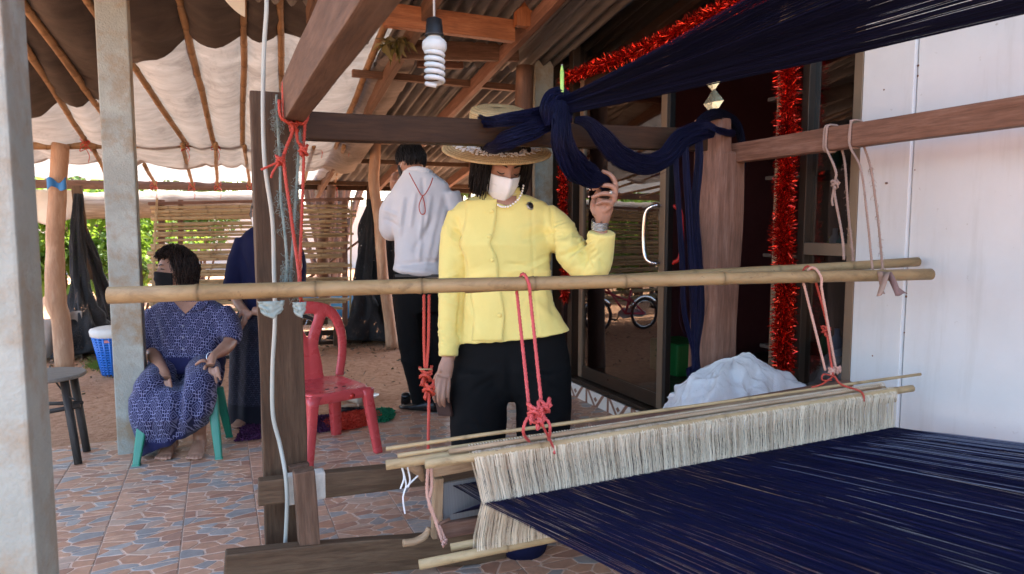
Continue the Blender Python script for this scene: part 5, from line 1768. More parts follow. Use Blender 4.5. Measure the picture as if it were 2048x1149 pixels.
jacket = fuse('jacket', g, .0065, M['yellow'], yw, 3, folds_fn(yf, .0025, 13, ((1160, 495, 38, .011, .8, -.6, .13), (1112, 470, 26, .009, .9, -.35, .13), (935, 565, 30, .007, .95, -.3, .14), (900, 575, 26, .008, .95, .3, .14), (1085, 545, 40, .006, .95, -.2, .11), (905, 470, 24, .007, .5, .85, .13), (1040, 560, 36, .004, .98, -.1, .12), (1195, 540, 26, .007, .4, .9, .12), (896, 670, 30, .006, .95, .25, .13), (1000, 640, 60, .004, .2, .98, .08))))
hit_j = project([jacket])
# overlapping front panel with a scalloped edge
edge = [(994, 399), (993, 410), (992, 439), (986, 469), (980, 489), (989, 507), (995, 528), (996, 546), (999, 569), (1005, 602), (1009, 634), (1007, 660), (1005, 682)]
ep = catmull([Vector((x, y, 0)) for x, y in edge], 5)
V, nW = [], 10
for p in ep:
    for i in range(nW + 1):
        u = i / nW
        x = p.x - 62 * u
        h = hit_j(x, p.y) or hit_j(x, p.y - 3) or hit_j(x, p.y - 8)
        c = h[0] if h else W(x, p.y, D0 - .12)
        V.append(c + (CAM - c).normalized() * (.0075 * (1 - u) ** .6 - .001 * u))
Fa = [(j * (nW + 1) + i, j * (nW + 1) + i + 1, (j + 1) * (nW + 1) + i + 1, (j + 1) * (nW + 1) + i) for j in range(len(ep) - 1) for i in range(nW)]
solidify(par(mesh('front_panel', V, Fa, M['yellow'], None, True), yw), .004)
hit_j2 = hit_j
for (x, y) in ((983, 423), (978, 473), (984, 520), (992, 562), (999, 631)):
    h = hit_j(x, y)
    n = (CAM - h[0]).normalized()
    lathe('button', [(.001, -.002), (.0085, -.001), (.0105, .002), (.009, .005), (.005, .0068), (.001, .0072)], M['yellow'], yw, axis_frame(h[0] + n * .008, n), 16)
    sl = W(x - 11, y + 2, D=(h[0] - CAM).dot(_fw) - .008); bar('buttonhole', sl - _rt * .007, sl + _rt * .004, .0015, .0022, M['yellow'], yw, 0)
# stand collar
N = W(1006, 380, D0 + .005)
def collar(a, b):
    th = R(24) + (R(360) - R(50)) * a
    cz = math.cos(th)
    r = 1 - .10 * b
    return N + _rt * (-math.sin(th) * .092 * r) - FWH * (cz * .084 * r) + Vector((0, 0, -.034 - .022 * cz + (.052 + .004 * cz) * b))
v, f = grid_geo(40, 6, collar)
solidify(mesh('collar', v, f, M['yellow'], yw, True), .005)
# bare throat in the collar opening
hp_ = project([jacket])
def throat(a, b):
    x = 987 + 46 * a; y = 392 + (20 - 14 * abs(a - .55) * 2 * .6) * b
    h = hp_(x, y)
    c = h[0] if h else W(x, y, D0 - .09)
    return c + (CAM - c).normalized() * .004
v, f = grid_geo(14, 8, throat)
mesh('throat', v, f, M['skin_a'], yw, True)
# brooch, seams
h = hit_j(1060, 413); n = h[1] if h[1].dot(CAM - h[0]) > 0 else -h[1]
lathe('brooch_rim', [(.001, 0), (.0185, 0), (.019, .003), (.016, .0045), (.001, .0045)], mat('brooch_silver', (.5, .45, .38), None, .3, metal=.8), yw, axis_frame(h[0] + n * .001, n), 24)
lathe('brooch', [(.001, .004), (.013, .004), (.013, .006), (.001, .0065)], M['black'], yw, axis_frame(h[0] + n * .001, n), 24)
# trousers
tr_ = [loft_geo([ring(925, 1128, 650, D0 + .01, .10), ring(915, 1135, 690, D0 + .01, .115), ring(905, 1143, 735, D0 + .01, .125), ring(905, 1143, 775, D0 + .01, .11), ring(930, 1120, 800, D0 + .01, .08)], 30),
       tube_geo(catmull([W(958, 740, D0), W(958, 800, D0), W(956, 880, D0 - .01), W(957, 950, D0), W(962, 1012, D0 + .03)], 4), [54 * k0, 60 * k0, 55 * k0, 44 * k0, 34 * k0], 20, 1.0),
       tube_geo(catmull([W(1085, 740, D0), W(1086, 800, D0), W(1086, 880, D0 - .02), W(1084, 950, D0), W(1082, 1012, D0 + .03)], 4), [56 * k0, 58 * k0, 52 * k0, 44 * k0, 34 * k0], 20, 1.0)]
fuse('trousers', tr_, .011, M['trousers'], yw, 4, folds_fn([(1018, 720, 1024, 830, -.012, 8), (1000, 740, 960, 760, .006, 10), (1045, 740, 1090, 765, .006, 10), (930, 700, 1010, 745, .005, 12), (1030, 745, 1120, 700, .005, 12), (940, 860, 990, 870, .005, 8)], .003, 9, ((960, 770, 60, .007, .9, -.4, .07), (1085, 770, 60, .007, .9, .4, .07), (955, 870, 40, .007, .95, .2, .1), (1088, 870, 40, .007, .95, -.2, .1))))
for x in (962, 1082):
    c = W(x, 1030, D0); c.z = 0
    mesh('shoe', *shoe_geo(face_frame(c, R(8) * (1 if x > 1000 else -1), 0), .25, .042, .07), M['black'], yw, True)
# head, neck, hands as one skin
HC = W(1003, 331, D0 - .055)
hm = face_frame(HC, R(22), R(26), R(-3)) @ Matrix.Diagonal((1.09, 1.06, 1.08, 1))
hs_ = 1.0
WR = W(1203, 452, D0 - .225)
hand_l = [tube_geo(catmull([W(1192, 510, D0 - .19), W(1200, 470, D0 - .215), WR, W(1205, 438, 2.705), W(1207, 418, 2.695), W(1212, 398, 2.685)], 4), [.026, .026, .0265, .031, .040, .034], 14, [.85, .85, .85, .72, .6, .55], hint=_rt),
          finger([W(1220, 408, 2.69), W(1230, 388, 2.675), W(1230, 366, 2.665), W(1220, 350, 2.66), W(1203, 342, 2.662)], .0128, .0098),
          finger([W(1216, 410, 2.68), W(1230, 390, 2.662), W(1226, 375, 2.652), W(1206, 371, 2.65), W(1184, 380, 2.655)], .0128, .0102),
          finger([W(1213, 416, 2.68), W(1228, 400, 2.660), W(1224, 390, 2.650), W(1204, 388, 2.648), W(1182, 396, 2.655)], .0124, .0098),
          finger([W(1208, 424, 2.68), W(1222, 412, 2.662), W(1218, 405, 2.652), W(1205, 404, 2.65), W(1190, 410, 2.656)], .0112, .0088),
          finger([W(1192, 430, 2.70), W(1186, 412, 2.715), W(1192, 392, 2.72), W(1204, 372, 2.715)], .0140, .0105)]
hand_r = [tube_geo(catmull([W(897, 690, D0 - .05), W(896, 716, D0 - .06), W(892, 735, D0 - .065), W(888, 755, D0 - .07)], 4), [.027, .027, .034, .034], 14, [.75, .75, .6, .5], hint=_rt),
          finger([W(877, 752, 2.87), W(871, 772, 2.85), W(868, 792, 2.85), W(872, 806, 2.87)], .0105, .0085),
          finger([W(884, 756, 2.86), W(879, 778, 2.84), W(877, 800, 2.84), W(881, 813, 2.865)], .0108, .0088),
          finger([W(891, 757, 2.86), W(888, 780, 2.84), W(887, 802, 2.84), W(890, 814, 2.865)], .0105, .0085),
          finger([W(898, 755, 2.87), W(897, 775, 2.85), W(896, 795, 2.85), W(898, 806, 2.87)], .0095, .0075),
          finger([W(884, 740, 2.87), W(872, 756, 2.90), W(868, 774, 2.92), W(872, 790, 2.925)], .012, .009)]
body = head_geo(hm, hs_) + [tube_geo([W(1003, 350, D0 - .01), W(1005, 385, D0 + .005), W(1008, 430, D0)], [.052, .054, .06], 18),
        tube_geo([W(1008, 415, D0), W(1010, 520, D0), W(1012, 660, D0)], [.07, .07, .06], 16), tube_geo([W(1008, 430, D0)] + arm_l, .028, 10), tube_geo([W(1008, 430, D0)] + arm_r, .026, 10)] + hand_l + hand_r
fuse('body', body, .0036, M['skin_a'], yw, 3)
# nails
M['nail'] = mat('fingernail', (.62, .38, .32), None, .25, 5, 0)
for (x, y, D) in ((1197, 341, 2.655), (1180, 380, 2.648), (1178, 394, 2.648)):
    c = W(x, y, D); lathe('fingernail', [(.001, .003), (.0035, .0025), (.0048, 0)], M['nail'], yw, axis_frame(c, -_rt + Vector((0, 0, .35)) - FWH * .6), 10)
# ring and watch
c = W(1221, 386, 2.644)
o = tube('finger_ring', [c + (_rt * math.cos(a) * .0 + FWH * math.cos(a) + Vector((0, 0, 1)) * math.sin(a)) * .0115 + FWH * .008 for a in [i * math.pi / 6 for i in range(13)]], .0018, M['chrome'], yw, 8)
lathe('ring_stone', [(.001, 0), (.006, .001), (.0072, .004), (.004, .008), (.001, .009)], mat('ring_pearl', (.62, .58, .52), None, .2, 5, 0, metal=.4), yw, axis_frame(c - FWH * .006, -FWH), 14)
wax = (W(1205, 432, 2.70) - WR).normalized()
uw = (_rt - wax * _rt.dot(wax)).normalized(); vw = wax.cross(uw)
M['steel'] = mat('steel_band', (.42, .41, .39), (.36, .35, .33), .25, 8, 0, metal=.9)
for i in range(6):
    c = W(1200, 449, 2.722) + wax * ((i - 2.5) * .0062)
    tube('wristwatch_band', [c + uw * math.cos(a) * .0325 + vw * math.sin(a) * .029 for a in [q * math.pi / 14 for q in range(29)]], .0032, M['steel'], yw, 6)
c = W(1200, 449, 2.722) - FWH * .031
bar('wristwatch_clasp', c - wax * .014, c + wax * .014, .004, .006, M['chrome'], yw, .001)
# pearls
pth = catmull([W(962, 352, D0 - .05), W(960, 372, D0 - .06), W(959, 392, D0 - .062)], 6)
pth2 = catmull([W(996, 410, D0 - .105), W(1003, 414, D0 - .12), W(1018, 413, D0 - .125), W(1034, 402, D0 - .118), W(1043, 388, D0 - .10), W(1047, 372, D0 - .075)], 7)
sv, sf = lathe_geo([(.0002, -.5), (.19, -.46), (.35, -.35), (.46, -.19), (.5, 0), (.46, .19), (.35, .35), (.19, .46), (.0002, .5)], 10)
M['pearl'] = mat('pearl', (.80, .76, .70), (.76, .72, .66), .22, 6, 0, spec=.7)
for P_, nn in ((pth, 7), (pth2, 17)):
    g = []
    for i in range(nn):
        f = i / (nn - 1) * (len(P_) - 1); k = min(int(f), len(P_) - 2); c = P_[k].lerp(P_[k + 1], f - k)
        s = .0105 * (1 - .3 * abs(i / (nn - 1) - .6))
        g.append(([c + q * s for q in sv], sf))
    mesh('pearl_necklace', *merge(g), M['pearl'], yw, True)
# hair under the hat: chin length bob, open at the face
def bob(ph): return 2.42 if abs(ph) > .95 else .5
hair('hair', hm, M['hair_black'], yw, 2600, 3, bob, .5, grow=.034, wave=.005, hang=1.6, wd=.0046, taper_in=.06)
v, f = cap_geo(hm, lambda ph: 2.2 if abs(ph) > 1.1 else 1.0, .014)
mesh('hair_base', v, f, M['hair_shell'], yw, True)
# mask
v, f = mask_patch(hm, -.008, -.122, 1.28, .022, 1.0, .012, 36, 20, 1)
solidify(mesh('mask', v, f, M['mask_white'], yw, True), .002)
v, f = grid_geo(24, 3, lambda a, b: mask_patch(hm, -.040 - b * .004, -.05, 1.05, .034, 1.0, .006, 24, 1)[0][int(round(a * 24))])
for zz in (-.045, -.078):
    mv = mask_patch(hm, zz + .0005, zz - .001, 1.2, .022 if zz > -.06 else .012, 1.0, .012 if zz > -.06 else .005, 36, 1)[0][:37]
    tube('mask_seam', [p + (hm.to_3x3() @ Vector((0, 1, 0))) * .0045 for p in mv[3:-3]], .0013, M['mask_white'], yw, 5)
for sx in (-1, 1):
    tube('ear_loop', [hm @ Vector((sx * .064, .048, -.035)), hm @ Vector((sx * .076, .02, -.02)), hm @ Vector((sx * .082, -.012, .012))], .0014, M['mask_white'], yw, 6, 5)
# brows and lashes
for sx in (-1, 1):
    tube('eyebrow', [hm @ Vector((sx * x, y, z)) for x, y, z in ((.014, .0955, .026), (.028, .0945, .033), (.046, .083, .031))], [.0028, .0038, .0018], M['hair_shell'], yw, 6, 5)
    tube('eyelash', [hm @ Vector((sx * x, y, z)) for x, y, z in ((.018, .0905, .001), (.032, .0935, -.0035), (.047, .081, .001))], [.0016, .0026, .0016], M['hair_shell'], yw, 6, 5)
# straw hat
ham = face_frame(W(994, 289, D0 - .035), R(4), R(20), R(-1.5))
hat = mesh('straw_hat', *lathe_geo([(.237, -.030), (.238, -.027), (.225, -.020), (.19, -.010), (.15, -.003), (.122, .002), (.119, .006), (.119, .03), (.122, .09), (.121, .132), (.115, .147), (.09, .156), (.05, .158), (.001, .158)], 64, False), M['straw'], yw, True, mw=ham)
solidify(hat, .0035)
M['lace'] = mat('white_lace', (.78, .76, .70), (.70, .67, .60), .8, 20, .3, 200)
gl = []
rnd = random.Random(5)
for i in range(150):
    a = i / 150 * 2 * math.pi
    for q in range(3):
        r = rnd.uniform(.130, .188); aa = a + rnd.uniform(-.03, .03)
        pts = []
        for s_ in range(5):
            an = aa + (s_ - 2) * .012 + rnd.uniform(-.006, .006); rq = r + .009 * math.sin(s_ * 1.6 + q * 2)
            zz = -.003 - (rq - .15) * .21 + .005
            pts.append(ham @ Vector((rq * math.sin(an), rq * math.cos(an), zz)))
        gl.append(tube_geo(pts, .0022, 5))
mesh('lace_band', *merge(gl), M['lace'], par(hat, yw), True)
# wallet in the hanging hand
c0, c1 = W(877, 768, 2.885), W(892, 832, 2.90)
o = bar('wallet', c0, c1, .085, .016, mat('dark_brown_leather', (.035, .016, .012), (.05, .022, .016), .35, 12, .1), None, .006, roll=R(62))
tag(o, 'dark brown wallet held in the hanging hand of the yellow jacket woman', 'wallet')

# ---- man in the white shirt, back to the camera
DM = 4.60
mn = thing('person', 'man in a white shirt and black trousers with his back to the camera', 'person', Vector((W(840, 600, DM).x, W(840, 600, DM).y, 0)))
km = DM / FPX
mr = [ring(806, 862, 340, DM, .062), ring(804, 872, 350, DM, .075), ring(792, 896, 366, DM, .09), ring(778, 906, 388, DM, .105), ring(780, 900, 430, DM, .115), ring(789, 892, 480, DM, .112), ring(789, 888, 525, DM, .125), ring(786, 893, 545, DM, .13, 2.2, -6), ring(795, 886, 552, DM, .11, 2.2, -6)]
ma = [W(792, 396, DM), W(780, 422, DM + .02), W(778, 455, DM + .06), W(784, 462, DM + .12), W(788, 430, DM + .18), W(790, 388, DM + .19)]
mb = [W(898, 385, DM), W(908, 430, DM + .02), W(908, 480, DM + .1), W(880, 470, DM + .2)]
fuse('shirt', [loft_geo(mr, 32), tube_geo(catmull(ma, 4), [.064, .072, .072, .066, .056, .046], 16), tube_geo(catmull(mb, 4), [.078, .074, .066, .05], 16)], .010, M['shirt'], mn, 5,
     folds_fn([(860, 395, 850, 470, .018, 5), (846, 395, 838, 520, .017, 5), (880, 400, 850, 540, .010, 7), (865, 440, 830, 500, -.018, 6), (815, 400, 805, 470, -.010, 5), (830, 390, 822, 450, .016, 4), (800, 470, 808, 400, .018, 5), (795, 530, 880, 522, -.018, 5), (800, 540, 860, 546, .018, 5), (890, 420, 870, 520, .017, 6), (770, 440, 800, 455, -.016, 4), (768, 420, 795, 430, .016, 4), (845, 360, 848, 400, -.014, 4)], .004, 9))
tube('shirt_collar', [W(806, 344, DM + .04), W(816, 340, DM - .04), W(836, 338, DM - .065), W(856, 343, DM - .05), W(866, 352, DM + .03)], [.014, .017, .018, .017, .014], M['shirt'], mn, 10, 5, .5)
fuse('trousers', [loft_geo([ring(790, 888, 530, DM + .01, .10), ring(787, 892, 555, DM + .01, .115), ring(786, 894, 590, DM + .01, .125), ring(792, 890, 625, DM + .01, .11)], 26),
                  tube_geo(catmull([W(818, 590, DM), W(822, 680, DM), W(832, 750, DM + .02), W(843, 808, DM + .03)], 4), [.105, .092, .074, .062], 16), tube_geo(catmull([W(866, 590, DM + .03), W(872, 680, DM + .1), W(872, 750, DM + .14), W(872, 797, DM + .15)], 4), [.10, .09, .072, .062], 16)], .012, M['trousers'], mn, 4, folds_fn([(842, 600, 848, 690, -.01, 5), (800, 720, 850, 735, .008, 5)], .004, 8))
bar('belt', W(790, 552, DM - .115), W(885, 552, DM - .115), .004, .02, M['black'], mn, .001)
for (x, y, D, yw_) in ((848, 823, DM, R(70)), (873, 806, DM + .15, R(50))):
    c = W(x, y, D); c.z = .004
    mesh('shoe', *shoe_geo(face_frame(c, yw_, 0, 0, base=FWH), .29, .05, .085), mat('polished_black_leather', (.012, .012, .013), None, .25, 6, .02), mn, True)
mh = face_frame(W(822, 322, DM + .01), R(50), R(10), 0, base=FWH)
fuse('body', head_geo(mh, 1.03) + [tube_geo([W(826, 335, DM), W(832, 352, DM), W(838, 380, DM)], [.055, .056, .062], 14), tube_geo([W(838, 370, DM), W(840, 560, DM)], .08, 12),
     tube_geo(catmull([W(838, 385, DM)] + ma, 3), .028, 10), tube_geo(catmull([W(792, 388, DM + .2), W(788, 370, DM + .17), W(790, 358, DM + .13)], 4), [.028, .031, .032], 10)] +
     [finger([W(784 + i * 3, 358, DM + .11 + i * .008), W(786 + i * 3, 349, DM + .09 + i * .008), W(794 + i * 3, 345, DM + .10 + i * .008)], .0105, .009) for i in range(4)] + [finger([W(794, 364, DM + .11), W(800, 358, DM + .10), W(804, 350, DM + .10)], .0115, .0095)] +
     [tube_geo(catmull([W(838, 390, DM)] + mb, 3), .028, 10), tube_geo([W(880, 470, DM + .2), W(866, 466, DM + .24)], .03, 10)], .005, M['skin_a'], mn, 3)
def short(ph): return 1.45 if abs(ph) < 1.0 else (1.62 if abs(ph) < 1.9 else 1.85)
v, f = cap_geo(mh, lambda ph: .98 * short(ph), .010, 1.03)
mesh('hair_base', v, f, M['hair_shell'], mn, True)
hair('hair', mh, M['hair_black'], mn, 1500, 8, lambda ph: short(ph), .02, grow=.014, wave=.004, hang=2.6, s=1.03, wd=.005)
tube('mask_strap', [mh @ Vector((-.082, -.02, .01)), mh @ Vector((-.08, .01, -.02)), mh @ Vector((-.07, .04, -.04))], .0015, M['mask_white'], mn, 6, 5)
v, f = mask_patch(mh, -.008, -.11, 1.1, .02, 1.03)
solidify(mesh('mask', v, f, M['mask_black'], mn, True), .002)
cz = [(818, 346), (832, 372), (845, 392), (858, 376), (866, 356)]
g = [tube_geo(catmull([W(x, y, DM - .14) for x, y in cz], 5), .0035, 6), tube_geo(catmull([W(845, 392, DM - .14), W(838, 412, DM - .145), W(842, 428, DM - .145), W(850, 426, DM - .145), W(849, 408, DM - .145), W(845, 392, DM - .14)], 5), .0035, 6)]
mesh('lanyard', *merge(g), M['red_rope'], mn, True)
# ---- seated woman in blue ikat
DS = 4.02
sw = thing('person', 'seated woman in blue patterned blouse and skirt wearing a black mask', 'person', Vector((-.25, 4.05, 0)))
M['ikat'] = ikat_mat('blue_ikat_cotton', 14, (.005, .005, .032), (.20, .20, .32), (.010, .011, .058))
br2 = [ring(340, 408, 592, DS, .055), ring(322, 428, 602, DS, .075), ring(303, 450, 614, DS, .10), ring(298, 456, 632, DS, .115), ring(302, 450, 665, DS - .02, .135), ring(306, 446, 700, DS - .02, .15), ring(300, 448, 728, DS - .02, .165), ring(306, 444, 740, DS - .02, .155)]
sl_a = [W(316, 625, DS), W(306, 655, DS - .03), W(304, 688, DS - .07), W(306, 704, DS - .09)]
sl_b = [W(440, 625, DS), W(455, 648, DS - .02), W(461, 670, DS - .06), W(458, 682, DS - .08)]
bl_ = fuse('blouse', [loft_geo(br2, 32), tube_geo(catmull(sl_a, 4), [.075, .072, .068, .066], 16), tube_geo(catmull(sl_b, 4), [.075, .072, .068, .064], 16)], .009, M['ikat'], sw, 4,
     folds_fn([(372, 610, 365, 720, -.006, 4), (320, 640, 345, 690, .007, 6), (330, 700, 400, 712, -.008, 5), (440, 640, 420, 700, .007, 6), (312, 640, 322, 700, -.012, 5), (445, 640, 438, 690, -.012, 5), (340, 660, 420, 672, .006, 7), (290, 680, 318, 690, .006, 5)], .004, 10))
def hem_b(c):
    x, y = proj(c)
    return 1.0 if (y > 716 and 330 < x < 450) or (x < 325 and y > 702) else 0.0
pattern_uv(bl_, hem_b)
sk = [tube_geo(catmull([W(345, 735, DS), W(322, 752, DS - .18), W(302, 778, DS - .36), W(298, 800, DS - .40)], 4), [.10, .098, .088, .07], 16),
      tube_geo(catmull([W(408, 735, DS), W(405, 748, DS - .18), W(398, 772, DS - .36), W(394, 800, DS - .40)], 4), [.10, .098, .09, .07], 16),
      loft_geo([ring(304, 444, 722, DS, .14), ring(300, 448, 745, DS, .15), ring(310, 440, 775, DS, .13)], 24),
      loft_geo([ring(278, 424, 768, DS - .32, .11, 2.6), ring(262, 430, 796, DS - .37, .115, 2.6), ring(265, 424, 830, DS - .38, .12, 2.6, 4), ring(276, 412, 862, DS - .33, .11, 2.6, 12), ring(285, 396, 882, DS - .33, .105, 2.6, 22), ring(288, 392, 888, DS - .33, .10, 2.6, 22)], 32)]
skirt = fuse('skirt', sk, .009, M['ikat'], sw, 4, folds_fn([(362, 750, 352, 880, -.026, 9), (372, 765, 372, 860, .014, 8), (318, 800, 335, 890, .010, 8), (300, 800, 306, 880, -.010, 7), (340, 790, 342, 880, .010, 7), (395, 790, 385, 860, -.010, 8), (408, 790, 402, 840, .008, 6), (330, 745, 345, 775, -.012, 6)], .005, 9))
def hem_s(c):
    x, y = proj(c)
    lim = 886 - max(0, x - 330) * .42
    return 1.0 if y > lim else 0.0
pattern_uv(skirt, hem_s)
hs2 = face_frame(W(351, 541, DS - .03), R(-42), R(-2), R(3))
kS = 3.7 / FPX
def hnd(pts, tips, D, r=.0095):
    g = []
    for a, b in zip(pts, tips):
        A, B = W(*a, D), W(*b, D - .015)
        g.append(finger([A, A.lerp(B, .4) + Vector((0, 0, .010)) - FWH * .008, A.lerp(B, .75) + Vector((0, 0, .004)) - FWH * .006, B], r, r * .82))
    return g
arm1 = [W(306, 640, DS - .02), W(302, 690, DS - .07), W(310, 715, DS - .16), W(326, 740, DS - .29), W(330, 757, DS - .34)]
arm2 = [W(450, 640, DS - .02), W(461, 680, DS - .08), W(446, 700, DS - .18), W(426, 714, DS - .28), W(420, 732, DS - .32)]
bod = head_geo(hs2, 1.0) + [tube_geo([W(362, 558, DS), W(370, 590, DS), W(372, 625, DS)], [.05, .052, .06], 14), tube_geo([W(372, 610, DS), W(374, 730, DS)], .10, 14),
      tube_geo(catmull([W(372, 625, DS)] + arm1, 4), [.04, .042, .040, .038, .028, .034], 14, [1, 1, 1, 1, .8, .6]), tube_geo(catmull([W(372, 625, DS)] + arm2, 4), [.04, .042, .040, .038, .028, .034], 14, [1, 1, 1, 1, .8, .6])]
bod += hnd([(322, 758), (329, 762), (335, 762), (340, 758)], [(314, 790), (328, 797), (338, 797), (346, 788)], DS - .36)
bod += hnd([(320, 748)], [(293, 770)], DS - .34, .011)
bod += hnd([(412, 732), (420, 736), (428, 737), (434, 734)], [(408, 752), (423, 763), (434, 768), (442, 762)], DS - .34)
bod += hnd([(412, 722)], [(390, 731)], DS - .33, .011)
def foot_geo(ankle, dirv, L=.22):
    dv = Vector(dirv).normalized(); sd_ = dv.cross(Vector((0, 0, 1)))
    a = Vector(ankle); fl = Vector((a.x, a.y, 0))
    g = [tube_geo([a + Vector((0, 0, .06)), a, fl - dv * .02 + Vector((0, 0, .035))], [.036, .036, .034], 12),
         tube_geo(catmull([fl - dv * .05 + Vector((0, 0, .028)), fl + dv * .03 + Vector((0, 0, .038)), fl + dv * L * .45 + Vector((0, 0, .024)), fl + dv * L * .62 + Vector((0, 0, .016))], 4), [.028, .034, .042, .044], 14, [1, 1, .55, .36], hint=sd_)]
    for i in range(5):
        o_ = (i - 2) * .0165
        st = fl + dv * (L * .58) + sd_ * o_ + Vector((0, 0, .014)); en = fl + dv * (L * (.86 - abs(i - 1.2) * .035)) + sd_ * o_ * 1.15 + Vector((0, 0, .010))
        g.append(finger([st, st.lerp(en, .5) + Vector((0, 0, .005)), en], .0105 if i else .0105, .0095))
    return g
bod += [tube_geo([W(395, 800, DS - .36), W(399, 865, DS - .24)], [.05, .036], 12)] + foot_geo(W(399, 872, DS - .24), (-.15, -1, 0))
bod += [tube_geo([W(325, 800, DS - .36), W(340, 880, DS - .26)], [.05, .036], 12)] + foot_geo(W(343, 886, DS - .24), (-.2, -1, 0))
fuse('body', bod, .0045, M['skin_b'], sw, 3)
def wavy(ph): return 2.35 if abs(ph) > 1.45 else (.98 if abs(ph) < .95 else .98 + (abs(ph) - .95) * 2.7)
v, f = cap_geo(hs2, lambda ph: min(1.9, wavy(ph) * .9), .010)
mesh('hair_base', v, f, M['hair_shell'], sw, True)
hair('hair', hs2, M['hair_brown'], sw, 1900, 14, wavy, .05, grow=.030, wave=.014, hang=1.75, wd=.004, taper_in=.12)
v, f = mask_patch(hs2, -.006, -.116, 1.15, .020, 1.0, .004, 28, 16, 3)
solidify(mesh('mask', v, f, M['mask_black'], sw, True), .002)
for sx in (-1, 1):
    tube('ear_loop', [hs2 @ Vector((sx * .066, .046, -.02)), hs2 @ Vector((sx * .078, .018, -.005)), hs2 @ Vector((sx * .083, -.012, .012))], .0016, M['mask_black'], sw, 6, 5)
    tube('eyebrow', [hs2 @ Vector((sx * x, y, z)) for x, y, z in ((.014, .097, .027), (.028, .0955, .033), (.046, .084, .030))], [.0026, .0034, .0018], M['hair_shell'], sw, 6, 5)
    tube('eyelash', [hs2 @ Vector((sx * x, y, z)) for x, y, z in ((.018, .091, .006), (.032, .0925, .008), (.047, .081, .005))], [.002, .0036, .0018], M['hair_shell'], sw, 6, 5)
v, f = grid_geo(2, 14, lambda a, b: W(372 + (a - .5) * 5, 612 + b * 100, DS - .16))
hit_b = project([bl_])
for y in (630, 652, 675, 698):
    h = hit_b(366, y); n = (CAM - h[0]).normalized()
    lathe('button', [(.001, 0), (.006, .0005), (.0065, .002), (.001, .003)], mat('grey_button', (.25, .25, .32), None, .3), sw, axis_frame(h[0] + n * .001, n), 12)
# v-neck skin and collar flaps
hb = [hit_b(x, y) for x, y in ((346, 604), (398, 604), (371, 628))]
if all(hb):
    vs3 = [h[0] + (CAM - h[0]).normalized() * .014 for h in hb]
    solidify(mesh('neckline', vs3, [(0, 2, 1)], M['skin_b'], sw), .002)
for q in (((326, 604), (346, 602), (364, 622), (338, 620)), ((418, 604), (398, 602), (378, 624), (404, 620))):
    hb = [hit_b(x, y) for x, y in q]
    if all(hb):
        o = solidify(mesh('collar_flap', [h[0] + (CAM - h[0]).normalized() * .018 for h in hb], [(0, 1, 2, 3)], M['ikat'], sw), .004)
        pattern_uv(o)
c = W(423, 714, DS - .28)
tube('bracelet', [c + (_rt * .7 + Vector((0, 0, .5))) * 0 + Vector((math.cos(a) * .026, math.sin(a) * .026 * .4, math.sin(a) * .026)) for a in [i * math.pi / 8 for i in range(17)]], .002, M['chrome'], sw, 6)
# ---- standing woman half hidden by the loom post
DW = 4.36
st = thing('person', 'woman in dark navy dress standing half hidden behind the loom post', 'person', Vector((W(530, 600, DW).x, W(530, 600, DW).y, 0)))
M['navy_cloth'] = cloth_mat('navy_blouse_cloth', (.006, .007, .028), (.008, .009, .036), .8, 1200, .08, .0)
M['navy_ikat'] = ikat_mat('dark_navy_ikat', 22, (.004, .0045, .011), (.06, .065, .11), (.006, .0065, .015), .8)
b3 = fuse('blouse', [loft_geo([ring(508, 556, 452, DW, .055), ring(492, 575, 462, DW, .08), ring(482, 588, 476, DW, .10), ring(482, 590, 520, DW, .12), ring(486, 588, 570, DW, .12), ring(478, 596, 630, DW, .13), ring(476, 598, 650, DW, .13)], 28),
     tube_geo(catmull([W(490, 480, DW), W(475, 525, DW - .02), W(466, 572, DW - .08), W(468, 590, DW - .12)], 4), [.065, .062, .064, .072], 14),
     tube_geo(catmull([W(578, 480, DW), W(594, 530, DW), W(590, 590, DW - .1)], 4), [.065, .062, .06], 14)], .010, M['navy_cloth'], st, 4, folds_fn([(480, 500, 500, 560, -.01, 5), (490, 560, 500, 640, .008, 6)], .005, 9))
s3 = fuse('skirt', [loft_geo([ring(478, 596, 620, DW, .13), ring(464, 600, 660, DW, .14), ring(460, 600, 740, DW, .135), ring(457, 594, 830, DW, .13), ring(458, 592, 846, DW, .125)], 30)], .011, M['navy_ikat'], st, 4, folds_fn([(500, 660, 490, 840, .012, 8), (478, 680, 472, 840, -.010, 7)], .005, 8))
pattern_uv(s3, lambda c: 1.0 if c.z < .13 else 0.0)
h3 = face_frame(W(530, 430, DW - .01), R(-8), R(4))
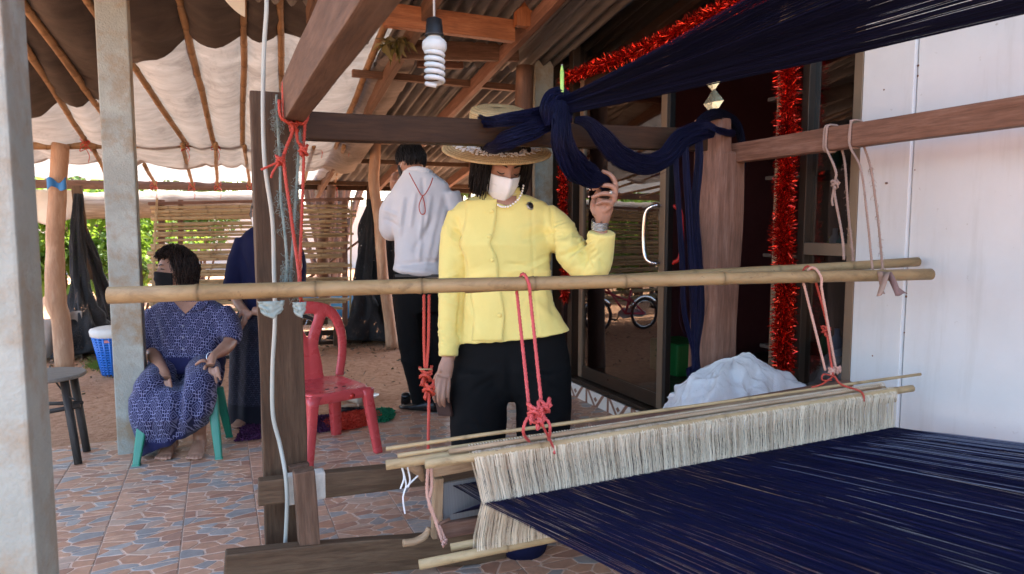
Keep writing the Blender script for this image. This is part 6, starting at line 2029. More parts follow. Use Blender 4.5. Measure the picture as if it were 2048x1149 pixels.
fuse('body', head_geo(h3, 1.0) + [tube_geo([W(532, 450, DW), W(532, 480, DW)], .05, 12), tube_geo([W(532, 470, DW), W(535, 640, DW)], .09, 12),
     tube_geo(catmull([W(532, 485, DW), W(484, 490, DW), W(470, 575, DW - .10), W(474, 602, DW - .16), W(490, 624, DW - .22), W(502, 634, DW - .22)], 4), [.04, .04, .034, .03, .028, .028], 12),
     tube_geo(catmull([W(532, 485, DW), W(586, 490, DW), W(590, 590, DW - .1), W(540, 622, DW - .2), W(505, 622, DW - .22)], 4), [.04, .04, .034, .028, .028], 12)] +
     [finger([W(500 - i * 4, 622 + i * 5, DW - .23), W(490 - i * 3, 632 + i * 6, DW - .25), W(494 - i * 3, 646 + i * 5, DW - .245)], .0095, .008) for i in range(4)] + [finger([W(492, 618, DW - .23), W(482, 624, DW - .25), W(478, 636, DW - .25)], .0105, .009)] +
     [tube_geo([W(525, 620, DW), W(505, 800, DW), W(500, 850, DW)], [.07, .045, .036], 12)] + foot_geo(W(498, 850, DW), (-.5, -.9, 0)) + [tube_geo([W(545, 620, DW), W(560, 800, DW), W(562, 850, DW)], [.07, .045, .036], 12)] + foot_geo(W(560, 850, DW), (-.3, -.9, 0)), .0055, M['skin_b'], st, 3)
v, f = cap_geo(h3, lambda ph: 2.0 if abs(ph) > 1 else 1.05, .012)
mesh('hair_base', v, f, mat('grey_hair', (.16, .15, .145), (.09, .085, .08), .6, 40, .4, 150), st, True)
v, f = mask_patch(h3, -.006, -.112, 1.12, .02)
solidify(mesh('mask', v, f, M['mask_white'], st, True), .002)
for sx in (-1, 1):
    tube('spectacles', [h3 @ Vector((sx * .034 + math.cos(a) * .024, .103 - abs(sx * .034 + math.cos(a) * .024) * .22, .006 + math.sin(a) * .019)) for a in [i * math.pi / 8 for i in range(17)]], .0016, M['black'], st, 6)
    tube('spectacle_arm', [h3 @ Vector((sx * .058, .09, .008)), h3 @ Vector((sx * .078, .04, .01)), h3 @ Vector((sx * .08, -.01, .01))], .0016, M['black'], st, 6, 4)
# ------------------------------------------------------------------ seats
def plastic(name, a, rough=.35):
    return mat(name, a, tuple(x * .9 for x in a), rough, 7, .05, 160, spec=.5)
M['red_plastic'] = plastic('red_plastic', (.62, .075, .075), .28)
M['green_stool'] = plastic('green_stool_plastic', (.012, .20, .125), .35)
ch = thing('plastic_chair', 'red plastic chair with a Y shaped back beside the loom post', 'chair', (.62, 3.88, 0))
fdir = Vector((.30, -.954, 0)).normalized(); sdir = Vector((fdir.y, -fdir.x, 0)) * -1      # towards picture right
cc = W(750, 903, Z=0) - fdir * .20 - sdir * .20
def cp(s, f, z): return cc + sdir * s + fdir * f + Vector((0, 0, z))
SZ = W(700, 757, D=3.9).z
seat = fuse('seat', [loft_geo([(cp(0, .015, SZ - .028), sdir * .178, fdir * .205, 5), (cp(0, .012, SZ - .008), sdir * .185, fdir * .212, 5), (cp(0, .01, SZ), sdir * .178, fdir * .205, 5), (cp(0, .005, SZ - .001), sdir * .17, fdir * .195, 5), (cp(0, .0, SZ - .014), sdir * .12, fdir * .13, 3)], 40),
                     loft_geo([(cp(0, .205, SZ - .058), sdir * .178, fdir * .010, 6), (cp(0, .212, SZ - .03), sdir * .184, fdir * .011, 6), (cp(0, .205, SZ - .006), sdir * .182, fdir * .012, 6)], 24)], .006, M['red_plastic'], ch, 3)
for s in (-.05, 0, .05):
    c = cp(s + .02, .10, SZ - .007)
    bar('seat_slot', c - sdir * .010, c + sdir * .010, .006, .004, M['black'], seat, .001)
o = lathe('round_mark', [(.001, 0), (.014, 0), (.0145, .0015), (.001, .0018)], plastic('bright_red_mark', (.55, .03, .02)), seat, axis_frame(cp(.055, .2245, SZ - .036), fdir), 20)
for (s, f, s2, f2, w) in ((.155, .195, .205, .225, .026), (-.155, .195, -.205, .225, .026), (.14, -.17, .18, -.235, .032), (-.14, -.17, -.18, -.235, .032)):
    R_ = []
    for t in (0, .12, .3, .6, .97, 1):
        z = (SZ - .015) * (1 - t)
        ww = w * (1.5 - .35 * t if t < .12 else 1.15 - .25 * t)
        R_.append((cp(s + (s2 - s) * t, f + (f2 - f) * t, z), sdir * ww, fdir * ww * .9, 4))
    mesh('leg', *loft_geo(R_, 16), M['red_plastic'], ch, True)
ZB = W(650, 606, D=4.08).z
def bp_(s, h, lean=.30): return cp(s, -.185 - h * lean * .32, SZ - .01 + h)
HB = ZB - SZ + .01
arch = [bp_(-.185, 0), bp_(-.215, HB * .35), bp_(-.21, HB * .65), bp_(-.15, HB * .90), bp_(0, HB * .985), bp_(.15, HB * .90), bp_(.21, HB * .65), bp_(.215, HB * .35), bp_(.185, 0)]
def strap(path, w, th=.011): 
    P_ = catmull(path, 6)
    F_ = frames(P_, hint=fdir)
    return tube_geo(P_, th, 14, [x / th for x in w], fr=F_)
nv_ = [strap(arch, [.030, .030, .032, .036, .040, .036, .032, .030, .030]),
       strap([bp_(-.03, -.02), bp_(-.028, HB * .25), bp_(-.03, HB * .5), bp_(-.075, HB * .78), bp_(-.10, HB * .93)], [.062, .052, .038, .036, .04]),
       strap([bp_(.03, -.02), bp_(.028, HB * .25), bp_(.03, HB * .5), bp_(.075, HB * .78), bp_(.10, HB * .93)], [.062, .052, .038, .036, .04])]
fuse('backrest', nv_, .0055, M['red_plastic'], ch, 3)

gs = thing('plastic_stool', 'green plastic stool under the seated woman', 'stool', (-.24, 4.0, 0))
f1, f2 = W(272, 931, Z=0), W(440, 917, Z=0)
ex = (f2 - f1).normalized(); ey = Vector((-ex.y, ex.x, 0))
gc_ = (f1 + f2) / 2 + ey * .19
SH = .36
mesh('seat', *loft_geo([(gc_ + Vector((0, 0, SH - .04)), ex * .13, ey * .13, 5), (gc_ + Vector((0, 0, SH - .005)), ex * .128, ey * .128, 5), (gc_ + Vector((0, 0, SH)), ex * .12, ey * .12, 5)], 32), M['green_stool'], gs, True)
for sx in (-1, 1):
    for sy in (-1, 1):
        R_ = []
        for t, w in ((0, .028), (.3, .026), (.8, .021), (.97, .018), (.975, .021), (1, .021)):
            q = gc_ + ex * (sx * (.165 + .038 * t)) + ey * (sy * (.10 + .10 * t)) + Vector((0, 0, (SH - .03) * (1 - t)))
            R_.append((q, ex * w, ey * w * .75, 4))
        mesh('leg', *loft_geo(R_, 16), M['green_stool'], gs, False)

ws = thing('wooden_stool', 'old round wooden stool with dark legs at the far left', 'stool', W(110, 900, Z=0))
tc = W(92, 748, D=3.75); 
M['old_top'] = wood('worn_grey_top', (.14, .115, .095), (.22, .19, .16), (.30, .27, .23), .5)
mw = Matrix.Translation((tc.x, tc.y, tc.z))
lathe('seat', [(.001, -.022), (.185, -.022), (.192, -.016), (.193, -.004), (.188, .0), (.001, .001)], M['old_top'], ws, mw, 40, smooth=False)
M['old_leg'] = wood('blackened_leg', (.02, .016, .014), (.04, .032, .027), (.085, .065, .05), .6)
for (tp, bt_) in (((tc + Vector((.10, -.09, -.02))), W(157, 929, Z=0)), ((tc + Vector((.115, .07, -.02))), W(174, 904, Z=0)), ((tc + Vector((-.10, -.09, -.02))), W(15, 935, Z=0)), ((tc + Vector((-.10, .09, -.02))), W(40, 908, Z=0))):
    tube('leg', [bt_, bt_.lerp(tp, .5), tp], [.019, .021, .022], M['old_leg'], ws, 10, local=True)
tube('stretcher', [W(90, 825, D=3.62), W(160, 812, D=3.68)], .013, M['old_leg'], ws, 8, local=True)
tube('stretcher', [W(90, 808, D=3.75), W(165, 806, D=3.75)], .011, M['old_leg'], ws, 8, local=True)
g = [tube_geo(catmull([W(148, 800, D=3.66), W(128, 785, D=3.68), W(112, 765, D=3.7)], 5), .004, 6)]
mesh('wire_brace', *merge(g), M['old_leg'], ws, True)

# ------------------------------------------------------------------ mats, shoes
def shag(name, poly_fn, n, h, mat_, lab, seed, z=.004):
    rnd = random.Random(seed)
    V, Fa, A = [], [], []
    for i in range(n):
        p = poly_fn(rnd.random(), rnd.random())
        d = Vector((rnd.gauss(0, .7), rnd.gauss(0, .7), 1)).normalized()
        L = h * rnd.uniform(.5, 1.2)
        w = d.cross(Vector((rnd.gauss(0, 1), rnd.gauss(0, 1), 0))).normalized() * rnd.uniform(.003, .006)
        b = len(V)
        m_ = p + d * L * .6; e = p + d * L + Vector((rnd.gauss(0, .006), rnd.gauss(0, .006), -L * .25))
        V += [p - w, p + w, m_ + w, m_ - w, e]
        Fa += [(b, b + 1, b + 2, b + 3), (b + 3, b + 2, b + 4)]
        A += [rnd.random()] * 5
    base, bf = grid_geo(12, 8, lambda a, b: poly_fn(a, b) + Vector((0, 0, h * .35)))
    b = len(V); V += base; Fa += [tuple(q + b for q in f) for f in bf]; A += [.2] * len(base)
    o = mesh(name, V, Fa, mat_)
    set_attr(o, 'var', A)
    return tag(o, lab, 'mat', 'shaggy floor mats')
def quad_fn(a, b, c, d, round_=False):
    A, B, C_, D_ = [W(*q, Z=.004) for q in (a, b, c, d)]
    def fn(u, v):
        if round_:
            x, y = u * 2 - 1, v * 2 - 1
            u2 = x * math.sqrt(1 - y * y / 2); v2 = y * math.sqrt(1 - x * x / 2)
            u, v = (u2 + 1) / 2, (v2 + 1) / 2
        return A.lerp(B, u).lerp(D_.lerp(C_, u), v)
    return fn
shag('shaggy_mat', quad_fn((472, 884), (672, 862), (660, 832), (484, 852)), 5200, .030, thread_mat('purple_shag', (.035, .008, .035), (.10, .03, .085), .8), 'dark purple shaggy mat under the bare foot behind the loom post', 1)
rm = quad_fn((648, 868), (760, 850), (762, 818), (650, 832), True)
shag('shaggy_mat', rm, 4200, .028, thread_mat('red_shag', (.50, .03, .015), (.62, .09, .05), .8), 'red oval shaggy mat behind the red chair leg', 2)
shag('shaggy_mat', quad_fn((745, 848), (790, 842), (786, 816), (742, 822), True), 1700, .028, thread_mat('green_shag', (.008, .13, .06), (.03, .24, .12), .8), 'small dark green shaggy mat at the right end of the red one', 3)
M['shoe_black'] = mat('black_shoe_leather', (.014, .014, .016), None, .28, 6, .02)
def pump(name, c, dirv, m, inner, lab, L=.24, tilt=0.0):
    z = Vector((0, 0, 1)); d = Vector(dirv).normalized()
    mw = Matrix((d.cross(z), d, z)).transposed().to_4x4(); mw.translation = Vector(c)
    if tilt: mw = mw @ Matrix.Rotation(tilt, 4, 'X')
    t = thing(name, lab, 'shoe', c, 'shoes left at the porch edge')
    V, Fa = shoe_geo(mw, L, .04, .055)
    mesh('upper', V, Fa, m, t, True)
    R_ = []
    for (q, hw) in ((-.30, .55), (-.2, .72), (0, .72), (.18, .6), (.26, .3)):
        R_.append((mw @ Vector((0, q * L, .047 if q < .1 else .036)), mw.to_3x3() @ Vector((hw * .034, 0, 0)), mw.to_3x3() @ Vector((0, 0, .012)), 2.2))
    mesh('insole', *loft_geo(R_, 14), inner, t, True)
    return t
M['insole'] = mat('tan_insole', (.45, .33, .22), None, .6); M['beige_shoe'] = mat('beige_shoe_leather', (.48, .36, .26), None, .4)
pump('court_shoe', W(700, 825, Z=0), (.9, .25, 0), M['shoe_black'], M['insole'], 'black court shoe lying behind the red chair')
pump('court_shoe', W(712, 806, Z=-.02), (-.3, .9, 0), M['beige_shoe'], M['insole'], 'beige shoe on the earth behind the black court shoe')
M['white_shoe'] = mat('pale_grey_shoe', (.6, .6, .6), None, .4)
pump('court_shoe', W(738, 800, Z=-.02), (.5, .8, 0), M['white_shoe'], M['insole'], 'pale grey shoe right of the beige one')
pump('loafer', W(812, 812, Z=0), (.2, .95, 0), M['shoe_black'], M['insole'], 'black loafer standing on its toe beside the man', .26, R(-58))

# ------------------------------------------------------------------ basket, sacking, netting
bc = W(233, 727, Y=6.7); bc.z = -.02
bk = thing('laundry_basket', 'blue plastic basket with a white cover beside the pillar', 'basket', bc)
M['blue_p'] = plastic('blue_plastic', (.012, .14, .52), .35)
HBK = W(215, 664, Y=6.7).z + .02
rt_, rb_ = .178, .108
mw = Matrix.Translation(bc)
for i in range(15):
    z = .02 + (HBK - .06) * i / 14; r = rb_ + (rt_ - rb_) * (z / HBK)
    tube('hoop', [bc + Vector((math.cos(a) * r, math.sin(a) * r, z)) for a in [k * math.pi / 16 for k in range(33)]], .008, M['blue_p'], bk, 5)
for k in range(22):
    a = k * 2 * math.pi / 22
    tube('stave', [bc + Vector((math.cos(a) * rb_, math.sin(a) * rb_, 0)), bc + Vector((math.cos(a) * rt_, math.sin(a) * rt_, HBK))], .010, M['blue_p'], bk, 5)
lathe('liner', [(.001, .01), (rb_ - .012, .01), (rt_ - .014, HBK - .01)], M['blue_p'], bk, mw, 30, False)
lathe('cover', [(.001, HBK + .045), (.15, HBK + .04), (rt_ + .008, HBK + .03), (rt_ + .016, HBK + .015), (rt_ + .010, HBK - .03), (rt_ + .0, HBK - .035)], mat('off_white_cover', (.66, .63, .57), (.58, .55, .49), .7, 8, .2), bk, mw, 30, False)
lp_ = W(214, 684, Y=6.53); bar('tag', lp_ - Vector((.022, 0, 0)), lp_ + Vector((.022, 0, 0)), .004, .022, mat('pink_tag', (.7, .25, .25), None, .5), bk, .001)

def drape(name, fn, nu, nv, m, lab, cat, th=.004):
    v, f = grid_geo(nu, nv, fn)
    o = solidify(mesh(name, v, f, m, None, True), th)
    return tag(o, lab, cat)
M['sacking'] = mat('grey_brown_sacking', (.25, .205, .165), (.19, .15, .12), .95, 7, .4, 220)
drape('sacking_sheet', lambda a, b: Vector((W(50, 660, Y=7.7).x + (W(165, 660, Y=7.7).x - W(50, 660, Y=7.7).x) * a, 7.7 + .08 * math.sin(a * 9 + b * 2), W(100, 632 + 6 * math.sin(a * 5), Y=7.7).z * (1 - b) - .02 * b)), 30, 12, M['sacking'], 'low grey brown sacking sheet behind the pale trunk post', 'sacking')
M['thatch'] = mat('grey_straw_thatch', (.36, .30, .23), (.24, .19, .145), .95, 5, .7, 60, (.35, 4, 4), c=(.46, .40, .33))
a_, b_ = W(140, 412, Y=9.3), W(520, 408, Y=9.3)
v, f = tube_geo([a_.lerp(b_, t / 30) for t in range(31)], .16, 16, 1.0)
v = [p + noise.noise_vector(p * 6) * .02 + noise.noise_vector(p * 25) * .010 for p in v]
o = mesh('rolled_mat', v, f, M['thatch'], None, True); tag(o, 'rolled grey straw blind hanging level behind the pillar', 'blind')
M['pale_cloth'] = mat('pale_beige_cloth', (.62, .56, .49), (.52, .46, .40), .9, 4, .2, 150, trans=.35)
drape('hanging_cloth', lambda a, b: Vector((W(40, 420, Y=9.05).x + (W(160, 420, Y=9.05).x - W(40, 420, Y=9.05).x) * a, 9.05 + .06 * math.sin(a * 8) * b, W(100, 380 + (72 - 18 * abs(a - .45) * 2 * b) * b, Y=9.05).z)), 24, 12, M['pale_cloth'], 'pale beige cloth hanging under the low beam at far left', 'cloth')
def net_mat():
    t = NT('black_shade_net')
    v = t.coords((1, 1, 1), rnd=False)
    n1 = t.noise(v, 90, 4, .7); n2 = t.noise(v, 7, 4)
    sh = t.bsdf(t.ramp(n1, [(.35, (.005, .005, .0055, 1)), (.75, (.022, .022, .023, 1))]), .75, 0, .3, t.bump(n1, .8, .01))
    tr = t.n('BsdfTransparent')
    f = t.math('MULTIPLY', t.math('GREATER_THAN', t.noise(v, 130, 2, .5), .60), t.math('GREATER_THAN', n2, .50))
    return t.done(t.mixs(f, sh, tr.outputs[0]))
M['net'] = net_mat()
def net_col(pts, rad, lab, seed, flat=.7):
    P_ = catmull(pts, 8)
    n = 40
    V, Fa = tube_geo(P_, rad, n, flat)
    out = []
    m = len(P_)
    for i, p in enumerate(V):
        j = min(m - 1, i // n); k = i % n
        c = P_[j]
        a = 2 * math.pi * k / n
        q = 1 + .30 * math.sin(a * 5 + j * .20 + seed) + .15 * math.sin(a * 9 - j * .33) + .2 * noise.noise(p * 7)
        out.append(c + (p - c) * q)
    o = mesh('shade_net', out, Fa, M['net'], None, True)
    return tag(o, lab, 'netting', 'bundles of black shade netting')
net_col([W(156, 388, Y=8.2), W(154, 470, Y=8.15), W(160, 560, Y=8.05), W(168, 620, Y=7.9), W(176, 665, Y=7.75), W(184, 706, Y=7.7)], [.035, .055, .07, .10, .20, .30], 'black netting bundle trailing down to the blue basket', 1)
net_col([W(160, 440, Y=8.3), W(186, 520, Y=8.3), W(206, 580, Y=8.3), W(225, 640, Y=8.3), W(240, 680, Y=8.3)], [.03, .05, .06, .09, .1], 'slanting black netting strand behind the blue basket', 2)
net_col([W(748, 400, Y=7.6), W(742, 470, Y=7.6), W(735, 560, Y=7.55), W(738, 630, Y=7.45), W(736, 682, Y=7.4)], [.07, .11, .12, .16, .34], 'black netting bundle on the ground beside the slim trunk post', 3)
net_col([W(780, 400, Y=7.3), W(792, 500, Y=7.3), W(798, 600, Y=7.3), W(800, 680, Y=7.3)], [.10, .12, .14, .16], 'black netting curtain behind the man in the white shirt', 4)

# ------------------------------------------------------------------ bamboo slat panel
YF = 7.75
fp = thing('bamboo_screen', 'upright panel of level bamboo slats behind the seated woman', 'bamboo screen', W(500, 640, Y=YF))
rnd = random.Random(9)
slat_meshes = []
for k in range(5):
    o = bamboo('slat', (0, 0, 0), (1.8, 0, 0), .017, .015, M['bamboo_pale'], None, .33, 8, wob=.006)
    slat_meshes.append(o.data); bpy.data.objects.remove(o)
y0, y1 = 412, 640
ns = 29
for i in range(ns):
    t = i / (ns - 1)
    py = y0 + (y1 - y0) * t + rnd.uniform(-3, 3)
    A = W(303 + rnd.uniform(-8, 6) - t * 4, py + 4, Y=YF); B = W(706 + rnd.uniform(-14, 10) - t * 20, py - 2 + rnd.uniform(-3, 3), Y=YF)
    o = bpy.data.objects.new('slat', slat_meshes[rnd.randrange(5)])
    mw = frame_x(A, B)
    L = (B - A).length
    th_ = rnd.uniform(.8, 1.35)
    o.matrix_basis = mw @ Matrix.Diagonal((L / 1.8, th_, th_, 1))
    COL.objects.link(o); par(o, fp)
for x, w in ((324, .06), (362, .05), (520, .05), (600, .05), (690, .06)):
    bar('upright', W(x, 655, Y=YF + .05), W(x - 1, 400, Y=YF + .05), w, .03, M['wood_red'], fp, .003, rough=.005, segs=4)
for x0, x1 in ((302, 314), (700, 703)):
    bar('edge_batten', W(x0, 640 if x0 < 400 else 660, Y=YF - .05), W(x1, 396 if x0 < 400 else 400, Y=YF - .05), .02, .012, M['bamboo_pale'], fp, .002)
bar('top_pole', W(296, 408, Y=YF + .02), W(728, 398, Y=YF + .02), .035, .035, M['wood_red'], fp, .01, rough=.006, segs=5)
o = bar('log_bench', W(540, 646, Y=7.6), W(655, 641, Y=7.6), .10, .07, M['wood_grey'], None, .01, rough=.01, segs=5)
tag(o, 'weathered plank lying low behind the red chair', 'plank')
for i, (q, w_) in enumerate((((600, 668), (690, 664)), ((608, 690), (720, 684))) and [(((600, 668), (690, 664)), .05), (((608, 688), (722, 682)), .04)]):
    o = bar('plank', W(*q[0], Y=7.4), W(*q[1], Y=7.4), .06, w_, M['wood_dark'], None, .006, rough=.008, segs=5)
    tag(o, ['upper dark plank among the litter behind the red chair', 'lower dark plank among the litter behind the red chair'][i], 'plank')
o = bar('stake', W(672, 692, Y=7.3), W(672, 650, Y=7.3), .05, .04, M['wood_grey'], None, .006)
tag(o, 'short grey stake holding the planks behind the red chair', 'stake')
# small branches crossing behind the trunk posts
o = tube('branch', [W(560, 600, Y=8.6), W(640, 540, Y=8.6), W(735, 470, Y=8.6)], [.02, .018, .014], M['trunk_dark'], None, 8, 4)
tag(o, 'thin dark branch leaning across behind the crooked trunk post', 'branch')
# litter
M['litter'] = leaf_mat('dry_leaf_litter', (.16, .09, .05), (.05, .032, .022), .1)
V, Fa, A = [], [], []
rnd = random.Random(31)
def litter_at(p, s):
    n = Vector((rnd.gauss(0, .5), rnd.gauss(0, .5), 1)).normalized(); u = n.orthogonal().normalized(); w = n.cross(u)
    an = rnd.uniform(0, 6.28); u, w = u * math.cos(an) + w * math.sin(an), w * math.cos(an) - u * math.sin(an)
    b = len(V); V.extend([p - u * s, p + w * s * .4, p + u * s, p - w * s * .4]); Fa.append((b, b + 1, b + 2, b + 3)); A.extend([rnd.random()] * 4)
for i in range(1500):
    r_ = rnd.random()
    if r_ < .55: p = W(rnd.uniform(560, 900), rnd.gauss(682, 14), Z=-.02)
    elif r_ < .9: p = W(rnd.uniform(70, 300), rnd.gauss(722, 8), Z=-.02)
    else: p = W(rnd.uniform(80, 900), rnd.uniform(700, 800), Z=-.03)
    if p.y < 4.6 or p.y > 9: continue
    litter_at(p + Vector((0, 0, rnd.uniform(0, .03))), rnd.uniform(.012, .035))
o = mesh('leaf_litter', V, Fa, M['litter']); set_attr(o, 'var', A); tag(o, 'dry brown leaf litter strewn along the far edge of the yard', kind='stuff')
# stones on the earth
V, Fa = [], []
sv_, sf_ = lathe_geo([(.001, -.4), (.4, -.3), (.55, 0), (.38, .32), (.001, .42)], 7)
for i in range(420):
    p = W(rnd.uniform(70, 950), 700 + 150 * rnd.random(), Z=-.03)
    if p.y < 4.58: continue
    s = rnd.uniform(.005, .016); b = len(V)
    V += [p + Vector((q.x * s, q.y * s * rnd.uniform(.7, 1.2), q.z * s)) for q in sv_]; Fa += [tuple(k + b for k in f) for f in sf_]
o = mesh('earth_clods', V, Fa, ground.data.materials[0], None, True); tag(o, 'small red earth clods scattered over the yard', kind='stuff')
# dark bundle under the heddles
c = W(1048, 1140, Y=2.28); c.z = .05
v, f = lathe_geo([(.001, -.06), (.07, -.055), (.085, 0), (.07, .045), (.001, .055)], 20)
v = [c + Vector((p.x * 1.2, p.y, p.z)) + noise.noise_vector((c + p) * 14) * .02 for p in v]
o = mesh('cloth_bundle', v, f, M['navy_cloth'], None, True); tag(o, 'dark cloth bundle on the tiles under the heddle strings', 'cloth')

# ------------------------------------------------------------------ child's bicycle (seen in the door glass)
BY = 7.06
bi = thing('bicycle', 'pink child bicycle with white chain guard, seen reflected in the glass door', 'bicycle', (.37, BY, 0))
M['tyre'] = mat('black_tyre', (.02, .02, .02), None, .8, 20, .2); M['pink_paint'] = plastic('pink_red_paint', (.62, .05, .09), .3); M['white_p'] = plastic('white_plastic', (.75, .74, .74), .35)
WRD = .185
for x in (.74, .06):
    c = Vector((x, BY, WRD + .02 - .03))
    wh = tube('wheel', [c + Vector((math.cos(a) * WRD, 0, math.sin(a) * WRD)) for a in [k * math.pi / 16 for k in range(33)]], .018, M['tyre'], bi, 8)
    tube('rim', [c + Vector((math.cos(a) * (WRD - .02), 0, math.sin(a) * (WRD - .02))) for a in [k * math.pi / 16 for k in range(33)]], .008, M['chrome'], wh, 6)
    g = [tube_geo([c, c + Vector((math.cos(a) * (WRD - .02), 0, math.sin(a) * (WRD - .02)))], .0015, 4) for a in [k * math.pi / 8 for k in range(16)]]
    mesh('spokes', *merge(g), M['chrome'], wh)
    tube('mudguard', [c + Vector((math.cos(a) * (WRD + .03), 0, math.sin(a) * (WRD + .03))) for a in [R(20) + k * R(14) for k in range(10)]], .022, M['chrome'], bi, 8, 0, .4)
hb_ = Vector((.62, BY, .62)); bb = Vector((.34, BY, .19)); st_ = Vector((.26, BY, .48))
for a, b in ((hb_ - Vector((-.015, 0, .08)), bb), (hb_ - Vector((-.03, 0, .14)), st_ - Vector((-.02, 0, .14))), (bb, st_), (bb, Vector((.06, BY, .175))), (st_ - Vector((-.02, 0, .1)), Vector((.06, BY, .175))), (hb_, Vector((.74, BY, .18)))):
    tube('frame_tube', [a, b], .014, M['pink_paint'], bi, 8)
tube('handlebar', [hb_ + Vector((-.08, -.24, .08)), hb_ + Vector((0, -.2, .08)), hb_ + Vector((0, 0, .03)), hb_ + Vector((0, .2, .08)), hb_ + Vector((-.08, .24, .08))], .011, M['chrome'], bi, 8, 4)
mesh('saddle', *loft_geo([(st_ + Vector((-.10, 0, .05)), Vector((0, .07, 0)), Vector((0, 0, .025)), 2.4), (st_ + Vector((0, 0, .05)), Vector((0, .06, 0)), Vector((0, 0, .025)), 2.4), (st_ + Vector((.12, 0, .045)), Vector((0, .02, 0)), Vector((0, 0, .018)), 2.2)], 16), M['pink_paint'], bi, True)
gd = [Vector((.06, BY + .05, .175)), Vector((.16, BY + .05, .185)), Vector((.34, BY + .05, .19))]
mesh('chain_guard', *loft_geo([(gd[0] + Vector((-.05, 0, 0)), Vector((0, 0, .02)), Vector((0, .012, 0)), 3), (gd[0], Vector((0, 0, .048)), Vector((0, .014, 0)), 3), (gd[1], Vector((0, 0, .05)), Vector((0, .014, 0)), 3), (gd[2], Vector((0, 0, .075)), Vector((0, .014, 0)), 3), (gd[2] + Vector((.075, 0, 0)), Vector((0, 0, .02)), Vector((0, .012, 0)), 3)], 18), M['white_p'], bi, True)
tube('crank', [bb + Vector((0, .09, 0)), bb + Vector((.08, .09, -.09))], .009, M['black'], bi, 8)
bar('pedal', bb + Vector((.08, .09, -.09)), bb + Vector((.08, .19, -.09)), .06, .02, M['black'], bi, .004)

# ------------------------------------------------------------------ vegetation
M['leaf_bright'] = leaf_mat('bright_broad_leaf', (.22, .36, .045), (.10, .21, .03), .55)
M['leaf_mid'] = leaf_mat('mid_green_leaf', (.09, .18, .03), (.04, .10, .02), .45)
M['leaf_dark'] = leaf_mat('dark_green_leaf', (.03, .075, .018), (.014, .038, .011), .3)
def leaves(name, blobs, n, size, matn, parent, seed, droop=.25):
    """leaf blades spread through several uneven clumps"""
    rnd = np.random.RandomState(seed)
    w = np.array([b[1].x * b[1].y * b[1].z for b in blobs]) ** .7
    idx = rnd.choice(len(blobs), n, p=w / w.sum())
    C_ = np.array([tuple(b[0]) for b in blobs])[idx]; S_ = np.array([tuple(b[1]) for b in blobs])[idx]
    d = rnd.normal(size=(n, 3)); d /= np.linalg.norm(d, axis=1, keepdims=True)
    r = rnd.rand(n, 1) ** .45
    P_ = C_ + d * r * S_
    nrm = d * .6 + np.array([0, 0, .7]) + rnd.normal(size=(n, 3)) * .55
    nrm /= np.linalg.norm(nrm, axis=1, keepdims=True)
    ax = np.cross(nrm, rnd.normal(size=(n, 3))); ax /= np.linalg.norm(ax, axis=1, keepdims=True)
    ax[:, 2] -= droop; ax /= np.linalg.norm(ax, axis=1, keepdims=True)
    sd_ = np.cross(nrm, ax); sd_ /= np.maximum(1e-6, np.linalg.norm(sd_, axis=1, keepdims=True))
    L = size * rnd.uniform(.55, 1.25, (n, 1)); Wd = L * rnd.uniform(.30, .42, (n, 1))
    fold = nrm * L * .12
    v = np.stack([P_, P_ + ax * L * .45 + sd_ * Wd * .5 + fold, P_ + ax * L * .5, P_ + ax * L * .45 - sd_ * Wd * .5 + fold, P_ + ax * L - np.array([0, 0, 1]) * L * .15], 1).reshape(-1, 3)
    base = np.arange(n)[:, None] * 5
    f = np.concatenate([base + np.array([[0, 2, 1]]), base + np.array([[0, 3, 2]]), base + np.array([[1, 2, 4]]), base + np.array([[2, 3, 4]])])
    me = bpy.data.meshes.new(name)
    c = v.mean(0)
    me.vertices.add(len(v)); me.vertices.foreach_set('co', (v - c).ravel())
    me.loops.add(len(f) * 3); me.loops.foreach_set('vertex_index', f.ravel())
    me.polygons.add(len(f)); me.polygons.foreach_set('loop_start', np.arange(len(f)) * 3)
    at = me.attributes.new('var', 'FLOAT', 'POINT'); at.data.foreach_set('value', np.repeat(rnd.rand(n), 5))
    me.update(calc_edges=True); me.materials.append(M[matn])
    o = bpy.data.objects.new(name, me); o.location = c; COL.objects.link(o)
    return par(o, parent)
def bush(name, base, h, spread, n, size, matn, lab, cat, seed, stems=7, trunk_r=.02, clear=0.0):
    rnd = random.Random(seed)
    base = Vector(base)
    t = thing(name, lab, cat, base, 'greenery beyond the yard')
    blobs, g = [], []
    for i in range(stems):
        a = rnd.uniform(0, 6.28); r = rnd.uniform(.2, 1) * spread
        tip = base + Vector((math.cos(a) * r, math.sin(a) * r * .6, h * rnd.uniform(.45 + clear * .4, 1)))
        mid = base.lerp(tip, .55) + Vector((rnd.uniform(-.1, .1), rnd.uniform(-.1, .1), h * .08))
        g.append(tube_geo(catmull([base, mid, tip], 4), [trunk_r, trunk_r * .7, trunk_r * .3], 6))
        s = spread * rnd.uniform(.28, .5)
        blobs.append((tip, Vector((s, s, s * .75))))
        if not clear: blobs.append((mid, Vector((s * .8, s * .8, s * .7))))
    mesh('stems' if trunk_r < .05 else 'trunk', *merge(g), M['trunk_dark'], t, True)
    leaves('crown', blobs, n, size, matn, t, seed)
    return t
bush('shrub', (-2.75, 10.2, 0), 2.0, .8, 1500, .24, 'leaf_bright', 'bright broad leaved shrub at the far left edge behind the near pillar', 'shrub', 1)
bush('shrub', (-1.75, 9.9, 0), 1.9, .75, 1500, .22, 'leaf_bright', 'bright broad leaved shrub directly behind the pale trunk post', 'shrub', 2)
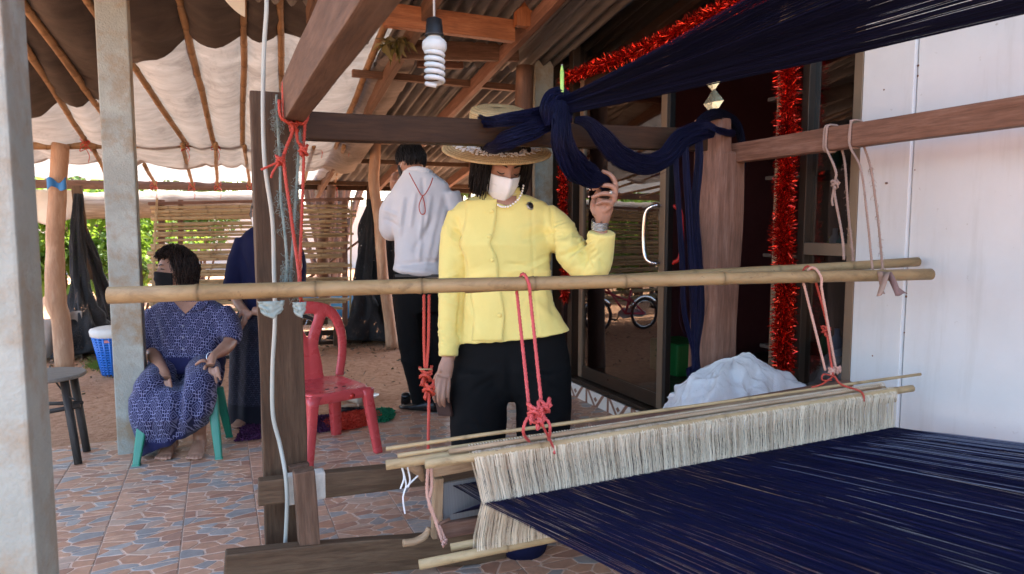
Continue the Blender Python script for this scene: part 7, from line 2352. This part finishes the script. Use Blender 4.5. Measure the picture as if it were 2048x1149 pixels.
bush('shrub', (-1.0, 10.4, 0), 1.75, .7, 2600, .12, 'leaf_bright', 'fine leaved bright shrub between the netting and the pillar', 'shrub', 3)
bush('shrub', (-1.2, 9.3, 0), .9, .5, 1500, .09, 'leaf_mid', 'low green shrub behind the blue basket', 'shrub', 4)
bush('shrub', (-3.4, 12.5, 0), 3.0, 1.2, 2200, .24, 'leaf_mid', 'tall green shrub in the second row at far left', 'shrub', 5)
bush('shrub', (-.3, 13.2, 0), 2.6, 1.2, 3200, .16, 'leaf_mid', 'green shrub behind the left half of the bamboo panel', 'shrub', 6)
bush('tree', (1.7, 11.5, 0), 3.4, 1.3, 4200, .17, 'leaf_mid', 'tree with leaves hanging right of the bamboo panel', 'tree', 7, 9, .06, .6)
bush('tree', (4.4, 12.5, 0), 3.4, 1.5, 4200, .17, 'leaf_mid', 'tree behind the man in the white shirt', 'tree', 8, 9, .06, .4)
bush('tree', (-2.2, 15.5, 0), 6.0, 2.4, 7000, .24, 'leaf_mid', 'tall dark green tree far behind the left shrubs', 'tree', 9, 10, .10, .5)
bush('tree', (2.6, 17.5, 0), 6.5, 2.6, 7000, .24, 'leaf_mid', 'tall tree far behind the bamboo panel', 'tree', 10, 10, .10, .5)
bush('tree', (7.4, 16, 0), 6.2, 2.4, 6000, .24, 'leaf_dark', 'tall dark tree far behind the corrugated roof', 'tree', 11, 10, .10, .4)
bush('tree', (-7.0, 14.5, 0), 6.0, 2.4, 6000, .24, 'leaf_mid', 'tall tree far beyond the near pillar', 'tree', 12, 10, .10, .4)
wl = box('boundary_wall', (-9, 19.9, -.1), (14, 20.1, 1.9), mat('pale_rendered_wall', (.62, .60, .56), (.52, .50, .46), .9, 2, .2, 40), None, .01)
tag(wl, 'pale rendered boundary wall far behind the bamboo panel', 'wall')
M['blue_tarp'] = mat('blue_tarp', (.02, .14, .42), (.03, .22, .55), .45, 5, .3, 30)
drape('blue_tarp', lambda a, b: W(520, 560, Y=9.0).lerp(W(735, 590, Y=9.0), a) * 1.0 + Vector((0, .25 * b + .05 * math.sin(a * 9), -.42 * b + .04 * math.sin(a * 13 + b * 4))), 26, 14, M['blue_tarp'], 'blue plastic tarp crumpled behind the lower bamboo slats', 'tarp')
# a few blades of grass near the pillar
V, Fa, A = [], [], []
for i in range(260):
    p = W(rnd.gauss(198, 12), rnd.gauss(735, 4), Z=-.03); d = Vector((rnd.gauss(0, .5), rnd.gauss(0, .5), 1)) * rnd.uniform(.03, .10)
    s = Vector((.003, 0, 0)); b = len(V)
    V += [p - s, p + s, p + d]; Fa.append((b, b + 1, b + 2)); A += [rnd.random()] * 3
o = mesh('grass_tuft', V, Fa, M['leaf_mid']); set_attr(o, 'var', A); tag(o, 'small grass tuft on the earth beside the blue basket', kind='stuff')

# dried leaf bundle tied where the tarp meets the lower tie beam
db = thing('dried_leaves', 'dried leaf bundle tied at the left end of the lower tie beam', 'leaves', W(785, 90, Y=4.4))
M['dry_leaf'] = leaf_mat('dried_leaf', (.16, .12, .05), (.10, .08, .035), .25)
leaves('leaf', [(W(775, 88, Y=4.4), Vector((.06, .05, .04))), (W(800, 80, Y=4.4), Vector((.05, .05, .05)))], 34, .13, 'dry_leaf', db, 55, .5)
